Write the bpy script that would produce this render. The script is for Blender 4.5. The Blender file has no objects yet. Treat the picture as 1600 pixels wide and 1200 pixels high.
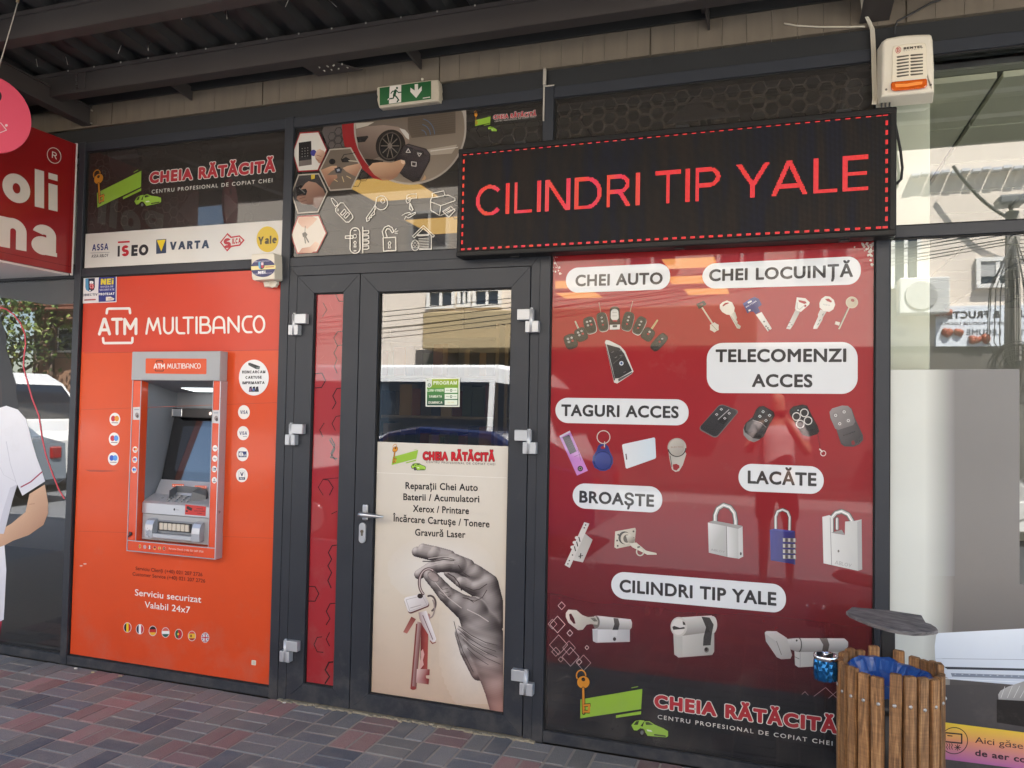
import bpy, bmesh, math, random
import numpy as np
from mathutils import Vector, Matrix
from mathutils.geometry import delaunay_2d_cdt

SC = bpy.context.scene
COL = SC.collection
# ------------------------------------------------------------------ camera
CAM_Z, CAM_D, FPX = 1.549, 3.52, 1210.0
YAW, PITCH, ROLL = 0.32812, 0.03298, 0.01930
def _rot():
    B = Matrix(((1, 0, 0), (0, 0, -1), (0, 1, 0)))
    return (Matrix.Rotation(YAW, 3, 'Z') @ Matrix.Rotation(PITCH, 3, 'X') @ B @ Matrix.Rotation(ROLL, 3, 'Z'))
CR = _rot()
CC = Vector((0, -CAM_D, CAM_Z))
cam = bpy.data.cameras.new('camera')
cam.sensor_width = 36.0
cam.lens = 36.0 * FPX / 1600.0
cam.clip_start = 0.05
cam.clip_end = 500
camo = bpy.data.objects.new('camera', cam)
camo.matrix_world = Matrix.Translation(CC) @ CR.to_4x4()
COL.objects.link(camo)
SC.camera = camo
# ------------------------------------------------------------------ daylight
SUN_AZ, SUN_EL = math.radians(38), math.radians(57)
S = Vector((math.cos(SUN_EL) * math.sin(SUN_AZ), math.cos(SUN_EL) * math.cos(SUN_AZ), math.sin(SUN_EL)))
world = bpy.data.worlds.new('World')
SC.world = world
world.use_nodes = True
nt = world.node_tree
sky = nt.nodes.new('ShaderNodeTexSky')
sky.sky_type = 'NISHITA'
sky.sun_disc = False
sky.sun_elevation = SUN_EL
sky.sun_rotation = SUN_AZ
nt.links.new(sky.outputs[0], nt.nodes['Background'].inputs[0])
nt.nodes['Background'].inputs[1].default_value = 0.085
sl = bpy.data.lights.new('sun', 'SUN')
sl.energy = 5.0
sl.angle = math.radians(0.5)
sl.color = (1.0, 0.965, 0.90)
so = bpy.data.objects.new('sun', sl)
so.rotation_euler = S.to_track_quat('Z', 'Y').to_euler()
so.location = S * 40
COL.objects.link(so)
vs = SC.view_settings
vs.view_transform = 'Standard'
vs.look = 'None'
vs.exposure = 2.7
vs.gamma = 1.0
SC.cycles.use_denoising = True
SC.cycles.max_bounces = 8
SC.cycles.diffuse_bounces = 5
SC.cycles.transparent_max_bounces = 16
SC.cycles.caustics_reflective = False
SC.cycles.caustics_refractive = False
SC.cycles.sample_clamp_indirect = 8.0

# ------------------------------------------------------------------ helpers
def lin(c):
    c = c / 255.0
    return c / 12.92 if c <= 0.04045 else ((c + 0.055) / 1.055) ** 2.4
def rgb(c, k=1.0):
    return (min(lin(c[0]) * k, .92), min(lin(c[1]) * k, .92), min(lin(c[2]) * k, .92), 1.0)
def ray(u, v):
    return CR @ Vector(((u - 800) / FPX, -(v - 600) / FPX, -1))
def P(u, v, y=0.0):          # photo pixel -> point of the vertical plane y
    r = ray(u, v)
    return CC + r * ((y - CC.y) / r.y)
def PX(u, v, x):
    r = ray(u, v)
    return CC + r * ((x - CC.x) / r.x)
def PZ(u, v, z):
    r = ray(u, v)
    return CC + r * ((z - CC.z) / r.z)

def setp(o, **k):
    for a, b in k.items():
        if b is not None:
            o[a] = b
def thing(name, label, cat, loc=(0, 0, 0), group=None):
    o = bpy.data.objects.new(name, None)
    o.empty_display_size = 0.1
    o.location = loc
    COL.objects.link(o)
    setp(o, label=label, category=cat, group=group)
    return o
def wloc(o):
    l = Vector(o.location)
    while o.parent:
        o = o.parent
        l = l + Vector(o.location)
    return l
def adopt(o, parent):
    if parent is not None:
        o.parent = parent
        if parent.type == 'EMPTY':
            o.matrix_parent_inverse = Matrix.Translation(-Vector(parent.location))
def copy_tree(o, delta, parent=None):
    c = o.copy()
    COL.objects.link(c)
    if parent is None:
        c.location = Vector(o.location) + Vector(delta)
    else:
        c.parent = parent
        c.matrix_parent_inverse = o.matrix_parent_inverse.copy()
    for ch in list(o.children):
        copy_tree(ch, delta, c)
    return c

# ---- materials
MATS = {}
def mat(name, color=None, rough=.5, metal=0, spec=.5, coat=0, coat_rough=.05, bump=0, bscale=60, var=0, vscale=8, ior=1.5, dust=0):
    if name in MATS:
        return MATS[name]
    m = bpy.data.materials.new(name)
    m.use_nodes = True
    t = m.node_tree
    b = t.nodes['Principled BSDF']
    c = rgb(color)
    b.inputs['Base Color'].default_value = c
    b.inputs['Roughness'].default_value = rough
    b.inputs['Metallic'].default_value = metal
    b.inputs['Specular IOR Level'].default_value = spec
    b.inputs['Coat Weight'].default_value = coat
    b.inputs['Coat Roughness'].default_value = coat_rough
    b.inputs['IOR'].default_value = ior
    if var or bump:
        tc = t.nodes.new('ShaderNodeTexCoord')
    if var:
        n = t.nodes.new('ShaderNodeTexNoise')
        n.inputs['Scale'].default_value = vscale
        n.inputs['Detail'].default_value = 6
        t.links.new(tc.outputs['Object'], n.inputs['Vector'])
        mx = t.nodes.new('ShaderNodeMix')
        mx.data_type = 'RGBA'
        mx.inputs[6].default_value = (c[0] * (1 - var), c[1] * (1 - var), c[2] * (1 - var), 1)
        mx.inputs[7].default_value = (min(1, c[0] * (1 + var)), min(1, c[1] * (1 + var)), min(1, c[2] * (1 + var)), 1)
        t.links.new(n.outputs['Fac'], mx.inputs[0])
        t.links.new(mx.outputs[2], b.inputs['Base Color'])
        rr = t.nodes.new('ShaderNodeMapRange')
        rr.inputs[3].default_value = max(0.02, rough - .12)
        rr.inputs[4].default_value = min(1, rough + .12)
        t.links.new(n.outputs['Fac'], rr.inputs[0])
        t.links.new(rr.outputs[0], b.inputs['Roughness'])
    if dust:                     # dried dust that gathers low down and in patches
        sp = t.nodes.new('ShaderNodeSeparateXYZ')
        t.links.new(tc.outputs['Object'], sp.inputs[0])
        n3 = t.nodes.new('ShaderNodeTexNoise')
        n3.inputs['Scale'].default_value = 9
        n3.inputs['Detail'].default_value = 9
        n3.inputs['Roughness'].default_value = .7
        t.links.new(tc.outputs['Object'], n3.inputs['Vector'])
        hz = t.nodes.new('ShaderNodeMapRange')
        hz.inputs[1].default_value = .45
        hz.inputs[2].default_value = .0
        hz.inputs[3].default_value = -.06
        hz.inputs[4].default_value = .16
        t.links.new(sp.outputs['Z'], hz.inputs[0])
        ad = t.nodes.new('ShaderNodeMath')
        t.links.new(n3.outputs['Fac'], ad.inputs[0])
        t.links.new(hz.outputs[0], ad.inputs[1])
        mk = t.nodes.new('ShaderNodeMapRange')
        mk.inputs[1].default_value = .56
        mk.inputs[2].default_value = .78
        mk.inputs[4].default_value = dust
        t.links.new(ad.outputs[0], mk.inputs[0])
        md = t.nodes.new('ShaderNodeMix')
        md.data_type = 'RGBA'
        t.links.new(mk.outputs[0], md.inputs[0])
        t.links.new(mx.outputs[2], md.inputs[6])
        md.inputs[7].default_value = rgb((150, 142, 130))
        t.links.new(md.outputs[2], b.inputs['Base Color'])
    if bump:
        n2 = t.nodes.new('ShaderNodeTexNoise')
        n2.inputs['Scale'].default_value = bscale
        n2.inputs['Detail'].default_value = 4
        t.links.new(tc.outputs['Object'], n2.inputs['Vector'])
        bp = t.nodes.new('ShaderNodeBump')
        bp.inputs['Strength'].default_value = bump
        bp.inputs['Distance'].default_value = .01
        t.links.new(n2.outputs['Fac'], bp.inputs['Height'])
        t.links.new(bp.outputs['Normal'], b.inputs['Normal'])
    MATS[name] = m
    return m
def emis(name, color, power):
    if name in MATS:
        return MATS[name]
    m = bpy.data.materials.new(name)
    m.use_nodes = True
    b = m.node_tree.nodes['Principled BSDF']
    b.inputs['Base Color'].default_value = rgb(color)
    b.inputs['Emission Color'].default_value = rgb(color)
    b.inputs['Emission Strength'].default_value = power
    MATS[name] = m
    return m
def print_mat(name, rough=.45, coat=0.0, coat_rough=.03, cior=1.6, see=0.0, wave=0.0):
    """printed vinyl: ink colour from the mesh, optional glass in front, optional pinholes that let light through"""
    if name in MATS:
        return MATS[name]
    m = bpy.data.materials.new(name)
    m.use_nodes = True
    t = m.node_tree
    b = t.nodes['Principled BSDF']
    a = t.nodes.new('ShaderNodeVertexColor')
    a.layer_name = 'Col'
    tc = t.nodes.new('ShaderNodeTexCoord')
    n = t.nodes.new('ShaderNodeTexNoise')
    n.inputs['Scale'].default_value = 2.3
    n.inputs['Detail'].default_value = 8
    t.links.new(tc.outputs['Object'], n.inputs['Vector'])
    mr = t.nodes.new('ShaderNodeMapRange')
    mr.inputs[3].default_value = .9
    mr.inputs[4].default_value = 1.08
    t.links.new(n.outputs['Fac'], mr.inputs[0])
    vm = t.nodes.new('ShaderNodeVectorMath')
    vm.operation = 'SCALE'
    t.links.new(a.outputs[0], vm.inputs[0])
    t.links.new(mr.outputs[0], vm.inputs['Scale'])
    t.links.new(vm.outputs[0], b.inputs['Base Color'])
    n4 = t.nodes.new('ShaderNodeTexNoise')
    n4.inputs['Scale'].default_value = 5.5
    n4.inputs['Detail'].default_value = 10
    n4.inputs['Roughness'].default_value = .72
    t.links.new(tc.outputs['Object'], n4.inputs['Vector'])
    sp = t.nodes.new('ShaderNodeSeparateXYZ')
    t.links.new(tc.outputs['Object'], sp.inputs[0])
    hz = t.nodes.new('ShaderNodeMapRange')
    hz.inputs[1].default_value = .6
    hz.inputs[2].default_value = .05
    hz.inputs[3].default_value = -.03
    hz.inputs[4].default_value = .14
    t.links.new(sp.outputs['Z'], hz.inputs[0])
    ad = t.nodes.new('ShaderNodeMath')
    t.links.new(n4.outputs['Fac'], ad.inputs[0])
    t.links.new(hz.outputs[0], ad.inputs[1])
    mk = t.nodes.new('ShaderNodeMapRange')
    mk.inputs[1].default_value = .56
    mk.inputs[2].default_value = .8
    mk.inputs[4].default_value = .16
    t.links.new(ad.outputs[0], mk.inputs[0])
    md = t.nodes.new('ShaderNodeMix')
    md.data_type = 'RGBA'
    t.links.new(mk.outputs[0], md.inputs[0])
    t.links.new(vm.outputs[0], md.inputs[6])
    md.inputs[7].default_value = rgb((150, 142, 130))
    t.links.new(md.outputs[2], b.inputs['Base Color'])
    rr = t.nodes.new('ShaderNodeMapRange')
    rr.inputs[1].default_value = .35
    rr.inputs[2].default_value = .8
    rr.inputs[3].default_value = coat_rough
    rr.inputs[4].default_value = coat_rough + .06
    t.links.new(n4.outputs['Fac'], rr.inputs[0])
    b.inputs['Roughness'].default_value = rough
    b.inputs['Coat Weight'].default_value = coat
    t.links.new(rr.outputs[0], b.inputs['Coat Roughness'])
    b.inputs['Coat IOR'].default_value = cior
    b.inputs['Specular IOR Level'].default_value = .25
    if wave:                     # slightly wavy glass and film
        n2 = t.nodes.new('ShaderNodeTexNoise')
        n2.inputs['Scale'].default_value = 1.7
        n2.inputs['Detail'].default_value = 1
        t.links.new(tc.outputs['Object'], n2.inputs['Vector'])
        bp = t.nodes.new('ShaderNodeBump')
        bp.inputs['Strength'].default_value = wave
        bp.inputs['Distance'].default_value = .01
        t.links.new(n2.outputs['Fac'], bp.inputs['Height'])
        t.links.new(bp.outputs['Normal'], b.inputs['Coat Normal'])
        if coat == 0:
            t.links.new(bp.outputs['Normal'], b.inputs['Normal'])
    if see:
        tr = t.nodes.new('ShaderNodeBsdfTransparent')
        mx = t.nodes.new('ShaderNodeMixShader')
        mx.inputs[0].default_value = see
        t.links.new(b.outputs[0], mx.inputs[1])
        t.links.new(tr.outputs[0], mx.inputs[2])
        t.links.new(mx.outputs[0], t.nodes['Material Output'].inputs[0])
    MATS[name] = m
    return m
def glass_mat(name, tint=(243, 247, 242), r0=.19, wave=.009):
    if name in MATS:
        return MATS[name]
    m = bpy.data.materials.new(name)
    m.use_nodes = True
    t = m.node_tree
    t.nodes.remove(t.nodes['Principled BSDF'])
    lw = t.nodes.new('ShaderNodeLayerWeight')
    lw.inputs[0].default_value = .5
    pw = t.nodes.new('ShaderNodeMath')
    pw.operation = 'POWER'
    pw.inputs[1].default_value = 4.0
    t.links.new(lw.outputs['Facing'], pw.inputs[0])
    fr = t.nodes.new('ShaderNodeMapRange')
    fr.inputs[3].default_value = r0
    fr.inputs[4].default_value = 1.0
    t.links.new(pw.outputs[0], fr.inputs[0])
    tr = t.nodes.new('ShaderNodeBsdfTransparent')
    tr.inputs[0].default_value = rgb(tint)
    gl = t.nodes.new('ShaderNodeBsdfGlossy')
    gl.inputs['Roughness'].default_value = 0.0
    mx = t.nodes.new('ShaderNodeMixShader')
    t.links.new(fr.outputs[0], mx.inputs[0])
    t.links.new(tr.outputs[0], mx.inputs[1])
    t.links.new(gl.outputs[0], mx.inputs[2])
    t.links.new(mx.outputs[0], t.nodes['Material Output'].inputs[0])
    if wave:
        tc = t.nodes.new('ShaderNodeTexCoord')
        n2 = t.nodes.new('ShaderNodeTexNoise')
        n2.inputs['Scale'].default_value = 1.3
        n2.inputs['Detail'].default_value = 1
        t.links.new(tc.outputs['Object'], n2.inputs['Vector'])
        bp = t.nodes.new('ShaderNodeBump')
        bp.inputs['Strength'].default_value = wave
        bp.inputs['Distance'].default_value = .01
        t.links.new(n2.outputs['Fac'], bp.inputs['Height'])
        t.links.new(bp.outputs['Normal'], gl.inputs['Normal'])
    MATS[name] = m
    return m

# ---- solid mesh builder
class MB:
    def __init__(s):
        s.bm = bmesh.new()
    def _merge(s, b):
        me = bpy.data.meshes.new('t')
        b.to_mesh(me)
        b.free()
        s.bm.from_mesh(me)
        bpy.data.meshes.remove(me)
    def box(s, x0, x1, y0, y1, z0, z1, bev=0, seg=1, M=None):
        b = bmesh.new()
        bmesh.ops.create_cube(b, size=1)
        for v in b.verts:
            v.co = Vector(((x0 + x1) / 2 + v.co.x * (x1 - x0), (y0 + y1) / 2 + v.co.y * (y1 - y0), (z0 + z1) / 2 + v.co.z * (z1 - z0)))
        if bev:
            bmesh.ops.bevel(b, geom=b.edges[:], offset=bev, segments=seg, affect='EDGES', profile=.5)
        if M:
            b.transform(M)
        s._merge(b)
        return s
    def prism(s, front, back, bev=0, seg=1):
        """closed solid between two matching outlines (lists of points)"""
        b = bmesh.new()
        f = [b.verts.new(p) for p in front]
        k = [b.verts.new(p) for p in back]
        n = len(f)
        fa = b.faces.new(f)
        b.faces.new(k[::-1])
        for i in range(n):
            j = (i + 1) % n
            b.faces.new((f[i], k[i], k[j], f[j]))
        bmesh.ops.recalc_face_normals(b, faces=b.faces[:])
        if bev:
            es = [e for e in b.edges if fa in e.link_faces]
            bmesh.ops.bevel(b, geom=es, offset=bev, segments=seg, affect='EDGES', profile=.5)
        s._merge(b)
        return s
    def tube(s, pts, r, n=10, closed=False, cap=True, axis=None):
        pts = [Vector(p) for p in pts]
        b = bmesh.new()
        rings = []
        N = len(pts)
        up = Vector((0, 0, 1))
        for i, p in enumerate(pts):
            if closed:
                d = pts[(i + 1) % N] - pts[i - 1]
            else:
                d = pts[min(i + 1, N - 1)] - pts[max(i - 1, 0)]
            d.normalize()
            if axis:
                up = Vector(axis)
            elif abs(d.dot(up)) > .95:
                up = Vector((1, 0, 0)) if abs(d.x) < .9 else Vector((0, 1, 0))
            a = d.cross(up).normalized()
            c = a.cross(d).normalized()
            up = c
            rr = r[i] if isinstance(r, (list, tuple)) else r
            rings.append([b.verts.new(p + (a * math.cos(2 * math.pi * k / n) + c * math.sin(2 * math.pi * k / n)) * rr) for k in range(n)])
        M_ = N if closed else N - 1
        for i in range(M_):
            A, B_ = rings[i], rings[(i + 1) % N]
            for k in range(n):
                b.faces.new((A[k], A[(k + 1) % n], B_[(k + 1) % n], B_[k]))
        if cap and not closed:
            b.faces.new(rings[0][::-1])
            b.faces.new(rings[-1])
        bmesh.ops.recalc_face_normals(b, faces=b.faces[:])
        for f in b.faces:
            f.smooth = len(f.verts) == 4
        s._merge(b)
        return s
    def cyl(s, p0, p1, r, n=20):
        return s.tube([p0, p1], r, n)
    def lathe(s, prof, c, n=32):
        """profile [(r,z)] around the vertical axis through c"""
        b = bmesh.new()
        rings = []
        for r, z in prof:
            rings.append([b.verts.new((c[0] + r * math.cos(2 * math.pi * k / n), c[1] + r * math.sin(2 * math.pi * k / n), c[2] + z)) for k in range(n)])
        for A, B_ in zip(rings, rings[1:]):
            for k in range(n):
                f = b.faces.new((A[k], A[(k + 1) % n], B_[(k + 1) % n], B_[k]))
                f.smooth = True
        bmesh.ops.recalc_face_normals(b, faces=b.faces[:])
        s._merge(b)
        return s
    def quad(s, *pts):
        vs_ = [s.bm.verts.new(p) for p in pts]
        s.bm.faces.new(vs_)
        return s
    def build(s, name, material, parent=None, smooth=False):
        me = bpy.data.meshes.new(name)
        s.bm.to_mesh(me)
        s.bm.free()
        if smooth:
            for p in me.polygons:
                p.use_smooth = True
        if material:
            me.materials.append(material)
        o = bpy.data.objects.new(name, me)
        COL.objects.link(o)
        adopt(o, parent)
        return o
def solo(o, label, cat, group=None):
    setp(o, label=label, category=cat, group=group)
    return o
# ---- letters: style B is Blender's built-in font, style I is a plain grotesque drawn from bars and arcs
_adv = {}
def builtin_glyph(ch):
    def curve(t):
        c = bpy.data.curves.new('probe', 'FONT')
        c.body = t
        o = bpy.data.objects.new('probe', c)
        COL.objects.link(o)
        return c, o
    def far(t):
        c, o = curve(t)
        bpy.context.view_layer.update()
        w = max(p[0] for p in o.bound_box)
        bpy.data.objects.remove(o)
        bpy.data.curves.remove(c)
        return w
    if '|' not in _adv:
        _adv['|'] = far('|')
    adv = far(ch + '|') - _adv['|']
    c, o = curve(ch)
    bpy.context.view_layer.update()
    dg = bpy.context.evaluated_depsgraph_get()
    cu = o.evaluated_get(dg).to_curve(dg)
    conts = []
    for s in cu.splines:
        bp_ = s.bezier_points
        pts = []
        for i in range(len(bp_)):
            a, b_ = bp_[i], bp_[(i + 1) % len(bp_)]
            p0, p1, p2, p3 = a.co.xy, a.handle_right.xy, b_.handle_left.xy, b_.co.xy
            d = p3 - p0
            L = d.length or 1e-9
            dev = max(abs((p1 - p0).cross(d)), abs((p2 - p0).cross(d))) / L
            n = 1 if dev < .004 else (2 if dev < .025 else 4)
            for j in range(n):
                t = j / n
                q = (1 - t) ** 3 * p0 + 3 * (1 - t) ** 2 * t * p1 + 3 * (1 - t) * t * t * p2 + t ** 3 * p3
                pts.append((q.x, q.y))
        if len(pts) > 2:
            conts.append(np.array(pts))
    o.evaluated_get(dg).to_curve_clear()
    bpy.data.objects.remove(o)
    bpy.data.curves.remove(c)
    return adv, conts
CAPH = .72
def grotesque(ch, w):
    """(advance, contours), capital height 1, stroke width w"""
    C = []
    def R(x0, y0, x1, y1):
        C.append(np.array([(x0, y0), (x1, y0), (x1, y1), (x0, y1)], float))
    def D(xb, xt, y0=0.0, y1=1.0):
        h = w / 2 * math.sqrt(1 + ((xt - xb) / (y1 - y0)) ** 2)
        C.append(np.array([(xb - h, y0), (xb + h, y0), (xt + h, y1), (xt - h, y1)], float))
    def A(cx, cy, rx, ry, a0, a1):
        n = max(6, int(abs(a1 - a0) / 11))
        t = [math.radians(a0 + (a1 - a0) * k / n) for k in range(n + 1)]
        o = [(cx + rx * math.cos(a), cy + ry * math.sin(a)) for a in t]
        i = [(cx + (rx - w) * math.cos(a), cy + (ry - w) * math.sin(a)) for a in t]
        if a1 - a0 >= 359:
            C.append(np.array(o[:-1]))
            C.append(np.array(i[:-1][::-1]))
        else:
            C.append(np.array(o + i[::-1]))
    h = w * .55
    r = .25 + w / 4
    W = .7
    if ch == 'A':
        W = .94; D(h, W / 2); D(W - h, W / 2); R(.2, .23, W - .2, .23 + w * .9)
    elif ch == 'B':
        W = .70; R(0, 0, w, 1); R(w, 1 - w, .4, 1); R(w, .5 - w / 2, .4, .5 + w / 2); R(w, 0, .4, w); A(.4, 1 - r, .27, r, -90, 90); A(.4, r, .3, r, -90, 90)
    elif ch == 'C':
        W = .84; A(.44, .5, .44, .5, 40, 320)
    elif ch == 'D':
        W = .8; R(0, 0, w, 1); R(w, 1 - w, .36, 1); R(w, 0, .36, w); A(.36, .5, .44, .5, -90, 90)
    elif ch == 'E':
        W = .62; R(0, 0, w, 1); R(w, 1 - w, W, 1); R(w, .5 - w * .45, W * .94, .5 + w * .45); R(w, 0, W, w)
    elif ch == 'F':
        W = .58; R(0, 0, w, 1); R(w, 1 - w, W, 1); R(w, .48 - w * .45, W * .94, .48 + w * .45)
    elif ch == 'G':
        W = .88; A(.45, .5, .45, .5, 42, 345); R(.47, .4, .88, .4 + w * .9); R(.88 - w, .14, .88, .42)
    elif ch == 'H':
        W = .76; R(0, 0, w, 1); R(W - w, 0, W, 1); R(w, .5 - w / 2, W - w, .5 + w / 2)
    elif ch == 'I':
        W = w; R(0, 0, w, 1)
    elif ch == 'J':
        W = .54; R(W - w, .28, W, 1); A(W / 2, .29, W / 2, .29, 180, 360)
    elif ch == 'K':
        W = .76; R(0, 0, w, 1); D(.1, W - h * 1.3, .3, 1); D(W - h, .3, 0, .62)
    elif ch == 'L':
        W = .58; R(0, 0, w, 1); R(w, 0, W, w)
    elif ch == 'M':
        W = .92; R(0, 0, w, 1); R(W - w, 0, W, 1); D(W / 2, h * 1.05); D(W / 2, W - h * 1.05)
    elif ch == 'N':
        W = .78; R(0, 0, w, 1); R(W - w, 0, W, 1); D(W - h * 1.15, h * 1.15)
    elif ch == 'O':
        W = .92; A(.46, .5, .46, .5, 0, 360)
    elif ch == 'P':
        W = .68; R(0, 0, w, 1); R(w, 1 - w, .38, 1); R(w, .42, .38, .42 + w); A(.38, .71, .3, .29, -90, 90)
    elif ch == 'Q':
        W = .92; A(.46, .5, .46, .5, 0, 360); D(.86, .58, 0, .3)
    elif ch == 'R':
        W = .72; R(0, 0, w, 1); R(w, 1 - w, .38, 1); R(w, .42, .38, .42 + w); A(.38, .71, .3, .29, -90, 90); D(W - h, .4, 0, .46)
    elif ch == 'S':
        W = .7; A(.35, 1 - r, .33, r, 25, 270); A(.35, r, .35, r, -155, 90)
    elif ch == 'T':
        W = .72; R(0, 1 - w, W, 1); R(W / 2 - w / 2, 0, W / 2 + w / 2, 1 - w)
    elif ch == 'U':
        W = .76; A(W / 2, .36, W / 2, .36, 180, 360); R(0, .36, w, 1); R(W - w, .36, W, 1)
    elif ch == 'V':
        W = .88; D(W / 2, h); D(W / 2, W - h)
    elif ch == 'X':
        W = .84; D(h, W - h); D(W - h, h)
    elif ch == 'Y':
        W = .86; R(W / 2 - w / 2, 0, W / 2 + w / 2, .46); D(W / 2, h, .38, 1); D(W / 2, W - h, .38, 1)
    elif ch == 'Z':
        W = .74; R(0, 1 - w, W, 1); R(0, 0, W, w); D(h * 1.2, W - h * 1.2)
    elif ch == 'a':
        W = .6; R(W - w, 0, W, .5); A(.31, .49, .29, .26, 0, 165); A(.27, .22, .27, .23, 0, 360); R(W - w, 0, W + .03, w * .4)
    elif ch == 'e':
        W = .66; A(.33, .365, .33, .38, 0, 312); R(.06, .31, .655, .31 + w * .75)
    elif ch == 'i':
        W = w; R(0, 0, w, .73); R(0, .85, w, 1.02)
    elif ch == 'l':
        W = w; R(0, 0, w, 1.02)
    elif ch == 'n':
        W = .62; R(0, 0, w, .73); A(W / 2, .43, W / 2, .31, 0, 180); R(W - w, 0, W, .43)
    elif ch == 'o':
        W = .68; A(.34, .365, .34, .38, 0, 360)
    elif ch == '-':
        W = .36; R(0, .36, W, .36 + w)
    elif ch == ' ':
        return .32, []
    else:
        raise KeyError(ch)
    return W + .2 - .35 * w, [c + np.array((.1 - .17 * w, 0)) for c in C]
_BG = {}
def base_glyph(key, bold):
    """(advance, contours) in em for a style letter and a character"""
    if key[0] == 'I':
        adv, cs = grotesque(key[1], .135 + 2.6 * bold)
        return adv * CAPH, [c * CAPH for c in cs]
    if key not in _BG:
        _BG[key] = (.30, []) if key[1] == ' ' else builtin_glyph(key[1])
    return _BG[key]
def cap_height(font, bold):
    if font == 'I':
        return CAPH
    return max(c[:, 1].max() for c in base_glyph('BH', 0)[1]) + bold
def winding(pts, conts):
    w = np.zeros(len(pts), int)
    x, y = pts[:, 0], pts[:, 1]
    for c in conts:
        x0, y0 = c[:, 0], c[:, 1]
        x1, y1 = np.roll(x0, -1), np.roll(y0, -1)
        for i in range(len(c)):
            a, b_, e, f = x0[i], y0[i], x1[i], y1[i]
            side = (e - a) * (y - b_) - (x - a) * (f - b_)
            w += ((b_ <= y) & (f > y) & (side > 0)).astype(int)
            w -= ((b_ > y) & (f <= y) & (side < 0)).astype(int)
    return w
def area(c):
    return .5 * float(np.sum(c[:, 0] * np.roll(c[:, 1], -1) - np.roll(c[:, 0], -1) * c[:, 1]))
def triang(conts):
    """non-zero fill of any set of contours -> (verts, triangles)"""
    vs_, es = [], []
    for c in conts:
        k = len(vs_)
        n = len(c)
        vs_ += [Vector((float(p[0]), float(p[1]))) for p in c]
        es += [(k + i, k + (i + 1) % n) for i in range(n)]
    ov, oe, of, _, _, _ = delaunay_2d_cdt(vs_, es, [], 0, 1e-7)
    V = np.array([(p.x, p.y) for p in ov])
    F = np.array([f for f in of if len(f) == 3], int)
    if len(F) == 0:
        return V, F
    w = winding(V[F].mean(1), conts)
    return V, F[w != 0]
def offset(c, d):
    """grow a contour to its right-hand side (outside of a CCW outline) with round outer corners"""
    n = len(c)
    out = []
    for i in range(n):
        p, a, b_ = c[i], c[i - 1], c[(i + 1) % n]
        e0, e1 = p - a, b_ - p
        l0, l1 = np.hypot(*e0), np.hypot(*e1)
        if l0 < 1e-6 or l1 < 1e-6:
            continue
        e0, e1 = e0 / l0, e1 / l1
        n0, n1 = np.array((e0[1], -e0[0])), np.array((e1[1], -e1[0]))
        cr = e0[0] * e1[1] - e0[1] * e1[0]
        dt = float(np.clip(np.dot(e0, e1), -1, 1))
        if cr * d > 0 and dt < .9:
            t0 = math.atan2(n0[1], n0[0])
            da = math.atan2(cr, dt)
            k = max(2, int(abs(da) / .4) + 1)
            for j in range(k + 1):
                t = t0 + da * j / k
                out.append(p + d * np.array((math.cos(t), math.sin(t))))
        else:
            m = n0 + n1
            q = float(np.dot(m, m))
            out.append(p + d * m * 2 / max(q, .6))
    return np.array(out)
_GC = {}
def glyph(key, off):
    k = (key, round(off, 4))
    if k not in _GC:
        adv, cs = base_glyph(key, off)
        if off and cs and key[0] == 'B':
            # outer outlines counter-clockwise, holes the other way
            big = max(cs, key=lambda c: abs(area(c)))
            sg = 1 if area(big) > 0 else -1
            cs = [offset(c if sg > 0 else c[::-1], off) for c in cs]
        _GC[k] = (adv, cs, triang(cs) if cs else None)
    return _GC[k]

def capsules(pts, r, closed=False, n=10, butt=False):
    """contours whose union is a stroke of half width r"""
    pts = [np.array(p, float) for p in pts]
    out = []
    m = len(pts)
    for i in range(m if closed else m - 1):
        a, b_ = pts[i], pts[(i + 1) % m]
        d = b_ - a
        L = np.hypot(*d)
        if L < 1e-9:
            continue
        d = d / L
        q = np.array((-d[1], d[0])) * r
        out.append(np.array([a - q, b_ - q, b_ + q, a + q]))
    for i, p in enumerate(pts):
        if butt and not closed and i in (0, m - 1):
            continue
        out.append(np.array([p + r * np.array((math.cos(2 * math.pi * k / n), math.sin(2 * math.pi * k / n))) for k in range(n)]))
    return [c if area(c) > 0 else c[::-1] for c in out]

class Pl:
    """a plane to print on; uv() maps a photo pixel to its own metres"""
    def __init__(s, o, r, n):
        s.o, s.r, s.n = Vector(o), Vector(r), Vector(n)
        s.u = s.n.cross(s.r) * -1
        if s.u.z < 0:
            s.u = -s.u
    def uv(s, u, v):
        d = ray(u, v)
        t = (s.o - CC).dot(s.n) / d.dot(s.n)
        q = CC + d * t - s.o
        return (q.dot(s.r), q.dot(s.u))
    def pt(s, a, b, h=0.0):
        return s.o + s.r * a + s.u * b + s.n * h
def front(y):
    return Pl((0, y, 0), (1, 0, 0), (0, -1, 0))

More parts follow.
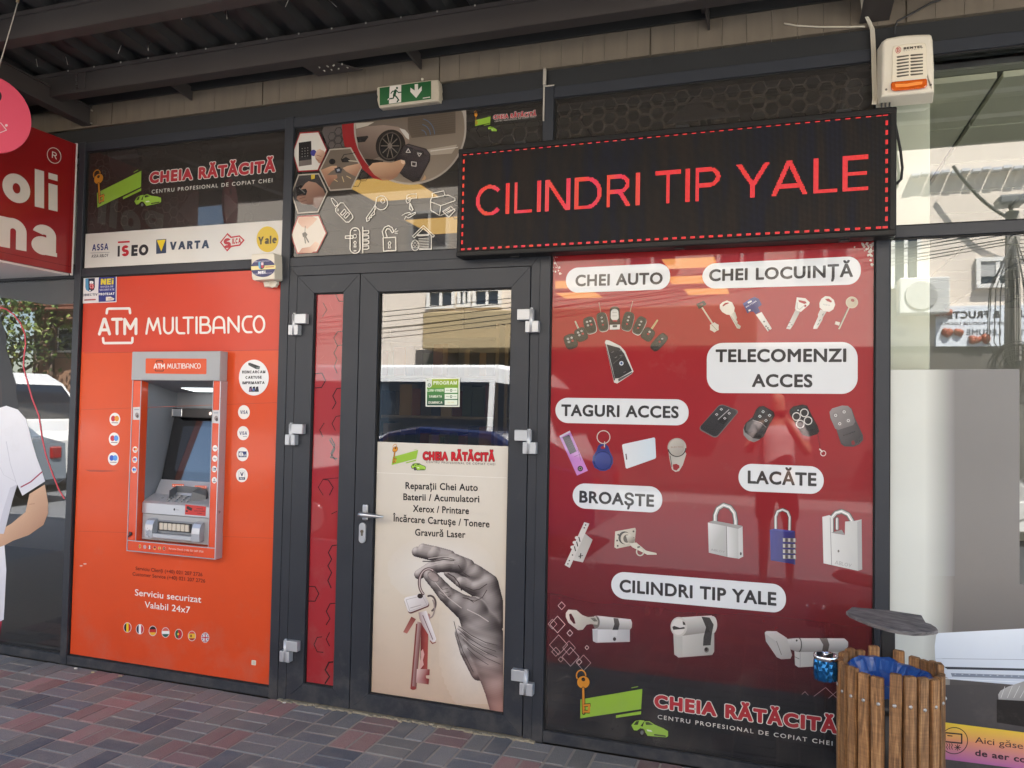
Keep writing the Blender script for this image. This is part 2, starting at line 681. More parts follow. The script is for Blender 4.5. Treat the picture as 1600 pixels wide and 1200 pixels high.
class Print:
    STEP = 0.00004
    def __init__(s, plane, lift=0.0006):
        s.p, s.h = plane, lift
        s.V, s.F, s.C = [], [], []
    def _add(s, ab, F, cols):
        k = len(s.V)
        s.h += s.STEP
        for (a, b) in ab:
            s.V.append(s.p.pt(a, b, s.h))
        s.F += [(int(f[0]) + k, int(f[1]) + k, int(f[2]) + k) for f in F]
        s.C += cols
    def _col(s, col, px):
        """col: (r,g,b) | [(u0,v0,rgb0),(u1,v1,rgb1)] linear gradient in photo pixels"""
        if isinstance(col, tuple):
            return [rgb(col)] * len(px)
        (u0, v0, c0), (u1, v1, c1) = col
        d = ((u1 - u0) ** 2 + (v1 - v0) ** 2)
        o = []
        for (u, v) in px:
            t = max(0, min(1, ((u - u0) * (u1 - u0) + (v - v0) * (v1 - v0)) / d))
            o.append(rgb(tuple(c0[i] + (c1[i] - c0[i]) * t for i in range(3))))
        return o
    def fill(s, conts, col):
        """contours in photo pixels"""
        conts = [np.array(c, float) for c in conts]
        V, F = triang(conts)
        if len(F):
            # keep only used verts
            s._add([s.p.uv(*q) for q in V], F, s._col(col, V))
        return s
    def poly(s, pts, col):
        c = np.array(pts, float)
        return s.fill([c if area(c) > 0 else c[::-1]], col)
    def ring(s, outer, inner, col):
        o, i = np.array(outer, float), np.array(inner, float)
        o = o if area(o) > 0 else o[::-1]
        i = i if area(i) < 0 else i[::-1]
        return s.fill([o, i], col)
    @staticmethod
    def ellp(u, v, ru, rv, rot=0, n=36, a0=0, a1=360):
        out = []
        cr, sr = math.cos(math.radians(rot)), math.sin(math.radians(rot))
        full = (a1 - a0) >= 360
        for k in range(n if full else n + 1):
            t = math.radians(a0 + (a1 - a0) * k / n)
            x, y = ru * math.cos(t), rv * math.sin(t)
            out.append((u + x * cr - y * sr, v + x * sr + y * cr))
        return out
    def ell(s, u, v, ru, rv, col, rot=0, n=36):
        return s.poly(s.ellp(u, v, ru, rv, rot, n), col)
    def line(s, pts, w, col, closed=False, butt=False):
        return s.fill(capsules(pts, w / 2, closed, 8, butt), col)
    def rrect(s, quad, rad, col, n=7):
        """rounded quadrilateral; quad = TL,TR,BR,BL pixels, rad pixels"""
        q = [np.array(p, float) for p in quad]
        out = []
        for i in range(4):
            p, a, b_ = q[i], q[i - 1], q[(i + 1) % 4]
            da, db = (a - p), (b_ - p)
            da, db = da / np.hypot(*da), db / np.hypot(*db)
            for k in range(n + 1):
                t = k / n * math.pi / 2
                out.append(p + da * rad * (1 - math.sin(t)) + db * rad * (1 - math.cos(t)))
        return s.poly(out, col)
    def text(s, t, L, R_, h, col, font='B', bold=0.0, track=0.0, grow=None):
        """baseline from pixel L to pixel R_, capital height h pixels at L"""
        a0, b0 = s.p.uv(*L)
        a1, b1 = s.p.uv(*R_)
        at, bt = s.p.uv(L[0], L[1] - h)
        H = bt - b0
        gs, x = [], 0.0
        for ch in t:
            g = glyph(font + ch, bold)
            gs.append((x, g, glyph(font + ch, bold + grow) if grow else g))
            x += g[0] + track + (max(0, bold) * 1.2 if font == 'B' else 0)
        first, last = gs[0], gs[-1]
        xl = first[0] + min(c[:, 0].min() for c in first[1][1])
        xr = last[0] + max(c[:, 0].max() for c in last[1][1])
        cap = cap_height(font, bold)
        W = math.hypot(a1 - a0, b1 - b0)
        sx, sy = W / (xr - xl), H / cap
        lift = bold * .5 if font == 'B' else 0
        dx, dy = (a1 - a0) / W, (b1 - b0) / W
        V, F = [], []
        for x0, _, g in gs:
            if not g[2]:
                continue
            k = len(V)
            for (x, y) in g[2][0]:
                X, Y = (x + x0 - xl) * sx, (y + lift) * sy
                V.append((a0 + X * dx - Y * dy, b0 + X * dy + Y * dx))
            F += [(f[0] + k, f[1] + k, f[2] + k) for f in g[2][1]]
        s._add(V, F, [rgb(col)] * len(V))
        return s
    def strokes(s, segs, org, ex, ey, w, col):
        """letter strokes in unit coordinates placed at pixel org with pixel axes ex, ey"""
        cs = []
        for sg in segs:
            cs += capsules([(org[0] + x * ex[0] + y * ey[0], org[1] + x * ex[1] + y * ey[1]) for x, y in sg], w / 2, False, 10)
        return s.fill(cs, col)
    def grid(s, u0, u1, v0, v1, nu, nv, fn):
        """a continuous-tone picture: fn(u,v) -> rgb or None, on a fine grid of cells"""
        s.h += s.STEP
        idx = {}
        for j in range(nv):
            for i in range(nu):
                u, v = u0 + (u1 - u0) * i / (nu - 1), v0 + (v1 - v0) * j / (nv - 1)
                c = fn(u, v)
                if c is not None:
                    idx[i, j] = len(s.V)
                    a, b = s.p.uv(u, v)
                    s.V.append(s.p.pt(a, b, s.h))
                    s.C.append(rgb(c))
        for j in range(nv - 1):
            for i in range(nu - 1):
                q = [idx.get((i, j)), idx.get((i + 1, j)), idx.get((i + 1, j + 1)), idx.get((i, j + 1))]
                if None not in q:
                    s.F += [(q[0], q[1], q[2]), (q[0], q[2], q[3])]
                else:
                    r_ = [x for x in q if x is not None]
                    if len(r_) == 3:
                        s.F.append(tuple(r_))
        return s
    def build(s, name, material, parent=None):
        me = bpy.data.meshes.new(name)
        me.from_pydata([tuple(v) for v in s.V], [], s.F)
        ca = me.color_attributes.new('Col', 'FLOAT_COLOR', 'POINT')
        ca.data.foreach_set('color', np.array(s.C, dtype=np.float32).ravel())
        # outward facing
        nrm = s.p.n
        me.update()
        flip = [p.index for p in me.polygons if Vector(p.normal).dot(nrm) < 0]
        if flip:
            bm = bmesh.new()
            bm.from_mesh(me)
            bm.faces.ensure_lookup_table()
            bmesh.ops.reverse_faces(bm, faces=[bm.faces[i] for i in flip])
            bm.to_mesh(me)
            bm.free()
        me.materials.append(material)
        o = bpy.data.objects.new(name, me)
        COL.objects.link(o)
        adopt(o, parent)
        return o
# ------------------------------------------------------------------ materials of the place
FRAME = mat('anthracite_aluminium', (49, 52, 58), rough=.42, spec=.35, var=.12, vscale=5, bump=.03, bscale=900, dust=.14)
FRAME2 = mat('anthracite_aluminium_dark', (34, 36, 38), rough=.5, var=.10, vscale=4)
BLACKG = mat('black_gasket', (18, 18, 19), rough=.7)
STEEL = mat('painted_steel', (62, 57, 55), rough=.5, var=.16, vscale=3, bump=.06, bscale=300)
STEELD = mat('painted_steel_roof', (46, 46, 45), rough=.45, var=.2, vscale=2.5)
WHITEP = mat('white_plastic', (222, 214, 196), rough=.42, var=.05, vscale=6)
BRUSHED = mat('brushed_aluminium', (196, 198, 200), rough=.32, metal=.85, var=.08, vscale=30)
CHROME = mat('chrome', (230, 230, 232), rough=.12, metal=1)
BLACKP = mat('black_plastic', (30, 30, 31), rough=.45, var=.1)
PLASTER = mat('white_plaster', (222, 222, 212), rough=.85, var=.04, vscale=3)

def clad_mat():
    m = bpy.data.materials.new('sandwich_panel')
    m.use_nodes = True
    t = m.node_tree
    b = t.nodes['Principled BSDF']
    tc = t.nodes.new('ShaderNodeTexCoord')
    n = t.nodes.new('ShaderNodeTexNoise')
    n.inputs['Scale'].default_value = 3
    n.inputs['Detail'].default_value = 6
    mp = t.nodes.new('ShaderNodeMapping')
    mp.inputs['Scale'].default_value = (6, 1, .6)
    t.links.new(tc.outputs['Object'], mp.inputs[0])
    t.links.new(mp.outputs[0], n.inputs['Vector'])
    r = t.nodes.new('ShaderNodeValToRGB')
    r.color_ramp.elements[0].position = .3
    r.color_ramp.elements[0].color = rgb((104, 95, 82))
    r.color_ramp.elements[1].position = .7
    r.color_ramp.elements[1].color = rgb((114, 104, 90))
    t.links.new(n.outputs['Fac'], r.inputs[0])
    t.links.new(r.outputs[0], b.inputs['Base Color'])
    b.inputs['Roughness'].default_value = .55
    return m
CLAD = clad_mat()
GLASS = glass_mat('window_glass')

# ------------------------------------------------------------------ ground
def paver_mat():
    m = bpy.data.materials.new('concrete_pavers')
    m.use_nodes = True
    t = m.node_tree
    b = t.nodes['Principled BSDF']
    a = t.nodes.new('ShaderNodeVertexColor')
    a.layer_name = 'Col'
    tc = t.nodes.new('ShaderNodeTexCoord')
    n = t.nodes.new('ShaderNodeTexNoise')
    n.inputs['Scale'].default_value = 260
    n.inputs['Detail'].default_value = 3
    n2 = t.nodes.new('ShaderNodeTexNoise')
    n2.inputs['Scale'].default_value = 7
    n2.inputs['Detail'].default_value = 8
    t.links.new(tc.outputs['Object'], n.inputs['Vector'])
    t.links.new(tc.outputs['Object'], n2.inputs['Vector'])
    m1 = t.nodes.new('ShaderNodeMapRange')
    m1.inputs[1].default_value = .25
    m1.inputs[2].default_value = .75
    m1.inputs[3].default_value = .72
    m1.inputs[4].default_value = 1.3
    t.links.new(n.outputs['Fac'], m1.inputs[0])
    s1 = t.nodes.new('ShaderNodeVectorMath')
    s1.operation = 'SCALE'
    t.links.new(a.outputs[0], s1.inputs[0])
    t.links.new(m1.outputs[0], s1.inputs['Scale'])
    m2 = t.nodes.new('ShaderNodeMapRange')
    m2.inputs[1].default_value = .48
    m2.inputs[2].default_value = .8
    t.links.new(n2.outputs['Fac'], m2.inputs[0])
    mx = t.nodes.new('ShaderNodeMix')
    mx.data_type = 'RGBA'
    t.links.new(m2.outputs[0], mx.inputs[0])
    t.links.new(s1.outputs[0], mx.inputs[6])
    mx.inputs[7].default_value = rgb((150, 142, 132))
    mxs = t.nodes.new('ShaderNodeMath')
    mxs.operation = 'MULTIPLY'
    mxs.inputs[1].default_value = .55
    t.links.new(m2.outputs[0], mxs.inputs[0])
    t.links.new(mxs.outputs[0], mx.inputs[0])
    t.links.new(mx.outputs[2], b.inputs['Base Color'])
    b.inputs['Roughness'].default_value = .8
    bp = t.nodes.new('ShaderNodeBump')
    bp.inputs['Strength'].default_value = .35
    bp.inputs['Distance'].default_value = .004
    t.links.new(n.outputs['Fac'], bp.inputs['Height'])
    t.links.new(bp.outputs['Normal'], b.inputs['Normal'])
    return m
def pavement():
    rnd = random.Random(5)
    V, F, C = [], [], []
    P_ = .195
    x0, y0 = -2.32, -.19
    def brick(xa, xb, ya, yb, col):
        g, c = .0042, .006
        z = rnd.uniform(-.002, .0012)
        tx, ty = rnd.uniform(-.006, .006), rnd.uniform(-.006, .006)
        k = len(V)
        cx, cy = (xa + xb) / 2, (ya + yb) / 2
        for ins, zz in ((g, -.03), (g, -.004), (g + c * .7, 0)):
            for (x, y) in ((xa + ins, ya + ins), (xb - ins, ya + ins), (xb - ins, yb - ins), (xa + ins, yb - ins)):
                V.append((x, y, zz + z + (x - cx) * tx + (y - cy) * ty))
                C.append(rgb(col))
        for r in (0, 4):
            for i in range(4):
                j = (i + 1) % 4
                F.append((k + r + i, k + r + j, k + r + 4 + j, k + r + 4 + i))
        F.append((k + 8, k + 9, k + 10, k + 11))
    greys = [(136, 133, 130), (126, 124, 123), (114, 115, 118), (104, 107, 113), (130, 127, 123), (120, 118, 117)]
    reds = [(154, 122, 117), (147, 115, 111), (138, 112, 109)]
    for i in range(-13, 19):
        for j in range(-20, 1):
            xa, ya = x0 + i * P_, y0 + j * P_
            horiz = (i + j) % 2 == 0
            if horiz:
                pal = greys if rnd.random() < .8 else reds
            else:
                pal = reds if rnd.random() < .55 else greys
            col = rnd.choice(pal)
            for h in (0, 1):
                q_ = rnd.uniform(.9, 1.08)
                c = tuple(x * q_ for x in col)
                if rnd.random() < .12:
                    c = tuple(x * .9 for x in rnd.choice(greys))
                if horiz:
                    brick(xa, xa + P_, ya + h * P_ / 2, ya + (h + 1) * P_ / 2, c)
                else:
                    brick(xa + h * P_ / 2, xa + (h + 1) * P_ / 2, ya, ya + P_, c)
    me = bpy.data.meshes.new('pavement')
    me.from_pydata(V, [], F)
    ca = me.color_attributes.new('Col', 'FLOAT_COLOR', 'POINT')
    ca.data.foreach_set('color', np.array(C, dtype=np.float32).ravel())
    me.materials.append(paver_mat())
    o = bpy.data.objects.new('pavement', me)
    COL.objects.link(o)
    o['kind'] = 'structure'
pavement()
SAND = mat('joint_sand', (156, 147, 136), rough=.95, var=.2, vscale=20)
o = MB().box(-7, 4, -4.2, -.001, -.2, -.0035).build('joint_sand', SAND)
o['kind'] = 'structure'
CONC = mat('old_concrete', (144, 144, 142), rough=.9, var=.18, vscale=4, bump=.2, bscale=120)
m = MB()
m.box(-60, -7.01, -4.2, -.001, -.2, -.008)
m.box(4.01, 60, -4.2, -.001, -.2, -.008)
o = m.build('pavement', CONC)
o['kind'] = 'structure'
o = MB().box(-60, 60, -4.35, -4.201, -.3, .0, bev=.015).build('kerb', CONC)
o['kind'] = 'structure'
ASPH = mat('asphalt', (106, 108, 112), rough=.9, var=.15, vscale=6, bump=.3, bscale=400)
o = MB().box(-60, 60, -10.3, -4.351, -.4, -.13).build('road', ASPH)
o['kind'] = 'structure'
o = MB().box(-60, 60, -13.5, -10.301, -.4, -.02).build('pavement', CONC)
o['kind'] = 'structure'
EARTH = mat('dry_earth', (128, 116, 96), rough=1, var=.2, vscale=1)
o = MB().box(-250, 250, -250, 250, -.9, -.41).build('ground', EARTH)
o['kind'] = 'structure'

# ------------------------------------------------------------------ shop building
SHOP = thing('shop_building', 'long single-storey shop building with anthracite aluminium shopfront frames and beige panel cladding', 'building')
def part(mb, name, m_, parent=SHOP):
    return mb.build(name, m_, parent)
# cladding above the frames: ribbed beige panels
mb = MB()
x = -9.0
rnd = random.Random(2)
k = 0
while x < 5.0:
    w = .105
    mb.box(x + .0007, x + w - .0007, -.012 if k % 2 else -.0125, .02, 3.186, 3.75)
    if k % 10 == 9:
        mb.box(x + w, x + w + .006, -.003, .02, 3.186, 3.75)
        x += .006
    x += w
    k += 1
part(mb, 'wall_cladding', CLAD)
mb = MB()
mb.box(-9, 5, .0201, .14, 3.187, 4.25)
mb.box(-9, -8.8, .1401, 8, .0, 4.25)
mb.box(4.8, 5, .1401, 8, .0, 4.25)
mb.box(-9, 5, 8.001, 8.2, 0, 4.25)
mb.box(-9, 5, -.03, 8.2, 4.251, 4.4)
part(mb, 'wall', PLASTER)
mb = MB()
mb.box(-9, 5, .012, .1, 3.1005, 3.1865, bev=.002)
part(mb, 'lintel', FRAME2)
POSTS = [(-5.48, -5.43), (-3.98, -3.932), (-2.5254, -2.4716), (-1.0681, -1.016), (.3923, .4446), (1.95, 2.0), (-7.0, -6.95), (3.4, 3.45)]
for a, b_ in POSTS:
    part(MB().box(a, b_, 0, .09, .0, 3.106, bev=.0018), 'post', FRAME)
PS = sorted(POSTS)
for (l, r_) in zip(PS, PS[1:]):
    a, b_ = l[1] + .0002, r_[0] - .0002
    part(MB().box(a, b_, .004, .09, 3.046, 3.0995, bev=.0015), 'top_rail', FRAME)
    door = abs(a + 2.4714) < .01
    part(MB().box(a, b_, .004, .09, 2.2918, 2.3392, bev=.0015), 'middle_rail', FRAME)
    if not door:
        part(MB().box(a, b_, .004, .09, .003, .0545, bev=.0015), 'bottom_rail', FRAME)
    # black gaskets round each opening
    g = MB()
    for (z0, z1) in (((.055, 2.2914), (2.3396, 3.0456)) if not door else ((2.3396, 3.0456),)):
        w_ = .006
        g.box(a, a + w_, .015, .05, z0, z1)
        g.box(b_ - w_, b_, .015, .05, z0, z1)
        g.box(a + w_, b_ - w_, .015, .05, z1 - w_, z1)
        g.box(a + w_, b_ - w_, .015, .05, z0, z0 + w_)
    part(g, 'gasket', BLACKG)
# floor, ceiling and inner walls of the three shops
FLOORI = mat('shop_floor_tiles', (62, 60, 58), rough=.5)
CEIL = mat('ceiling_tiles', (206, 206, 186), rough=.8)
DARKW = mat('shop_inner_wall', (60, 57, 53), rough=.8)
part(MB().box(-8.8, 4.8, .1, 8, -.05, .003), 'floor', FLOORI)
mb = MB()
for i in range(-15, 8):
    for j in range(13):
        x, y = i * .6 + .28, .14 + j * .6
        mb.box(x + .012, x + .588, y + .012, y + .588, 2.975, 3.0)
part(mb, 'ceiling', CEIL)
part(MB().box(-8.8, 4.8, .14, 8, 3.0004, 3.03), 'ceiling_void', mat('ceiling_grid', (112, 114, 104), rough=.7))
part(MB().box(-4.03, -3.93, .1, 8, .003, 2.974), 'partition_wall', PLASTER)
part(MB().box(.40, .44, .1, 8, .003, 2.974), 'partition_wall', PLASTER)
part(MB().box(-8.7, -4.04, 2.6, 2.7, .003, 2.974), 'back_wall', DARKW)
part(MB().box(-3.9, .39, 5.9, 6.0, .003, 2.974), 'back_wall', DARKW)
part(MB().box(.45, .62, .16, .42, .003, 2.974, bev=.004), 'pillar', mat('pillar_paint', (236, 238, 222), rough=.7))
# lit ceiling panels inside the key shop
for (cx, cy, lb) in ((-2.38, .94, 'lit ceiling panel glowing through the dark picture panel just above the key icon'), (-2.42, 1.95, 'lit ceiling panel glowing through the picture panel beside the garage icon'),
                     (-2.2, 4.86, 'lit ceiling panel glowing across the left end of the CHEI AUTO label'), (-2.28, 5.7, 'lit ceiling panel glowing just below the CHEI AUTO label'),
                     (-.77, 3.9, 'lit ceiling panel glowing between the two top labels, uppermost of three'), (-.85, 4.84, 'lit ceiling panel glowing between the two top labels, middle of three'), (-.76, 5.7, 'lit ceiling panel glowing between the two top labels, lowest of three')):
    t = thing('ceiling_lamp', lb, 'lamp', (cx, cy, 2.97), 'ceiling lamps inside the key shop')
    MB().box(cx - .25, cx + .25, cy - .25, cy + .25, 2.965, 2.9745).build('lamp_frame', WHITEP, t)
    MB().box(cx - .235, cx + .235, cy - .235, cy + .235, 2.960, 2.9645).build('diffuser', emis('lamp_glow', (255, 196, 104), .62), t)

# ---- door set
DF = MB()
def mitre_frame(name, x0, x1, z0, z1, ix0, ix1, iz0, iz1, yf, yb, parent, m_=FRAME, bottom=True):
    """four mitred profiles round an opening, each with a fine chamfer so that the joints show"""
    m_b = MB()
    g = .0004
    def pr(q):
        m_b.prism([Vector((a, yf, c)) for a, c in q], [Vector((a, yb, c)) for a, c in q], bev=.0012)
    pr([(x0, z0), (ix0, iz0 + g), (ix0, iz1 - g), (x0, z1)])
    pr([(x1, z1), (ix1, iz1 - g), (ix1, iz0 + g), (x1, z0)])
    pr([(x0 + g, z1), (ix0 + g, iz1), (ix1 - g, iz1), (x1 - g, z1)])
    if bottom:
        pr([(x1 - g, z0), (ix1 - g, iz0), (ix0 + g, iz0), (x0 + g, z0)])
    return m_b.build(name, m_, parent)
mitre_frame('door_frame', -2.4708, -1.0689, 0, 2.2914, -2.4205, -1.1125, -.05, 2.2405, .004, .07, SHOP, bottom=False)
mb = MB()
mb.box(-2.47, -1.07, .03, .08, 0.0005, .012)
part(mb, 'threshold', BRUSHED)
mb = MB()
rnd = random.Random(17)
for k in range(60):
    x = -2.46 + k * .0235
    mb.box(x, x + .0233, -.008 - rnd.random() * .016, .0295, -.004, .004 + rnd.random() * .005, bev=.0015)
part(mb, 'mortar_bed', mat('crumbling_mortar', (156, 146, 124), rough=1, var=.25, vscale=40, bump=.4, bscale=200))
mb = MB()
mb.box(-2.421, -2.4155, .03, .06, .013, 2.24)
mb.box(-1.1175, -1.112, .03, .06, .013, 2.24)
mb.box(-2.0425, -2.0355, .03, .06, .013, 2.2374)
mb.box(-2.4155, -1.1175, .03, .06, 2.2375, 2.2405)
part(mb, 'door_seal', BLACKG)
LEAF1 = mitre_frame('side_door', -2.4165, -2.0415, .012, 2.2375, -2.3145, -2.1365, .102, 2.1445, .0, .06, SHOP)
LEAF2 = mitre_frame('door', -2.0365, -1.1165, .012, 2.2375, -1.932, -1.2095, .101, 2.139, .0, .06, SHOP)
setp(LEAF1, label='narrow fixed leaf with red film')
setp(LEAF2, label='wide glazed leaf with lever handle')
for lf, (a, b_, z0, z1) in ((LEAF1, (-2.3145, -2.1365, .102, 2.1445)), (LEAF2, (-1.932, -1.2095, .101, 2.139))):
    g = MB()
    w_ = .006
    g.box(a, a + w_, .012, .05, z0, z1)
    g.box(b_ - w_, b_, .012, .05, z0, z1)
    g.box(a + w_, b_ - w_, .012, .05, z1 - w_, z1)
    g.box(a + w_, b_ - w_, .012, .05, z0, z0 + w_)
    g.build('gasket', BLACKG, lf)
HINGE = mat('satin_silver_paint', (186, 189, 192), rough=.35, metal=.35, var=.05)
def hinge(u, v, right, leaf):
    """block on the leaf above, knuckle on the frame below"""
    p = P(u, v, -.03)
    sgn = 1 if not right else -1
    h = MB()
    x = p.x
    h.box(x - .022 * 1, x + .062 if not right else x + .022, -.034, -.001, p.z + .004, p.z + .056, bev=.003, seg=2) if not right else \
        h.box(x - .058, x + .02, -.034, -.001, p.z + .004, p.z + .056, bev=.003, seg=2)
    kx = x - .012 * sgn
    h.cyl((kx, -.025, p.z - .054), (kx, -.025, p.z + .054), .0115, 16)
    h.box(kx - (.032 if not right else .028), kx + (.028 if not right else .036), -.034, .003, p.z - .056, p.z - .0005, bev=.003, seg=2)
    h.cyl((kx, -.025, p.z + .0555), (kx, -.025, p.z + .062), .008, 12)
    h.build('hinge', HINGE, leaf)
for u, v in ((462, 507), (457, 679), (448.5, 1018)):
    hinge(u, v, False, LEAF1)
for u, v in ((826, 501), (822, 690.5), (817, 1067)):
    hinge(u, v, True, LEAF2)
# handle and lock
hp = P(567, 803, -.03)
h = MB()
lx, lz = hp.x, hp.z
h.box(lx - .014, lx + .016, -.014, -.0006, lz - .035, lz + .045, bev=.006, seg=2)
h.cyl((lx, -.014, lz), (lx, -.055, lz), .011, 16)
pts = [(lx - .004, -.055, lz + .001), (lx + .02, -.06, lz), (lx + .06, -.06, lz - .001), (lx + .10, -.058, lz - .003), (lx + .128, -.053, lz - .004)]
h.tube(pts, [.014, .0135, .0115, .009, .0065], 12)
h.build('handle', BRUSHED, LEAF2)
kp = P(566.5, 832.5, -.004)
h = MB()
def stadium(cx, cz, w, hh, y, n=10):
    out = []
    for k in range(n + 1):
        t = math.pi * k / n
        out.append(Vector((cx + w * math.cos(t), y, cz + hh - w + w * math.sin(t))))
    for k in range(n + 1):
        t = math.pi + math.pi * k / n
        out.append(Vector((cx + w * math.cos(t), y, cz - hh + w + w * math.sin(t))))
    return out
h.prism(stadium(kp.x, kp.z, .0185, .052, -.010), stadium(kp.x, kp.z, .0185, .052, -.0006), bev=.002, seg=2)
esc = h.build('lock_plate', HINGE, LEAF2)
MB().cyl((kp.x, -.0101, kp.z + .008), (kp.x, -.0135, kp.z + .008), .0085, 16).box(kp.x - .0045, kp.x + .0045, -.0125, -.0101, kp.z - .014, kp.z + .002).build('lock_cylinder', mat('brass_dull', (120, 112, 98), rough=.35, metal=.8), LEAF2)
# clear glass: door, left clinic window, right shop window
def pane(x0, x1, z0, z1, name, par, y=.024):
    MB().quad((x0, y, z0), (x1, y, z0), (x1, y, z1), (x0, y, z1)).build(name, GLASS, par)
pane(-1.9315, -1.21, .1015, 2.1385, 'pane', LEAF2)
pane(-5.43, -3.981, .056, 2.291, 'window_pane', SHOP)
pane(.446, 1.949, .056, 2.291, 'window_pane', SHOP)
pane(.446, 1.949, 2.34, 3.045, 'window_pane', SHOP)
pane(-5.43, -3.981, 2.34, 3.045, 'window_pane', SHOP)
# ------------------------------------------------------------------ printed panels of the shopfront
def rect(pr, x0, x1, z0, z1, ctop, cbot=None, n=1):
    """axis-aligned rectangle in metres on a front plane, optional vertical gradient"""
    cbot = cbot or ctop
    pr._add([(x0, z0), (x1, z0), (x1, z1), (x0, z1)], [(0, 1, 2), (0, 2, 3)], [rgb(cbot), rgb(cbot), rgb(ctop), rgb(ctop)])
def hexes(pr, x0, x1, z0, z1, r, col, keep, w=.004, seed=1, fill=None):
    rnd = random.Random(seed)
    pr.h += pr.STEP
    st, pr.STEP = pr.STEP, 0
    dx, dz = 1.5 * r, math.sqrt(3) * r
    i = 0
    x = x0 + r
    while x < x1 - r:
        z = z0 + dz / 2 + (dz / 2 if i % 2 else 0)
        while z < z1 - dz / 2:
            p = keep(x, z)
            if p and rnd.random() < p:
                o = [(x + (r - .001) * math.cos(math.pi / 3 * k), z + (r - .001) * math.sin(math.pi / 3 * k)) for k in range(6)]
                n_ = [(x + (r - .001 - w) * math.cos(math.pi / 3 * k), z + (r - .001 - w) * math.sin(math.pi / 3 * k)) for k in range(6)]
                F = []
                for k in range(6):
                    j = (k + 1) % 6
                    F += [(k, j, 6 + j), (k, 6 + j, 6 + k)]
                pr._add(o + n_, F, [rgb(col)] * 12)
            z += dz
        x += dx
        i += 1
    pr.STEP = st
def affine(src, dst):
    A = np.array([[x, y, 1] for x, y in src], float)
    M = np.linalg.solve(A, np.array(dst, float))
    return lambda x, y: tuple(np.array([x, y, 1.0]) @ M)
def board(name, x0, x1, z0, z1, y, col, rough=.5):
    return MB().box(x0, x1, y, y + .006, z0, z1), mat(name + '_sheet', col, rough=rough)
PR_GLASS = print_mat('window_film_behind_glass', rough=.6, coat=1.0, coat_rough=.004, cior=1.55, see=.13, wave=.03)
PR_SEMI = print_mat('laminated_print', rough=.5, coat=.3, coat_rough=.10, cior=1.5, wave=.10)
PR_MATT = print_mat('vinyl_print', rough=.5, coat=.25, coat_rough=.2, cior=1.45)
PR_SIGN = print_mat('acrylic_sign', rough=.4, coat=.4, coat_rough=.1, cior=1.45)

# ---- shop logo: key, green panel, car and the name
LOGO_SRC = [(450, 168), (98, 335), (443, 283)]
def logo_mark(pr, dst):
    f = affine(LOGO_SRC, dst)
    q = lambda *pts: [f(x, y) for x, y in pts]
    G1, G2 = (150, 190, 62), (120, 160, 50)
    sc = math.hypot(f(100, 0)[0] - f(0, 0)[0], f(100, 0)[1] - f(0, 0)[1]) / 100
    pr.poly(q((98, 228), (450, 168), (443, 283), (98, 335)), G1)
    pr.poly(q((300, 318), (444, 294), (442, 312), (300, 333)), G1)
    pr.line(q((390, 162), (424, 155)), 4 * sc, G1)
    # key
    OR, DK = (212, 140, 40), (38, 28, 22)
    o = [f(115 + 39 * math.cos(t), 130 + 39 * math.sin(t)) for t in np.linspace(0, 2 * math.pi, 28, endpoint=False)]
    i = [f(115 + 11 * math.cos(t), 114 + 11 * math.sin(t)) for t in np.linspace(0, 2 * math.pi, 20, endpoint=False)]
    pr.line([f(102 + 26 * math.cos(t), 92 + 30 * math.sin(t)) for t in np.linspace(0, 2 * math.pi, 24, endpoint=False)], 7 * sc, OR, closed=True)
    pr.poly(o, DK)
    pr.ring([f(115 + 35 * math.cos(t), 130 + 35 * math.sin(t)) for t in np.linspace(0, 2 * math.pi, 28, endpoint=False)], i, OR)
    pr.line(q((114, 165), (117, 306)), 21 * sc, DK)
    pr.line(q((114, 165), (117, 304)), 12 * sc, OR)
    for a in ((118, 262, 156, 258), (118, 296, 152, 298)):
        pr.line(q(a[:2], a[2:]), 20 * sc, DK, butt=True)
        pr.line(q(a[:2], (a[2] - 3, a[3])), 11 * sc, OR, butt=True)
    pr.line(q((148, 262), (146, 296)), 13 * sc, OR)
    # car
    body = [(380, 378), (405, 345), (440, 340), (495, 346), (528, 368), (575, 388), (600, 405), (602, 440), (590, 449), (475, 441), (462, 420), (440, 398), (425, 412), (400, 410)]
    pr.poly(q(*body), (30, 34, 26))
    pr.poly(q((388, 374), (410, 350), (438, 345), (462, 348), (440, 378), (452, 382), (462, 352), (490, 351), (520, 371), (570, 392), (596, 408), (596, 436), (586, 443), (480, 434), (466, 412), (440, 390), (420, 404), (402, 402)), (158, 200, 72))
    pr.poly(q((415, 352), (432, 349), (424, 372), (400, 372)), (34, 44, 30))
    pr.poly(q((468, 356), (486, 356), (512, 372), (470, 372)), (40, 52, 34))
    pr.poly(q((474, 398), (500, 402), (508, 412), (480, 408)), (235, 240, 220))
    pr.line(q((520, 428), (580, 436)), 9 * sc, (60, 80, 34))
    pr.ell(*f(448, 416), 19 * sc, 24 * sc, (26, 26, 26))
    pr.ell(*f(448, 416), 9 * sc, 12 * sc, (110, 112, 108))
def logo_text(pr, L, R_, h, sL, sR, sh, red=(176, 34, 46), edge=(232, 226, 218), sub=(224, 220, 210)):
    pr.text('CHEIA RĂTĂCITĂ', L, R_, h, edge, bold=.06, grow=.045, track=.02)
    pr.text('CHEIA RĂTĂCITĂ', L, R_, h, red, bold=.06, track=.02)
    pr.text('CENTRU PROFESIONAL DE COPIAT CHEI', sL, sR, sh, sub, bold=.008, track=.14)

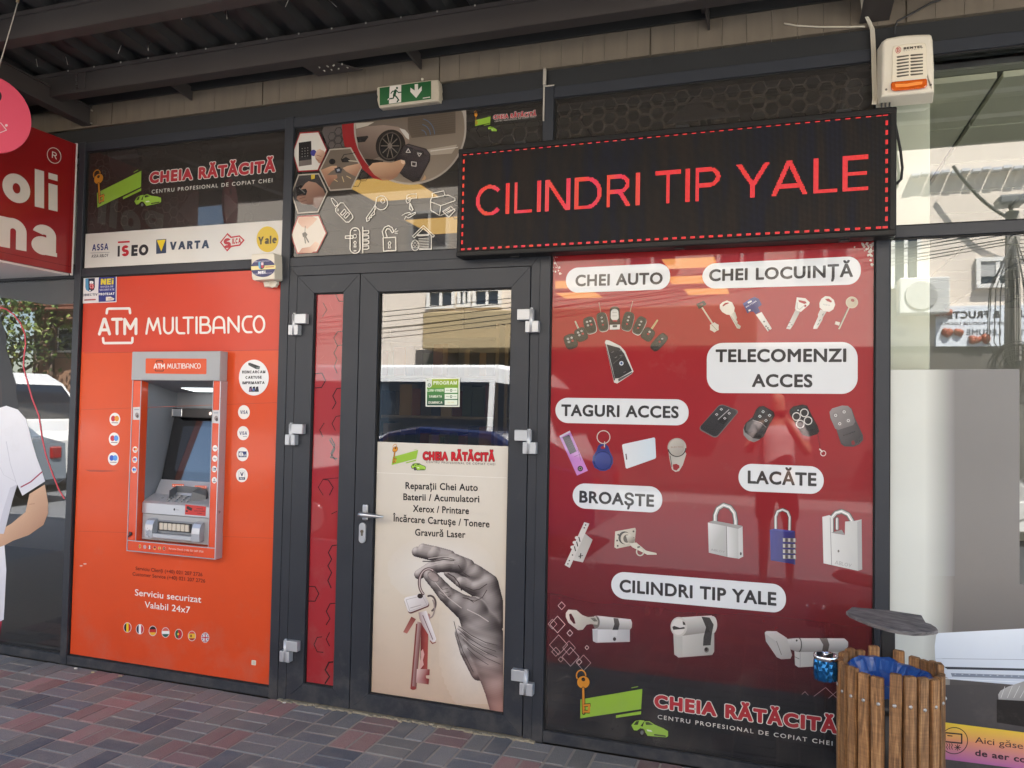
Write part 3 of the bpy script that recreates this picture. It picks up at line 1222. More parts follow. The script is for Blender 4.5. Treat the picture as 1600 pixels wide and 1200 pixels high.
# ---- fascia panel over the cash machine
zs1 = P(285, 354.5, .018).z
t = thing('shop_sign', 'dark sign panel with a red shop name above the cash machine', 'sign', (-3.23, .02, zs1))
mb, m_ = board('dark_panel', -3.925, -2.532, zs1, 3.039, .021, (46, 42, 38))
mb.build('panel', m_, t)
pr = Print(front(.0205))
rect(pr, -3.925, -2.532, zs1, 3.039, (46, 41, 36), (41, 37, 34))
hexes(pr, -3.92, -2.54, zs1 + .0, 3.035, .034, (62, 55, 49), lambda x, z: .9 if (x < -3.35 and z > 2.7) or (-3.35 < x < -2.95 and z < 2.75) else .25, seed=3)
pr.poly([(168, 238), (215, 233), (219, 262), (196, 284), (175, 268)], (56, 49, 46))
pr.poly([(279, 330), (300, 300), (346, 296), (372, 322), (352, 346), (300, 352)], (50, 45, 42))
hexes(pr, -3.70, -3.45, 2.86, 3.03, .03, (60, 53, 50), lambda x, z: .9, seed=8)
pr.build('artwork', PR_GLASS, t)
pr = Print(front(.0205), .0030)
logo_mark(pr, [(221.5, 267), (153, 324.5), (221, 292)])
pr.build('emblem', PR_GLASS, t)
pr = Print(front(.0205), .0030)
logo_text(pr, (234, 286.5), (430.5, 268), 16.5, (237.5, 302.6), (426, 284.8), 5.6)
pr.build('lettering', PR_GLASS, t)

# ---- strip with five maker logos
t = thing('brand_strip', 'white strip with five lock and battery maker logos', 'sign', (-3.23, .02, 2.345))
mb, m_ = board('white_panel', -3.925, -2.532, 2.346, zs1 - .001, .021, (200, 198, 192))
mb.build('panel', m_, t)
pr = Print(front(.0205))
rect(pr, -3.925, -2.532, 2.346, zs1 - .001, (214, 210, 202), (222, 219, 212))
pr.build('backing', PR_SEMI, t)
c5 = lambda x, y: (x / 3.529, 330 + y / 3.529)
NAVY = (40, 44, 110)
pr = Print(front(.0205), .0012)
pr.text('ASSA', c5(508, 219), c5(598, 213), 10.2, NAVY, 'I', bold=.03)
pr.line([c5(500, 231), c5(604, 227)], .8, (150, 150, 150))
pr.text('ASSA ABLOY', c5(505, 257), c5(598, 252), 4.8, (50, 48, 60), 'I', bold=.02)
pr.build('maker_logo', PR_SEMI, t)
pr = Print(front(.0205), .0012)
pr.text('I', c5(649, 251), c5(661, 250), 16.8, (40, 38, 42), 'I', bold=.02)
pr.text('S', c5(671, 250), c5(711, 248), 17.2, (186, 36, 46), 'I', bold=.05)
pr.text('EO', c5(724, 248), c5(818, 243), 17.2, (40, 38, 42), 'I', bold=.05)
pr.line([c5(651, 172), c5(716, 168)], 2.8, (186, 36, 46), butt=True)
pr.build('maker_logo', PR_SEMI, t)
pr = Print(front(.0205), .0012)
pr.poly([c5(862, 157), c5(918, 153), c5(917, 231), c5(862, 236)], (52, 66, 92))
pr.poly([c5(866, 161), c5(914, 157), c5(890, 222)], (226, 196, 40))
pr.text('VARTA', c5(936, 214), c5(1154, 204), 12.6, (48, 62, 84), 'I', bold=.05, track=.05)
pr.build('maker_logo', PR_SEMI, t)
pr = Print(front(.0205), .0012)
RS = (182, 38, 46)
pr.poly([c5(*a) for a in ((1213, 172), (1255, 120), (1277, 140), (1322, 133), (1350, 160), (1324, 191), (1277, 198), (1253, 223))], RS)
pr.poly([c5(*a) for a in ((1222, 172), (1254, 131), (1273, 149), (1320, 141), (1340, 160), (1320, 183), (1273, 190), (1252, 212))], (214, 208, 200))
pr.text('S', c5(1233, 205), c5(1274, 202), 15.5, RS, 'I', bold=.06)
pr.text('ILCA', c5(1281, 181), c5(1330, 177), 8.5, RS, 'I', bold=.05)
pr.build('maker_logo', PR_SEMI, t)
pr = Print(front(.0205), .0012)
pr.ell(*c5(1476, 155), 17.2, 20.2, (212, 180, 48))
pr.text('Yale', c5(1423, 185), c5(1527, 176), 12, (70, 60, 30), 'I', bold=.04)
pr.build('maker_logo', PR_SEMI, t)

# ---- orange board round the cash machine
ATM = thing('cash_machine_board', 'orange board with white lettering filling the bay round the cash machine', 'panel', (-3.23, .02, .06))
zsm = P(285, 549, .018).z
ax0, ax1 = -3.923, -2.5335
mb, m_ = board('orange_board', ax0, ax1, .0615, 2.2845, .021, (190, 70, 40))
# opening for the machine
hx0, hx1, hz0, hz1 = P(214, 720, .02).x, P(335, 720, .02).x, P(270, 860, .02).z, P(270, 565, .02).z
mb.bm.clear()
mb.box(ax0, hx0, .021, .027, .0615, 2.2845)
mb.box(hx1, ax1, .021, .027, .0615, 2.2845)
mb.box(hx0, hx1, .021, .027, .0615, hz0)
mb.box(hx0, hx1, .021, .027, hz1, 2.2845)
mb.build('board', m_, ATM)
pr = Print(front(.0205))
O1, O2 = (206, 66, 42), (218, 78, 30)
for (a, b_, c, d, ct, cb) in ((ax0, ax1, zsm, 2.2845, O1, (208, 66, 42)), (ax0, hx0, hz0, zsm, O2, O2), (hx1, ax1, hz0, zsm, O2, O2), (ax0, ax1, .0615, hz0, O2, (210, 72, 30)), (hx0, hx1, hz1, zsm, O2, O2)):
    rect(pr, a, b_, c, d, ct, cb)
pr.line([(132, 551.5), (437.5, 546.5)], .7, (172, 64, 46))
pr.line([(127, 640.3), (434, 629)], .5, (176, 66, 40))
pr.line([(123, 830), (200, 832)], .5, (176, 66, 40))
pr.line([(342, 838), (428, 841)], .5, (176, 66, 40))
pr.poly([(133, 734), (160, 734.5), (186, 735.6), (160, 737.6), (140, 736.8)], (176, 66, 40))
for (u, v, w) in ((127, 884, 2.2), (133, 881, 2.6)):
    pr.ell(u, v, w, 1, (220, 190, 178))
pr.build('artwork', PR_SEMI, ATM)
def atm_logo(pr, f, w, white, brk):
    top = lambda x: 338 - (x - 165) * 24 / 1307
    bot = lambda x: 467 - (x - 165) * 16 / 1307
    def q(x, t):
        return f(x, bot(x) + (top(x) - bot(x)) * t)
    def arc(cx, cy, rx, ry, a0, a1, n=9):
        return [q(cx + rx * math.cos(math.radians(a0 + (a1 - a0) * k / n)), cy + ry * math.sin(math.radians(a0 + (a1 - a0) * k / n))) for k in range(n + 1)]
    heavy, cs = w * 1.35, []
    for s_ in ([q(178, .05), q(214, .95), q(222, .95), q(258, .05)], [q(194, .3), q(245, .3)], [q(280, .93), q(352, .93)], [q(316, .93), q(316, .06)], [q(376, .05), q(376, .92), q(420, .35), q(464, .92), q(464, .05)]):
        cs += capsules(s_, heavy / 2, False, 10)
    pr.fill(cs, white)
    cs = []
    S_ = [[q(545, .04), q(565, .94), q(600, .25), q(634, .94), q(655, .04)],
          [q(684, .96)] + arc(718, .36, 34, .32, 180, 360) + [q(752, .96)],
          [q(782, .96)] + arc(806, .28, 24, .24, 180, 270, 5) + [q(842, .04)],
          [q(836, .95), q(908, .95)], [q(872, .95), q(872, .04)],
          [q(937, .96), q(937, .04)],
          [q(968, .95), q(968, .05), q(1005, .05)] + arc(1015, .29, 30, .24, -90, 90) + [q(968, .53)],
          [q(968, .95), q(1002, .95)] + arc(1008, .74, 24, .21, 90, -90)[1:],
          [q(1068, .04)] + arc(1112, .62, 40, .34, 180, 0) + [q(1156, .04)], [q(1074, .33), q(1148, .33)],
          [q(1186, .04), q(1186, .9), q(1266, .1), q(1266, .96)],
          [q(1366, .95), q(1340, .95)] + arc(1336, .5, 38, .45, 90, 270, 12) + [q(1366, .05)],
          arc(1425, .5, 41, .46, 0, 360, 22)]
    for s_ in S_:
        cs += capsules(s_, w / 2, False, 10)
    pr.fill(cs, white)
    cs = capsules([f(235, 298), f(240, 266), f(250, 262), f(410, 260), f(415, 266), f(418, 296)], heavy * .42, False, 10)
    cs += capsules([f(207, 492), f(210, 524), f(218, 531), f(428, 529), f(435, 522), f(437, 490)], heavy * .42, False, 10)
    pr.fill(cs, brk)
pr = Print(front(.0205), .0016)
WH = (236, 232, 226)
atm_logo(pr, lambda x, y: (120 + x / 5, 430 + y / 5), 3.4, WH, WH)
pr.build('lettering', PR_SEMI, ATM)
c6 = lambda x, y: (180 + x / 6.314, 870 + y / 6.314)
DKT = (74, 24, 16)
def lines(plane, lift, material, parent, rows):
    for r in rows:
        p_ = Print(plane, lift)
        p_.text(*r[:6], **(r[6] if len(r) > 6 else {}))
        p_.build('lettering', material, parent)
lines(front(.0205), .0016, PR_SEMI, ATM, [
    ('Serviciu Clienți (+40) 021 207 2726', c6(203, 130), c6(862, 192), 5.4, DKT, 'B', dict(bold=.006)),
    ('Customer Service (+40) 021 207 2726', c6(173, 184), c6(889, 255), 5.4, DKT, 'B', dict(bold=.006)),
    ('Serviciu securizat', c6(196, 380), c6(850, 453), 9.8, WH, 'B', dict(bold=.008)),
    ('Valabil 24x7', c6(292, 500), c6(740, 556), 9.8, WH, 'B', dict(bold=.008))])
def roundel(u, v, ru, rv, paint, name='badge', y=.0205, par=None, lift=.0016, col=(238, 234, 228)):
    pr = Print(front(y), lift)
    pr.ell(u, v, ru, rv, col, n=30)
    paint(pr, u, v, ru, rv)
    return pr.build(name, PR_SEMI, par)
def two_circles(c1, c2):
    def g(pr, u, v, ru, rv):
        pr.ell(u - ru * .3, v - rv * .12, ru * .42, rv * .44, c1, n=20)
        pr.ell(u + ru * .36, v - rv * .12, ru * .42, rv * .44, c2, n=20)
        pr.line([(u - ru * .55, v + rv * .52), (u + ru * .55, v + rv * .54)], rv * .13, (150, 130, 130))
    return g
def visa(under):
    def g(pr, u, v, ru, rv):
        pr.text('VISA', (u - ru * .62, v + rv * .25), (u + ru * .66, v + rv * .25), rv * .5, (36, 40, 96), 'I', bold=.03)
        if under:
            pr.line([(u, v + rv * .48), (u + ru * .6, v + rv * .48)], rv * .09, (150, 150, 160))
    return g
def plus(pr, u, v, ru, rv):
    pr.poly([(u - ru * .68, v - rv * .4), (u + ru * .68, v - rv * .4), (u + ru * .68, v + rv * .42), (u - ru * .68, v + rv * .42)], (30, 50, 104))
    pr.ell(u - ru * .25, v, ru * .34, rv * .32, (238, 236, 230), n=16)
    pr.line([(u - ru * .25, v - rv * .3), (u - ru * .25, v + rv * .3)], ru * .1, (30, 50, 104))
    pr.text('PLUS', (u + ru * .02, v + rv * .3), (u + ru * .62, v + rv * .3), rv * .26, (238, 236, 230), 'I', bold=.03)
def vpay(pr, u, v, ru, rv):
    pr.line([(u - ru * .5, v - rv * .6), (u + ru * .5, v - rv * .6), (u + ru * .5, v + rv * .6), (u - ru * .5, v + rv * .6)], rv * .05, (150, 152, 170), closed=True)
    pr.text('V', (u - ru * .3, v + rv * .12), (u + ru * .3, v + rv * .12), rv * .55, (30, 36, 80), 'I', bold=.04)
    pr.poly([(u - ru * .52, v + rv * .28), (u + ru * .52, v + rv * .28), (u + ru * .52, v + rv * .64), (u - ru * .52, v + rv * .64)], (30, 36, 80))
    pr.text('PAY', (u - ru * .34, v + rv * .56), (u + ru * .34, v + rv * .56), rv * .2, (238, 236, 230), 'I', bold=.03)
REDC, ORC, BLC, NVC = (196, 34, 58), (228, 150, 48), (74, 150, 226), (36, 84, 190)
cards_l = (two_circles(REDC, ORC), two_circles(REDC, BLC), two_circles(NVC, BLC))
for (u, v), g in zip(((179.8, 655.2), (178.7, 686), (177.4, 716.8)), cards_l):
    roundel(u, v, 8.4, 10.2, g, 'card_badge', par=ATM)
cards_r = (visa(False), visa(True), plus, vpay)
for (u, v), g in zip(((381.4, 644), (380.2, 676.8), (379.3, 709.7), (378.3, 742.5)), cards_r):
    roundel(u, v, 9.2, 11, g, 'card_badge', par=ATM)
def clipd(u, v, ru, rv, a, b_, vert):
    """slice of an ellipse between fractions a and b (across or down)"""
    out = []
    n = 8
    if vert:
        for k in range(n + 1):
            x = a + (b_ - a) * k / n
            out.append((u + ru * x, v - rv * math.sqrt(max(0, 1 - x * x))))
        for k in range(n + 1):
            x = b_ + (a - b_) * k / n
            out.append((u + ru * x, v + rv * math.sqrt(max(0, 1 - x * x))))
    else:
        for k in range(n + 1):
            y = a + (b_ - a) * k / n
            out.append((u + ru * math.sqrt(max(0, 1 - y * y)), v + rv * y))
        for k in range(n + 1):
            y = b_ + (a - b_) * k / n
            out.append((u - ru * math.sqrt(max(0, 1 - y * y)), v + rv * y))
    return out
def flag(cols, vert, extra=None, cuts=None):
    def g(pr, u, v, ru, rv):
        ru, rv = ru * .86, rv * .88
        cu = cuts or [-1 + 2 * k / len(cols) for k in range(len(cols) + 1)]
        for k, c in enumerate(cols):
            pr.poly(clipd(u, v, ru, rv, cu[k] * .999, cu[k + 1] * .999, vert), c)
        if extra:
            extra(pr, u, v, ru, rv)
    return g
def uk(pr, u, v, ru, rv):
    for (a, b_) in (((-.66, -.7), (.66, .7)), ((-.66, .7), (.66, -.7))):
        pr.line([(u + ru * a[0], v + rv * a[1]), (u + ru * b_[0], v + rv * b_[1])], ru * .3, (232, 228, 228), butt=True)
    for (a, b_, w, c) in (((0, -1), (0, 1), .62, (232, 228, 228)), ((-1, 0), (1, 0), .62, (232, 228, 228)), ((0, -1), (0, 1), .32, (186, 34, 54)), ((-1, 0), (1, 0), .32, (186, 34, 54))):
        pr.line([(u + ru * a[0] * .95, v + rv * a[1] * .95), (u + ru * b_[0] * .95, v + rv * b_[1] * .95)], ru * w, c, butt=True)
dot = lambda c, dx, r: (lambda pr, u, v, ru, rv: pr.ell(u + ru * dx, v, ru * r, rv * r, c, n=12))
FLG = [flag([(28, 26, 30), (236, 196, 36), (190, 40, 40)], True), flag([(40, 44, 70), (234, 234, 236), (190, 40, 50)], True),
       flag([(34, 28, 30), (190, 36, 36), (236, 180, 40)], False), flag([(206, 90, 80), (236, 234, 230), (50, 90, 80)], False),
       flag([(44, 90, 58), (190, 36, 46)], True, dot((226, 180, 60), -.12, .26), [-1, -.15, 1]), flag([(206, 66, 56), (232, 180, 44), (166, 44, 40)], False, dot((120, 70, 40), -.25, .3), [-1, -.5, .5, 1]),
       flag([(50, 56, 120)], True, uk)]
for (x, y), g in zip(((123, 697), (246, 714), (373, 730), (499, 746), (628, 762), (759, 780), (890, 796)), FLG):
    u, v = c6(x, y)
    roundel(u, v, 6.3, 8.1, g, 'flag_badge', par=ATM, col=(214, 200, 196))
pr = Print(front(.0205), .0016)
pr.rrect([(393.5, 1031), (400.5, 1032), (400, 1039.5), (393, 1038.7)], 1, (222, 214, 196))
for a in range(3):
    pr.line([(395, 1033.5 + a * 1.7), (398.7, 1034 + a * 1.7)], .5, (150, 140, 130))
pr.build('inspection_tag', PR_MATT, ATM)

# ---- stickers on the board
t = thing('security_sticker', 'white and blue security company sticker at the upper left corner of the orange board', 'sticker', tuple(P(155, 452, .018)))
cs_ = lambda x, y: (125 + x / 21.8, 425 + y / 21.8)
pr = Print(front(.0205), .0028)
pr.poly([cs_(60, 190), cs_(1262, 128), cs_(1255, 1028), cs_(52, 1075)], (232, 226, 226))
pr.poly([cs_(655, 185), cs_(1235, 155), cs_(1228, 1000), cs_(650, 1022), cs_(635, 600)], (48, 52, 128))
pr.build('backing', PR_SEMI, t)
pr = Print(front(.0205), .0034)
sh = [(200, 225), (520, 212), (522, 520), (490, 610), (355, 690), (225, 610), (200, 520)]
pr.poly([cs_(*a) for a in sh], (34, 40, 66))
pr.poly([cs_(*a) for a in ((200, 225), (300, 222), (312, 660), (225, 610), (200, 520))], (84, 150, 190))
pr.poly([cs_(*a) for a in ((340, 400), (420, 370), (500, 450), (480, 560), (420, 600), (350, 540))], (190, 40, 54))
pr.text('n', cs_(345, 400), cs_(470, 400), 5.6, (236, 236, 236), 'I', bold=.06)
pr.text('CS', cs_(345, 560), cs_(475, 560), 6.5, (230, 170, 170), 'I', bold=.03)
pr.ell(*cs_(355, 640), 1.2, 1.4, (236, 236, 236))
pr.text('OBIECTIV', cs_(95, 828), cs_(615, 805), 3.6, (44, 48, 84), 'I', bold=.03)
pr.line([cs_(180, 958), cs_(535, 940)], 2.2, (176, 84, 84))
pr.text('NEi', cs_(722, 437), cs_(1155, 425), 9.2, (226, 204, 60), 'I', bold=.05)
pr.text('DIVIZIA DE', cs_(720, 540), cs_(1150, 522), 2.7, (190, 186, 214), 'I', bold=.03)
pr.text('SECURITATE', cs_(685, 645), cs_(1185, 628), 2.9, (190, 186, 214), 'I', bold=.03)
pr.text('PROTEJAT', cs_(655, 802), cs_(1190, 780), 3.7, (236, 234, 236), 'I', bold=.04)
pr.poly([cs_(900, 850), cs_(1060, 840), cs_(1195, 915), cs_(1150, 965), cs_(900, 985)], (226, 216, 206))
pr.text('nei', cs_(975, 950), cs_(1120, 940), 3.2, (160, 120, 90), 'B')
pr.build('lettering', PR_SEMI, t)
t = thing('printer_sticker', 'round white sticker about refilling printer cartridges beside the cash machine hood', 'sticker', tuple(P(397, 590, .018)))
c7 = lambda x, y: (350 + x / 5.217, 550 + y / 5.217)
pr = Print(front(.0205), .0028)
pr.ell(*c7(246, 209), 23.3, 28, (236, 236, 236), n=48)
pr.build('backing', PR_SEMI, t)
pr = Print(front(.0205), .0033)
BK = (34, 32, 34)
pr.poly([c7(200, 90), c7(215, 88), c7(298, 118), c7(292, 142), c7(265, 140), c7(203, 108)], (60, 66, 64))
pr.poly([c7(203, 92), c7(214, 91), c7(290, 118), c7(262, 124)], (40, 44, 42))
pr.poly([c7(265, 126), c7(296, 118), c7(292, 140), c7(267, 138)], (110, 120, 116))
pr.text('REINCARCAM', c7(151, 175), c7(340, 173), 4.3, BK, 'I', bold=.04)
pr.text('CARTUSE', c7(178, 219), c7(310, 217), 4.3, BK, 'I', bold=.04)
pr.text('IMPRIMANTA', c7(153, 263), c7(334, 261), 4.3, BK, 'I', bold=.04)
for k, (x, c) in enumerate(((205, (150, 90, 140)), (232, (80, 110, 170)), (258, (60, 60, 70)))):
    pr.poly([c7(x, 325), c7(x + 6, 285), c7(x + 24, 280), c7(x + 30, 324)], (44, 40, 58))
    pr.poly([c7(x + 4, 318), c7(x + 9, 298), c7(x + 19, 296), c7(x + 22, 318)], c)
pr.build('lettering', PR_SEMI, t)

# ---- picture panel over the door
T_ = lambda x, y: (450 + x / 4.8, 160 + y / 4.8)
TQ = lambda *p: [T_(*a) for a in p]
t = thing('picture_panel', 'dark panel with car key photographs and white line icons above the door', 'sign', (-1.77, .02, 2.35))
mb, m_ = board('picture_panel', -2.465, -1.0745, 2.346, 3.039, .026, (40, 36, 33))
pr = Print(front(.0205))
rect(pr, -2.465, -1.0745, 2.346, 3.039, (46, 42, 38), (54, 50, 46))
hexes(pr, -2.3, -1.95, 2.7, 3.03, .03, (44, 40, 38), lambda x, z: .85, seed=4)
hexes(pr, -1.6, -1.08, 2.4, 2.75, .036, (54, 49, 46), lambda x, z: .6, seed=5)
hexes(pr, -1.42, -1.08, 2.75, 3.03, .042, (70, 63, 58), lambda x, z: .8, seed=6, w=.003)
pr.poly(TQ((255, 215), (275, 170), (410, 158), (420, 335), (320, 345), (298, 330)), (92, 84, 80))
hexes(pr, -2.27, -2.05, 2.78, 3.03, .026, (58, 52, 50), lambda x, z: .75, seed=12)
pr.build('artwork', PR_GLASS, t)
# big round photograph: red crescent, grey rim, car wheel and remote
pr = Print(front(.0205), .0030)
cx, cy, rx, ry = 918, 190, 422, 428
def arcq(x0, y0, x1, y1, n=40, cx=918, cy=190, rx=422, ry=428, a0=-7, a1=185):
    return [(cx + rx * math.cos(math.radians(a0 + (a1 - a0) * k / n)), cy + ry * math.sin(math.radians(a0 + (a1 - a0) * k / n))) for k in range(n + 1)]
o_ = arcq(0, 0, 0, 0, cx=918, cy=190, rx=422, ry=428, a0=-18, a1=187)
topL = o_[-1]
pr.poly(TQ((406, 158), (497, 150), (502, 240), (530, 350), (600, 470), (690, 560), (716, 588), (640, 570), (560, 500), (540, 470), (505, 405), (478, 345), (428, 335), (412, 250)), (150, 32, 34))
edge = [a for a in arcq(0, 0, 0, 0, n=48, a0=-20, a1=186)]
rim_o = [(1338, 52), (1339, 120)] + [a for a in edge if a[1] > 150] + [(496, 152)]
pr.poly(TQ(*rim_o), (170, 160, 148))
ins = arcq(0, 0, 0, 0, n=48, rx=408, ry=414, a0=-20, a1=186)
rim_i = [(1258, 60), (1290, 58), (1298, 60), (1324, 120)] + [a for a in ins if a[1] > 150] + [(512, 152)]
pr.poly(TQ((1296, 58), *[a for a in ins if a[1] > 58 or a[0] < 700][0:], (512, 152)), [(*T_(700, 60), (104, 92, 80)), (*T_(900, 600), (140, 126, 110))])
pr.poly(TQ((900, 115), (1258, 62), (1258, 232), (930, 268), (900, 200)), (92, 80, 68))
for k in range(9):
    pr.line(TQ((905 + k * 6, 130 + k * 15), (1256, 80 + k * 17)), .7, (80, 70, 58))
pr.poly(TQ((1000, 362), (1270, 318), (1258, 345), (1230, 385), (1065, 398)), (168, 156, 140))
pr.poly(TQ((1070, 362), (1280, 335), (1276, 342), (1070, 372)), (206, 196, 180))
pr.build('photo_background', PR_GLASS, t)
pr = Print(front(.0205), .0042)
# car body and wheel
pr.poly(TQ((512, 205), (600, 182), (720, 172), (830, 186), (900, 225), (915, 260), (912, 300), (880, 330), (640, 430), (575, 425), (530, 345)), [(*T_(700, 180), (150, 130, 116)), (*T_(640, 430), (92, 76, 66))])
pr.poly(TQ((512, 158), (650, 150), (600, 178), (515, 200)), (190, 180, 164))
pr.poly(TQ((516, 262), (600, 252), (606, 262), (580, 298), (526, 302)), (34, 30, 28))
pr.poly(TQ((838, 195), (880, 208), (908, 240), (912, 282), (890, 268), (858, 226)), (206, 200, 190))
pr.ell(*T_(772, 325), 23, 25, (36, 31, 28), rot=20)
pr.ell(*T_(768, 328), 17, 21.5, (84, 74, 66), rot=15)
pr.ell(*T_(768, 328), 15.5, 20, (28, 24, 22), rot=15)
for k in range(10):
    a = k * math.pi / 5
    pr.line([T_(768, 328), T_(768 + 66 * math.cos(a), 328 + 88 * math.sin(a))], 1.5, (104, 94, 84))
pr.ell(*T_(768, 328), 3.5, 4.5, (120, 110, 100))
pr.poly(TQ((575, 425), (660, 432), (720, 440), (700, 470), (610, 480), (590, 450)), (26, 22, 20))
pr.build('car_photo', PR_GLASS, t)
pr = Print(front(.0205), .0056)
for k in range(3):
    pr.line([T_(1000 + (40 + 32 * k) * math.cos(math.radians(x)), 250 + (40 + 42 * k) * math.sin(math.radians(x))) for x in np.linspace(-80, -5, 12)], 1.3, (84, 104, 124))
# remote in a hand
pr.poly(TQ((860, 330), (905, 312), (1040, 350), (1072, 390), (1068, 440), (990, 590), (940, 600), (870, 560), (830, 520), (800, 440)), (40, 34, 34))
pr.poly(TQ((868, 334), (908, 320), (1036, 357), (1064, 392), (1060, 436), (985, 575), (880, 540), (830, 470)), [(*T_(1000, 340), (74, 64, 64)), (*T_(900, 560), (48, 41, 41))])
for (x, y) in ((905, 365), (990, 392), (865, 425), (950, 465)):
    pr.rrect(TQ((x - 36, y - 34), (x + 34, y - 24), (x + 36, y + 34), (x - 34, y + 26)), 3, (52, 45, 45))
pr.line(TQ((890, 377), (906, 350), (921, 378)), 1, (214, 206, 198), closed=True)
pr.line(TQ((974, 382), (1004, 386), (988, 408)), 1, (214, 206, 198), closed=True)
pr.line(TQ((930, 448), (966, 452), (964, 482), (932, 478)), 1, (214, 206, 198), closed=True)
pr.poly(TQ((608, 490), (640, 458), (700, 450), (780, 455), (850, 432), (880, 440), (884, 462), (862, 500), (820, 560), (780, 584), (720, 590), (650, 545)), [(*T_(700, 450), (204, 164, 128)), (*T_(740, 590), (150, 108, 84))])
pr.poly(TQ((850, 433), (880, 440), (882, 458), (868, 468), (852, 455)), (226, 196, 164))
pr.poly(TQ((1005, 590), (1030, 545), (1040, 570), (1030, 584)), (190, 150, 112))
pr.build('remote_photo', PR_GLASS, t)
# four hexagonal photographs
def hexa(pts, border, inner, name):
    pr = Print(front(.0205), .0068)
    c = np.mean(np.array(pts), 0)
    pr.poly(TQ(*pts), border)
    pr.poly(TQ(*[tuple(c + (np.array(p) - c) * .93) for p in pts]), inner[0])
    inner[1](pr)
    pr.build(name, PR_GLASS, t)
def h1(pr):
    pr.poly(TQ((86, 305), (180, 292), (184, 470), (86, 484)), (110, 100, 96))
    pr.poly(TQ((86, 305), (180, 292), (182, 430), (86, 442)), (32, 30, 30))
    for r in range(4):
        for c in range(3):
            pr.ell(*T_(112 + c * 21, 350 + r * 20 - c * 3), .7, .8, (150, 146, 140), n=8)
    pr.ell(*T_(197, 382), 4.6, 5, (66, 62, 140))
    pr.poly(TQ((205, 400), (225, 360), (245, 352), (275, 368), (285, 390), (255, 450), (240, 462), (215, 430)), [(*T_(215, 360), (222, 190, 166)), (*T_(270, 450), (160, 116, 92))])
    pr.line(TQ((222, 400), (255, 408)), .8, (130, 80, 62))
    pr.line(TQ((214, 425), (238, 440)), .8, (130, 80, 62))
hexa([(93, 228), (237, 218), (301, 357), (232, 517), (80, 526), (36, 380)], (150, 34, 38), ((222, 218, 208), h1), 'hexagon_photo')
def h2(pr):
    pr.ell(*T_(337, 447), 5, 4.5, (34, 32, 32), n=16)
    pr.poly(TQ((402, 432), (440, 412), (470, 430), (462, 452), (412, 452)), (36, 33, 32))
    pr.line(TQ((405, 428), (425, 395), (470, 388), (508, 380)), 1.1, (40, 36, 34))
    pr.line(TQ((462, 440), (525, 446)), 1.6, (190, 180, 160))
    pr.poly(TQ((252, 510), (330, 480), (372, 478), (372, 496), (330, 520), (300, 548), (372, 545), (376, 570), (335, 600), (312, 640)), [(*T_(330, 480), (206, 164, 132)), (*T_(300, 600), (140, 94, 74))])
    pr.poly(TQ((416, 495), (450, 480), (545, 460), (552, 492), (515, 560), (490, 548), (440, 520)), [(*T_(460, 470), (212, 172, 140)), (*T_(510, 560), (150, 106, 84))])
    pr.poly(TQ((352, 498), (392, 486), (414, 505), (402, 534), (366, 535)), (62, 62, 68))
    pr.poly(TQ((370, 505), (390, 500), (396, 516), (376, 522)), (150, 154, 160))
    for a in ((412, 560, 424, 598), (446, 556, 476, 572), (352, 580, 376, 596)):
        pr.line(TQ(a[:2], a[2:]), 1.2, (200, 176, 130))
hexa([(317, 352), (478, 340), (560, 490), (482, 656), (320, 668), (240, 510)], (178, 168, 154), ((112, 98, 84), h2), 'hexagon_photo')
def h3(pr):
    pr.poly(TQ((178, 545), (208, 543), (205, 575), (180, 580)), (206, 176, 56))
    pr.poly(TQ((62, 640), (105, 622), (152, 660), (140, 695), (75, 705)), (34, 32, 32))
    pr.line(TQ((90, 645), (130, 680)), 1.4, (110, 108, 106))
    pr.poly(TQ((100, 655), (135, 610), (160, 594), (215, 605), (268, 650), (284, 690), (250, 770), (225, 800), (180, 770), (110, 765), (70, 725), (75, 705), (110, 700), (140, 700), (150, 670), (140, 650)), [(*T_(150, 600), (176, 138, 116)), (*T_(240, 780), (104, 72, 60))])
    for a in ((85, 700, 120, 690), (92, 725, 135, 712), (105, 748, 145, 735)):
        pr.line(TQ(a[:2], a[2:]), .9, (96, 64, 54))
hexa([(82, 542), (238, 533), (304, 672), (232, 828), (78, 838), (28, 690)], (178, 168, 154), ((58, 54, 54), h3), 'hexagon_photo')
def h4(pr):
    pr.poly(TQ((85, 865), (190, 858), (226, 875), (190, 915), (150, 950), (110, 935), (78, 900)), [(*T_(100, 860), (206, 156, 130)), (*T_(150, 950), (232, 196, 170))])
    pr.line(TQ((135, 930), (132, 985)), 1, (120, 110, 100))
    pr.poly(TQ((112, 985), (135, 972), (152, 992), (140, 1015), (118, 1012)), (92, 84, 72))
    pr.line(TQ((130, 1010), (137, 1056)), 2, (104, 96, 84))
    pr.line(TQ((138, 1010), (160, 1050)), 2, (84, 76, 66))
    pr.poly(TQ((85, 1130), (110, 1095), (170, 1085), (210, 1045), (240, 1060), (215, 1110), (180, 1132)), [(*T_(200, 1050), (236, 204, 178)), (*T_(110, 1130), (190, 134, 108))])
hexa([(80, 854), (238, 845), (297, 982), (224, 1128), (72, 1137), (24, 996)], (170, 60, 52), ((230, 220, 204), h4), 'hexagon_photo')
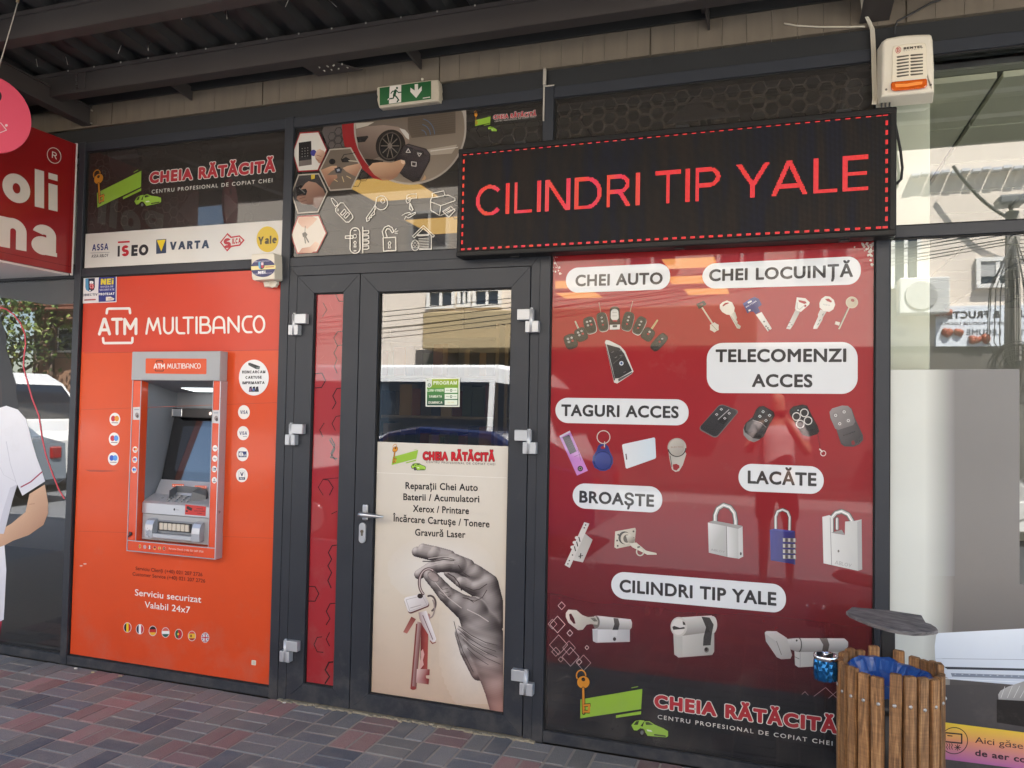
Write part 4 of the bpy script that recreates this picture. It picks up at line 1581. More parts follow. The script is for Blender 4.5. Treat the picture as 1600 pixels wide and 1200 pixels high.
# line icons
IC = (226, 220, 206)
pr = Print(front(.0205), .0068)
pr.line(TQ((328, 722), (342, 722), (372, 752), (382, 770), (360, 782), (340, 752)), 1.17, IC, closed=True)
pr.line(TQ((362, 800), (398, 756), (420, 756), (490, 850), (492, 868), (462, 900), (440, 900), (362, 820)), 1.3, IC, closed=True)
pr.line([T_(379 + 7 * math.cos(a), 809 + 8 * math.sin(a)) for a in np.linspace(0, 6.28, 12, endpoint=False)], .8, IC, closed=True)
for (x, y) in ((420, 828), (446, 850)):
    pr.line(TQ((x - 22, y + 10), (x + 8, y - 26), (x + 22, y - 10), (x - 8, y + 22)), 1.17, IC, closed=True)
pr.build('icon', PR_GLASS, t)
pr = Print(front(.0205), .0068)
kx, ky = 704, 760
pr.line([T_(kx + 48 * math.cos(a), ky - 4 + 52 * math.sin(a)) for a in np.linspace(math.radians(165), math.radians(165 - 300), 30)] + TQ((652, 826), (655, 840), (640, 850), (630, 848), (632, 866), (616, 868), (614, 886), (596, 896), (592, 868), (656, 778)), 1.3, IC, closed=True)
pr.line([T_(716 + 15 * math.cos(a), 742 + 16 * math.sin(a)) for a in np.linspace(0, 6.28, 16, endpoint=False)], .9, IC, closed=True)
pr.line(TQ((604, 876), (664, 800)), 1.04, IC)
pr.build('icon', PR_GLASS, t)
pr = Print(front(.0205), .0068)
pr.line(TQ((965, 685), (968, 720), (930, 722), (920, 745), (900, 760), (890, 740), (898, 700), (930, 690), (962, 690)), 1.04, IC)
pr.line(TQ((900, 722), (920, 715), (918, 735), (905, 735)), 1.04, IC, closed=True)
pr.line(TQ((920, 760), (916, 800), (925, 808)), 1.82, IC)
pr.line(TQ((925, 770), (942, 806), (934, 815)), 1.82, IC)
pr.line(TQ((878, 880), (888, 858), (910, 870), (958, 838), (960, 826), (930, 840), (905, 848), (925, 838), (915, 828), (884, 836), (860, 850)), 1.04, IC)
pr.build('icon', PR_GLASS, t)
pr = Print(front(.0205), .0068)
pr.line(TQ((1074, 740), (1080, 720), (1205, 698), (1256, 722), (1256, 740), (1150, 778), (1074, 748)), 1.3, IC, closed=True)
pr.line(TQ((1074, 750), (1076, 812), (1140, 850), (1150, 778)), 1.3, IC)
pr.line(TQ((1088, 716), (1086, 686), (1172, 666), (1182, 698)), 1.17, IC)
pr.line(TQ((1150, 850), (1256, 800)), 1.17, IC)
pr.line(TQ((1165, 820), (1226, 782), (1258, 812), (1210, 864)), 1.3, IC, closed=True)
for k in range(3):
    pr.line(TQ((1180 + k * 10, 822 + k * 8), (1218 + k * 9, 798 + k * 8)), 0.78, IC)
pr.build('icon', PR_GLASS, t)
pr = Print(front(.0205), .0068)
st_ = [(508 + 36 * math.cos(math.radians(a)), 978 + 36 * math.sin(math.radians(a))) for a in range(180, 361, 20)] + [(508 + 38 * math.cos(math.radians(a)), 1096 + 38 * math.sin(math.radians(a))) for a in range(0, 181, 20)]
pr.line(TQ(*st_), 1.56, IC, closed=True)
pr.line(TQ((436, 1004), (492, 1002), (492, 1022), (436, 1022)), 1.56, IC, closed=True)
pr.line([T_(507 + 12 * math.cos(a), 1006 + 14 * math.sin(a)) for a in np.linspace(0, 6.28, 14, endpoint=False)], 1.1, IC, closed=True)
pr.line(TQ((498, 1052), (508, 1042), (518, 1052), (512, 1066), (516, 1086), (500, 1086), (504, 1066)), 1.17, IC, closed=True)
pr.line(TQ((500, 964), (516, 963)), 1.56, IC)
pr.line(TQ((500, 1116), (516, 1115)), 1.56, IC)
pr.line(TQ((566, 938), (566, 1130)), 1.82, IC)
for k, y in enumerate((966, 1004, 1042, 1080)):
    pr.line(TQ((566, y), (610, y - 2), (612, y + 16), (598, y + 24), (568, y + 24)), 1.43, IC)
pr.build('icon', PR_GLASS, t)
pr = Print(front(.0205), .0068)
pr.line(TQ((718, 1018), (812, 1014), (814, 1112), (722, 1118)), 1.69, IC, closed=True)
pr.line(TQ((722, 1014), (712, 970), (728, 940), (758, 926), (785, 940), (800, 972), (786, 980), (768, 952), (748, 950), (736, 970), (748, 1010)), 1.56, IC)
pr.line(TQ((756, 1058), (766, 1044), (778, 1056), (770, 1070), (775, 1094), (758, 1094), (762, 1070)), 1.17, IC, closed=True)
for a in ((806, 962, 816, 950), (810, 972, 830, 966), (806, 982, 828, 986)):
    pr.line(TQ(a[:2], a[2:]), 1.3, IC)
pr.build('icon', PR_GLASS, t)
pr = Print(front(.0205), .0068)
pr.line(TQ((938, 1006), (1020, 926), (1102, 1002), (1092, 1014), (1020, 946), (950, 1018)), 1.3, IC, closed=True)
pr.line(TQ((1080, 1006), (1080, 1102), (990, 1104)), 1.43, IC)
pr.line(TQ((980, 1000), (1056, 996)), 2.86, IC)
for k in range(7):
    pr.line(TQ((985, 1024 + k * 12), (1058, 1021 + k * 12)), 0.91, IC)
pr.line([T_(958 + 28 * math.cos(a), 1074 + 40 * math.sin(a)) for a in np.linspace(0, 6.28, 22, endpoint=False)], 1, IC, closed=True)
for (x, y) in ((945, 1056), (970, 1056), (946, 1084), (970, 1084)):
    pr.line([T_(x + 9 * math.cos(a), y + 10 * math.sin(a)) for a in np.linspace(0, 6.28, 10, endpoint=False)], .7, IC, closed=True)
pr.build('icon', PR_GLASS, t)
TS = lambda x, y: (430 + x / 3.529, y / 3.529)
pr = Print(front(.0205), .0068)
logo_mark(pr, [TS(1190, 645), TS(1105, 698), TS(1188, 680)])
pr.build('emblem', PR_GLASS, t)
pr = Print(front(.0205), .0068)
logo_text(pr, TS(1205, 661), TS(1441, 641), 6.4, TS(1212, 676), TS(1435, 650), 1.9)
pr.build('lettering', PR_GLASS, t)

# ---- plain hexagon panel right of it
t = thing('hexagon_panel', 'plain dark panel with a honeycomb print above the red poster', 'sign', (-.3, .02, 2.35))
pr = Print(front(.0205))
rect(pr, -1.0095, .386, 2.346, 3.039, (42, 38, 34), (42, 38, 36))
hexes(pr, -1.005, .38, 2.7, 3.035, .037, (64, 57, 50), lambda x, z: .96, w=.0055, seed=9)
pr.poly([(1040, 193), (1088, 150), (1100, 165), (1140, 178), (1150, 170), (1158, 182)], (52, 47, 43))
pr.build('artwork', PR_GLASS, t)
# ---- red film in the narrow leaf
t = thing('red_film', 'narrow red film with black honeycomb cracks in the fixed door leaf', 'window film', (-2.225, .02, .11))
pr = Print(front(.0205))
rect(pr, -2.308, -2.143, .108, 2.138, (176, 40, 48), (166, 36, 44))
pr.build('film', PR_GLASS, t)
pr = Print(front(.0205), .0012)
DR = (58, 14, 18)
f1 = lambda x, y: (430 + x / 3.529, 380 + y / 3.529)
f2 = lambda x, y: (430 + x / 2.4, 680 + y / 2.4)
for pts, w, f in (([(332, 282), (352, 320), (376, 322)], .9, f1), ([(265, 330), (285, 368), (262, 405)], .8, f1), ([(376, 486), (346, 487), (324, 522), (344, 568)], 1.0, f1), ([(376, 560), (345, 566), (324, 606), (342, 640), (326, 680), (342, 716)], 1.0, f1),
                  ([(218, 720), (258, 716), (278, 758), (256, 796), (222, 798)], 1.1, f1), ([(372, 798), (340, 802), (318, 842), (336, 880), (316, 914)], 1.1, f1), ([(372, 950), (336, 955), (314, 995), (332, 1032)], .9, f1), ([(270, 992), (246, 1030), (264, 1068)], .9, f1), ([(310, 1075), (330, 1115), (308, 1160), (332, 1195)], 1.5, f1),
                  ([(205, 18), (224, 50), (208, 84), (232, 88)], 1.6, f2), ([(236, 160), (180, 165), (162, 195), (180, 225)], .7, f2), ([(180, 165), (200, 168), (218, 196), (204, 224)], 1.1, f2), ([(232, 285), (212, 295)], .8, f2), ([(230, 412), (214, 414), (200, 440), (212, 465), (198, 490), (212, 515), (198, 545), (210, 572)], 1.2, f2),
                  ([(122, 385), (128, 400), (122, 415)], .9, f2), ([(120, 566), (150, 568), (164, 594), (150, 622), (120, 622)], 1.1, f2), ([(228, 630), (206, 632), (192, 660), (206, 688), (192, 710)], 1.1, f2), ([(204, 740), (192, 765), (204, 790)], .9, f2), ([(175, 756), (158, 758), (146, 785), (158, 812), (180, 814)], .9, f2),
                  ([(216, 850), (202, 852), (188, 880), (204, 905), (188, 930)], 1.7, f2), ([(110, 890), (116, 905), (110, 920)], 1.1, f2)):
    pr = Print(front(.0205), .0012)
    pr.line([f(*a) for a in pts], w * 1.35, DR)
    pr.build('honeycomb_line', PR_GLASS, t)
for pts, f in (([(300, 330), (318, 370)], f1), ([(240, 520), (262, 560)], f1), ([(250, 640), (270, 620)], f1)):
    pr = Print(front(.0205), .0012)
    pr.line([f(*a) for a in pts], .5, (196, 80, 84))
    pr.build('honeycomb_line', PR_GLASS, t)

# ---- poster on the door glass
t = thing('door_poster', 'pale poster of a hand holding keys covering the lower door glass', 'poster', (-1.57, .02, .11))
zt = P(690, 693.7, .0205).z
D2 = lambda x, y: (430 + x / 2.4, 680 + y / 2.4)
PR_DOOR = print_mat('door_vinyl', rough=.5, coat=.35, coat_rough=.08, cior=1.45, wave=.03)
MB().box(-1.9255, -1.2155, .0212, .0218, .1075, zt).build('poster_sheet', mat('vinyl_back', (120, 116, 110)), t)
pr = Print(front(.0205))
zm = P(690, 930, .0205).z
rect(pr, -1.9255, -1.2155, zm, zt, (214, 208, 196), (212, 200, 182))
rect(pr, -1.9255, -1.2155, .1075, zm, (212, 200, 182), (196, 170, 148))
pr.build('artwork', PR_DOOR, t)
pr = Print(front(.0205), .0011)
# soft pale glow in the picture behind the hand
def glow(u, v):
    d = math.hypot((u - 742) / 62, (v - 1000) / 120)
    e = math.hypot((u - 690) / 90, (v - 890) / 60)
    a = max(0, 1 - d) ** 1.2
    b_ = max(0, 1 - e) ** 1.2
    k = max(a, b_ * .8)
    if k < .02:
        return None
    base = (212 - (v - 930) * .06, 200 - (v - 930) * .13, 182 - (v - 930) * .15) if v > 930 else (213, 203, 188)
    return tuple(base[i] + ((226, 224, 222)[i] - base[i]) * k for i in range(3))
pr.grid(582, 786, 830, 1100, 52, 68, glow)
pr.build('picture_glow', PR_DOOR, t)
pr = Print(front(.0205), .0016)
pr.line([D2(374, 140), D2(868, 160)], .6, (234, 230, 222))
logo_mark(pr, [D2(537, 55), D2(437, 112), D2(530, 88)])
pr.build('emblem', PR_DOOR, t)
pr = Print(front(.0205), .0016)
logo_text(pr, D2(554, 92), D2(823, 97), 12.2, D2(567, 104), D2(825, 113), 3.2, red=(196, 28, 40), edge=(112, 26, 30), sub=(70, 66, 62))
pr.build('lettering', PR_DOOR, t)
TX = (40, 36, 34)
lines(front(.0205), .0016, PR_DOOR, t, [(s_, D2(*a), D2(*b_), 10.4, TX, 'B', dict(bold=.022)) for s_, a, b_ in (('Reparații Chei Auto', (489, 201), (760, 209)), ('Baterii / Acumulatori', (481, 243), (766, 252)), ('Xerox / Printare', (517, 287), (727, 296)), ('Încărcare Cartuşe / Tonere', (442, 323), (804, 346)), ('Gravură Laser', (525, 376), (714, 385)))])
# the hand
HC = lambda x, y: (600 + x / 4.285, 840 + y / 4.285)
HQ = lambda *p: [HC(*a) for a in p]
CAPS = []   # (x0,y0,r0,x1,y1,r1,height)
def cap(p, rs, h):
    for a, b_, r0, r1 in zip(p, p[1:], rs, rs[1:]):
        CAPS.append((a[0], a[1], r0, b_[0], b_[1], r1, h))
cap([(262, 72), (345, 92), (440, 122)], [34, 36, 40], 0)
cap([(222, 95), (330, 118), (470, 150), (560, 190)], [36, 40, 46, 50], 10)
cap([(236, 246), (320, 200), (420, 182), (500, 180)], [34, 42, 48, 58], 25)
cap([(500, 180), (610, 240), (700, 310), (730, 440), (745, 560)], [56, 62, 70, 72, 70], 5)
cap([(430, 235), (520, 300), (610, 350)], [30, 40, 46], -8)
cap([(520, 300), (640, 330), (700, 400)], [40, 58, 70], 8)
cap([(312, 256), (360, 310), (420, 380), (500, 440), (600, 500)], [46, 50, 58, 72, 104], 45)
cap([(600, 500), (650, 600), (690, 720), (740, 850), (790, 1010), (830, 1180)], [108, 128, 138, 128, 118, 110], 20)
cap([(520, 640), (560, 760), (640, 900)], [46, 52, 60], 0)
SEG = np.array(CAPS)
def hand(u, v):
    if u > 786.5:
        return None
    x, y = (u - 600) * 4.285, (v - 840) * 4.285
    best = None
    dx, dy = SEG[:, 3] - SEG[:, 0], SEG[:, 4] - SEG[:, 1]
    L2 = dx * dx + dy * dy
    tt = np.clip(((x - SEG[:, 0]) * dx + (y - SEG[:, 1]) * dy) / L2, 0, 1)
    qx, qy = x - (SEG[:, 0] + tt * dx), y - (SEG[:, 1] + tt * dy)
    r = SEG[:, 2] + (SEG[:, 5] - SEG[:, 2]) * tt
    d2 = qx * qx + qy * qy
    ins = d2 < r * r
    if not ins.any():
        return None
    hz = np.where(ins, SEG[:, 6] + np.sqrt(np.maximum(r * r - d2, 0)), -1e9)
    # soft blend of heights
    k = int(np.argmax(hz))
    w = np.where(ins, np.exp((hz - hz[k]) / 15.0), 0)
    w /= w.sum()
    nx = float((w * (qx / r)).sum())
    ny = float((w * (qy / r)).sum())
    nz = math.sqrt(max(0, 1 - nx * nx - ny * ny))
    lam = max(0, -.42 * nx - .55 * ny + .72 * nz)
    # wrinkles and skin grain
    wr = 0
    if y > 520 and x > 470:
        ph = (y - 540) - (x - 480) * .62 - 30 * math.sin((x - 480) / 70)
        wr = .075 * math.sin(ph / 8.5) * max(0, 1 - abs(ph - 90) / 210) * max(0, min(1, (830 - x) / 120))
    if 340 < x < 470 and 300 < y < 430:
        wr += .07 * math.sin((x * .8 - y * .45) / 5.0) * max(0, 1 - math.hypot(x - 412, y - 368) / 66)
    if x > 520 and 230 < y < 440:
        wr += .09 * math.sin((x * .55 + y * .95) / 16.0) * max(0, 1 - math.hypot(x - 630, y - 320) / 130)
    g = .03 * math.sin(x * 1.7 + math.sin(y * .9) * 3) * math.sin(y * 1.3 + x * .4)
    s_ = max(0, min(1, .03 + .92 * lam ** 1.5 + wr + g))
    red = max(0, min(1, (y - 760) / 380))
    dk, lt = (40 + 30 * red, 33 + 4 * red, 33 + 4 * red), (214, 204 - 36 * red, 198 - 46 * red)
    c = tuple(dk[i] + (lt[i] - dk[i]) * s_ for i in range(3))
    # thumb nail
    e = math.hypot(((x - 332) * .8 + (y - 262) * .6) / 46, (-(x - 332) * .6 + (y - 262) * .8) / 28)
    if e < 1:
        c = tuple(a + (b_ - a) * .6 for a, b_ in zip(c, (168, 150, 144) if e < .86 else (96, 84, 80)))
    return c
pr = Print(front(.0205), .0022)
pr.grid(640, 787, 846, 1118, 200, 340, hand)
pr.build('hand_photo', PR_DOOR, t)
pr = Print(front(.0205), .0027)
for pts, w in (([(262, 158), (330, 160), (400, 146), (470, 152)], 1.5), ([(330, 128), (420, 130), (480, 150)], .7), ([(430, 240), (470, 262), (500, 300), (520, 352)], 1.6), ([(500, 185), (530, 232), (575, 262)], 1.1), ([(545, 330), (600, 352), (640, 345), (690, 310)], 1.2),
               ([(560, 410), (610, 425), (660, 400), (690, 350)], 1.1), ([(530, 402), (566, 408), (600, 432)], 1.2), ([(372, 330), (392, 346), (430, 340)], .7), ([(370, 352), (398, 372), (440, 362)], .8), ([(380, 378), (410, 398), (450, 388)], .7),
               ([(500, 590), (580, 650), (680, 700), (760, 720)], .9), ([(500, 612), (570, 672), (660, 728), (750, 760)], 1.0), ([(510, 640), (580, 705), (670, 760), (760, 800)], .9), ([(530, 680), (600, 750), (690, 806), (780, 846)], .9), ([(560, 740), (620, 800), (700, 850)], .8), ([(470, 560), (490, 640), (530, 760), (600, 900)], .9)):
    pr.line(HQ(*pts), w, (66, 55, 53))
for pts, w in (([(505, 600), (590, 662), (690, 712)], .6), ([(515, 650), (590, 718), (690, 776)], .6), ([(300, 140), (400, 124), (470, 134)], 1.0), ([(300, 190), (400, 168), (470, 170)], 1.2), ([(345, 300), (430, 400), (520, 470)], 1.2), ([(560, 480), (640, 520), (700, 560)], 1.4)):
    pr.line(HQ(*pts), w, (196, 184, 178))
pr.build('skin_creases', PR_DOOR, t)
pr = Print(front(.0205), .0030)
RB, RL, GM = (112, 46, 42), (186, 108, 98), (196, 186, 184)
pr.poly(HQ((185, 528), (216, 545), (156, 642), (130, 632)), [(*HC(170, 560), (124, 60, 54)), (*HC(195, 600), (176, 110, 100))])
pr.poly(HQ((250, 560), (300, 575), (292, 880), (244, 880)), [(*HC(248, 700), (104, 34, 34)), (*HC(296, 700), (170, 78, 70))])
pr.poly(HQ((262, 745), (272, 780), (262, 820), (268, 850), (244, 880), (238, 860), (250, 800), (248, 760)), (204, 160, 152))
pr.poly(HQ((225, 560), (254, 570), (218, 1010), (180, 1000)), [(*HC(190, 800), (196, 178, 174)), (*HC(236, 805), (112, 52, 48))])
pr.poly(HQ((216, 575), (226, 575), (190, 1002), (180, 998)), (128, 60, 56))
pr.ell(*HC(198, 1006), 4.6, 2.8, (140, 58, 54))
pr.poly(HQ((222, 878), (308, 880), (306, 920), (282, 922), (284, 940), (304, 944), (300, 982), (216, 970)), [(*HC(220, 900), (214, 190, 182)), (*HC(300, 930), (126, 42, 42))])
pr.line([HC(310 + 38 * math.cos(a), 440 + 52 * math.sin(a)) for a in np.linspace(-1.9, 1.2, 14)], 3, (92, 78, 76))
pr.line([HC(310 + 30 * math.cos(a), 470 + 66 * math.sin(a)) for a in np.linspace(-.9, 1.5, 14)], 2.2, (150, 134, 130))
pr.poly(HQ((290, 520), (300, 505), (312, 515), (308, 600), (296, 590)), (172, 130, 124))
pr.poly(HQ((232, 500), (285, 488), (352, 678), (340, 700), (312, 690), (300, 650), (262, 590), (240, 545)), [(*HC(240, 560), (156, 130, 128)), (*HC(300, 545), (228, 222, 222))])
pr.line(HQ((262, 520), (328, 680)), 1.4, (120, 92, 92))
pr.line(HQ((312, 690), (326, 708), (346, 700)), 1.6, (130, 50, 46))
pr.rrect(HQ((132, 408), (272, 374), (312, 458), (170, 514)), 5, (104, 62, 60))
pr.rrect(HQ((132, 402), (270, 370), (308, 450), (166, 504)), 5, [(*HC(150, 400), (232, 228, 226)), (*HC(290, 490), (188, 178, 176))])
pr.line(HQ((150, 415), (258, 388), (290, 448), (176, 492)), .7, (168, 158, 156), closed=True)
pr.line(HQ((180, 470), (250, 450)), 1.4, (170, 160, 158))
pr.ell(*HC(244, 390), 4.4, 3.8, (44, 34, 34))
pr.line([HC(300 - 62 * math.cos(a), 300 - 92 * math.sin(a)) for a in np.linspace(-.95, 2.05, 24)], 4.6, (96, 74, 72))
pr.line([HC(301 - 62 * math.cos(a), 300 - 92 * math.sin(a)) for a in np.linspace(-.95, 2.05, 24)], 1.6, (196, 182, 178))
pr.build('keys_photo', PR_DOOR, t)

# ---- opening hours plate
t = thing('opening_hours_plate', 'small green opening hours plate stuck on the door glass', 'sign', tuple(P(691, 612, .015)))
ph = lambda x, y: (655 + x / 18.46, 580 + y / 18.46)
pr = Print(front(.0205), .0008)
pr.poly([ph(188, 205), ph(1175, 190), ph(1165, 1030), ph(188, 1020)], (226, 230, 214))
pr.poly([ph(225, 235), ph(1140, 222), ph(1134, 480), ph(225, 500)], [(*ph(600, 230), (158, 178, 44)), (*ph(600, 490), (112, 160, 50))])
pr.poly([ph(225, 500), ph(1134, 480), ph(1132, 992), ph(225, 990)], [(*ph(600, 490), (78, 148, 66)), (*ph(600, 990), (30, 66, 62))])
pr.poly([ph(200, 215), ph(372, 212), ph(372, 400), ph(345, 455), ph(290, 476), ph(235, 460), ph(205, 420)], (208, 214, 204))
pr.ell(*ph(290, 398), 2.4, 2.6, (70, 110, 80))
pr.ell(*ph(290, 398), 1.1, 1.2, (226, 230, 220))
for (x, y) in ((250, 268), (1105, 252)):
    pr.ell(*ph(x, y), .8, .8, (36, 44, 30), n=10)
pr.build('plate', PR_MATT, t)
pr = Print(front(.0205), .0016)
CR_ = (230, 236, 214)
pr.text('PROGRAM', ph(415, 388), ph(1088, 384), 5.6, CR_, 'I', bold=.02)
for (s_, a, b_, y) in (('LUNI-VINERI', 240, 715, 588), ('SAMBATA', 292, 660, 762), ('DUMINICA', 276, 672, 938)):
    pr.text(s_, ph(a, y), ph(b_, y - 2), 3.7, CR_, 'I', bold=.015)
for k, y in enumerate((482, 660, 832)):
    pr.poly([ph(740, y), ph(1108, y - 2), ph(1106, y + 140), ph(740, y + 145)], (222, 232, 214))
    if k < 2:
        pr.text('09:00', ph(778, y + 88), ph(862, y + 87), 1.7, (90, 96, 90), 'B')
        pr.text('17:00' if k == 0 else '14:00', ph(985, y + 86), ph(1075, y + 85), 1.7, (90, 96, 90), 'B')
        pr.ell(*ph(924, y + 72), 2, 2.1, (84, 120, 84))
        pr.ell(*ph(924, y + 72), .9, 1, (222, 232, 214))
    else:
        pr.text('INCHIS', ph(830, y + 90), ph(1010, y + 88), 2.2, (214, 196, 140), 'I')
pr.build('lettering', PR_MATT, t)

# ---- red poster in the big window
t = thing('red_poster', 'large red window poster with white labels, keys, remotes and padlocks', 'poster', (-.31, .02, .06))
rx0, rx1 = -1.0095, .386
zb = P(1000, 1052, .0205).z
pr = Print(front(.0205))
zz = [2.2845, P(1000, 640, .0205).z, P(1000, 800, .0205).z, P(1000, 930, .0205).z, P(1000, 1040, .0205).z, zb]
cc = [(160, 24, 32), (156, 24, 34), (140, 25, 34), (106, 25, 33), (74, 25, 31), (66, 25, 30)]
for a in range(5):
    rect(pr, rx0, rx1, zz[a + 1], zz[a], cc[a], cc[a + 1])
rect(pr, rx0, rx1, .0615, zb, (38, 38, 42), (32, 33, 38))
pr.build('artwork', PR_GLASS, t)
pr = Print(front(.0205), .0012)
rnd = random.Random(11)
cw = lambda x, y: (780 + x / 10, 380 + y / 10)
pr.line([cw(828, 205), cw(850, 225), cw(870, 280), cw(900, 340), cw(925, 400)], .7, (214, 190, 184))
for (x, y, r) in ((872, 312, 1.6), (942, 380, 1.7), (880, 445, 1.3), (928, 430, 1.1), (842, 438, 1), (950, 475, 1.7), (878, 220, .8), (905, 222, .7), (848, 380, .6), (890, 380, .8), (976, 478, .7)):
    pr.ell(*cw(x, y), r, r * 1.15, (220, 200, 194), n=9)
pr.build('torn_corner', PR_GLASS, t)
pr = Print(front(.0205), .0012)
for k in range(46):
    u, v = 1364 - abs(rnd.gauss(0, 14)), 378 + abs(rnd.gauss(0, 7))
    if rnd.random() < .5:
        u, v = 1365 - abs(rnd.gauss(0, 5)), 378 + abs(rnd.gauss(10, 14))
    r = rnd.uniform(.6, 2.6)
    if u < 1366.5 - r and v > 377.5 + r:
        pr.poly([(u + r * rnd.uniform(.5, 1.2) * math.cos(a), v + r * rnd.uniform(.5, 1.2) * math.sin(a)) for a in np.linspace(0, 6.28, 9, endpoint=False)], (208, 200, 190))
pr.build('torn_corner', PR_GLASS, t)
LBL = (226, 230, 232)
def pill(quad, rad, texts, hc):
    pr = Print(front(.0205), .0014)
    pr.rrect(quad, rad, LBL, 10)
    for (s_, L, R_) in texts:
        pr.text(s_, L, R_, hc, (42, 38, 38), 'B', bold=.034)
    pr.build('label', PR_GLASS, t)
pill([(884.4, 419), (1047.1, 411), (1047.1, 452), (884.4, 458)], 19, [('CHEI AUTO', (899, 447.3), (1035.4, 443.8))], 17.3)
pill([(1097.3, 412.5), (1345, 400), (1345, 444.5), (1097.3, 451.5)], 21, [('CHEI LOCUINȚĂ', (1107.8, 439.3), (1332.8, 432.3))], 17.8)
pill([(1104.4, 536), (1340, 534.3), (1340, 615.6), (1104.4, 614)], 25, [('TELECOMENZI', (1118, 565.6), (1322.3, 565.2)), ('ACCES', (1174.8, 604.2), (1269.4, 605))], 19.2)
pill([(868, 621.3), (1076, 624.2), (1076, 665), (868, 660.6)], 19.5, [('TAGURI ACCES', (877, 649.6), (1060.5, 653.2))], 17.4)
pill([(1154, 724), (1287, 729.2), (1287, 772.4), (1154, 767)], 21, [('LACĂTE', (1168.3, 755), (1275.8, 759.4))], 19.5)
pill([(895, 754.6), (1034.8, 760.6), (1034.8, 801.6), (895, 793.6)], 19.5, [('BROAȘTE', (905.2, 784.8), (1022, 791.8))], 18)
pill([(955.2, 892.3), (1228, 913.6), (1228, 958.4), (955.2, 934.2)], 21, [('CILINDRI TIP YALE', (968, 924.4), (1213.2, 946.2))], 19)
K1 = lambda x, y: (870 + x / 5.714, 400 + y / 5.714)
def Q(f, *p):
    return [f(*a) for a in p]
FB, FB2, SV, SV2 = (34, 32, 33), (58, 55, 56), (206, 206, 202), (150, 150, 148)
def fob(cx, cy, w, h_, rot, f=K1, blade=None, bcol=(190, 184, 168), trim=None, btn=4, body=FB):
    """car key remote drawn on the poster"""
    pr = Print(front(.0205), .0016)
    cr, sr = math.cos(math.radians(rot)), math.sin(math.radians(rot))
    g = lambda x, y: f(cx + x * cr - y * sr, cy + x * sr + y * cr)
    if blade:
        pr.poly([g(-blade[1], -h_ * .8), g(blade[1], -h_ * .8), g(blade[1] * .8, -h_ - blade[0]), g(-blade[1] * .8, -h_ - blade[0])], bcol)
        pr.line([g(0, -h_ * .9), g(0, -h_ - blade[0] * .8)], .5, (130, 124, 112))
    n = 24
    sup = lambda a, k: (math.copysign(abs(math.cos(a)) ** .6, math.cos(a)) * w * k, math.copysign(abs(math.sin(a)) ** .6, math.sin(a)) * h_ * k)
    if trim:
        pr.poly([g(*[q + d for q, d in zip(sup(a, 1.02), (2, 4))]) for a in np.linspace(0, 2 * math.pi, n, endpoint=False)], trim)
    pr.poly([g(*sup(a, 1)) for a in np.linspace(0, 2 * math.pi, n, endpoint=False)], body)
    top, bot = g(0, -h_), g(0, h_)
    pr.poly([g(*sup(a, .86)) for a in np.linspace(0, 2 * math.pi, n, endpoint=False)], [(*top, tuple(min(255, c + 26) for c in body)), (*bot, body)])
    rnd = random.Random(int(cx))
    for k in range(btn):
        x, y = ((-.3 + .6 * (k % 2)) * w, (-.45 + .42 * (k // 2)) * h_) if btn > 3 else (0, (-.45 + .38 * k) * h_)
        pr.ell(*g(x, y), w * .2 / 5.7, w * .17 / 5.7, (176, 172, 168) if k != btn - 1 else (170, 60, 60), n=10)
    pr.build('car_key_picture', PR_GLASS, t)
fob(126, 764, 58, 68, -18)
fob(218, 702, 56, 62, -24, blade=(70, 8))
fob(295, 618, 52, 76, -16, trim=SV)
fob(408, 588, 48, 86, -10, blade=(90, 3), bcol=(196, 168, 150), trim=SV, btn=3)
fob(634, 582, 50, 86, 14, blade=(96, 3), bcol=(196, 168, 150), trim=SV2, btn=3)
fob(738, 620, 46, 84, 26, trim=SV, btn=3)
fob(814, 700, 56, 60, 34, blade=(96, 9), bcol=(196, 176, 130), btn=2)
fob(914, 770, 46, 92, 42, btn=2, body=(44, 43, 44))
pr = Print(front(.0205), .0016)
pr.rrect(Q(K1, (474, 452), (560, 450), (570, 660), (468, 660)), 6, FB)
pr.rrect(Q(K1, (484, 474), (550, 472), (554, 575), (482, 575)), 5, SV)
for y in (505, 535):
    pr.line(Q(K1, (498, y), (536, y)), .8, SV2)
pr.rrect(Q(K1, (500, 572), (540, 572), (540, 585), (500, 585)), 1, (170, 50, 56))
pr.poly(Q(K1, (474, 615), (566, 612), (562, 655), (472, 658)), (214, 214, 210))
pr.rrect(Q(K1, (498, 618), (540, 616), (540, 636), (498, 638)), 1.5, (44, 42, 44))
pr.build('car_key_picture', PR_GLASS, t)
pr = Print(front(.0205), .0016)
pr.poly(Q(K1, (440, 750), (470, 755), (570, 805), (610, 850), (685, 1030), (670, 1052), (540, 1138), (512, 1130), (430, 770)), SV)
pr.poly(Q(K1, (432, 775), (440, 790), (522, 1110), (510, 1112)), (44, 42, 42))
pr.poly(Q(K1, (445, 788), (560, 820), (600, 868), (672, 1026), (560, 1090), (520, 1095)), [(*K1(520, 800), (62, 59, 58)), (*K1(600, 1070), (36, 34, 34))])
pr.line(Q(K1, (505, 962), (612, 872)), .5, (110, 106, 104))
pr.ell(*K1(578, 958), 3.2, 3.4, (210, 218, 226))
pr.ell(*K1(578, 958), 1.9, 2, (70, 90, 130))
for (x, y) in ((530, 905), (575, 888), (500, 858), (572, 842), (608, 1036)):
    pr.line(Q(K1, (x - 10, y + 4), (x + 8, y - 4)), .9, (130, 126, 122))
pr.poly(Q(K1, (548, 1098), (676, 1034), (672, 1048), (552, 1122)), (90, 88, 88))
pr.build('car_key_picture', PR_GLASS, t)
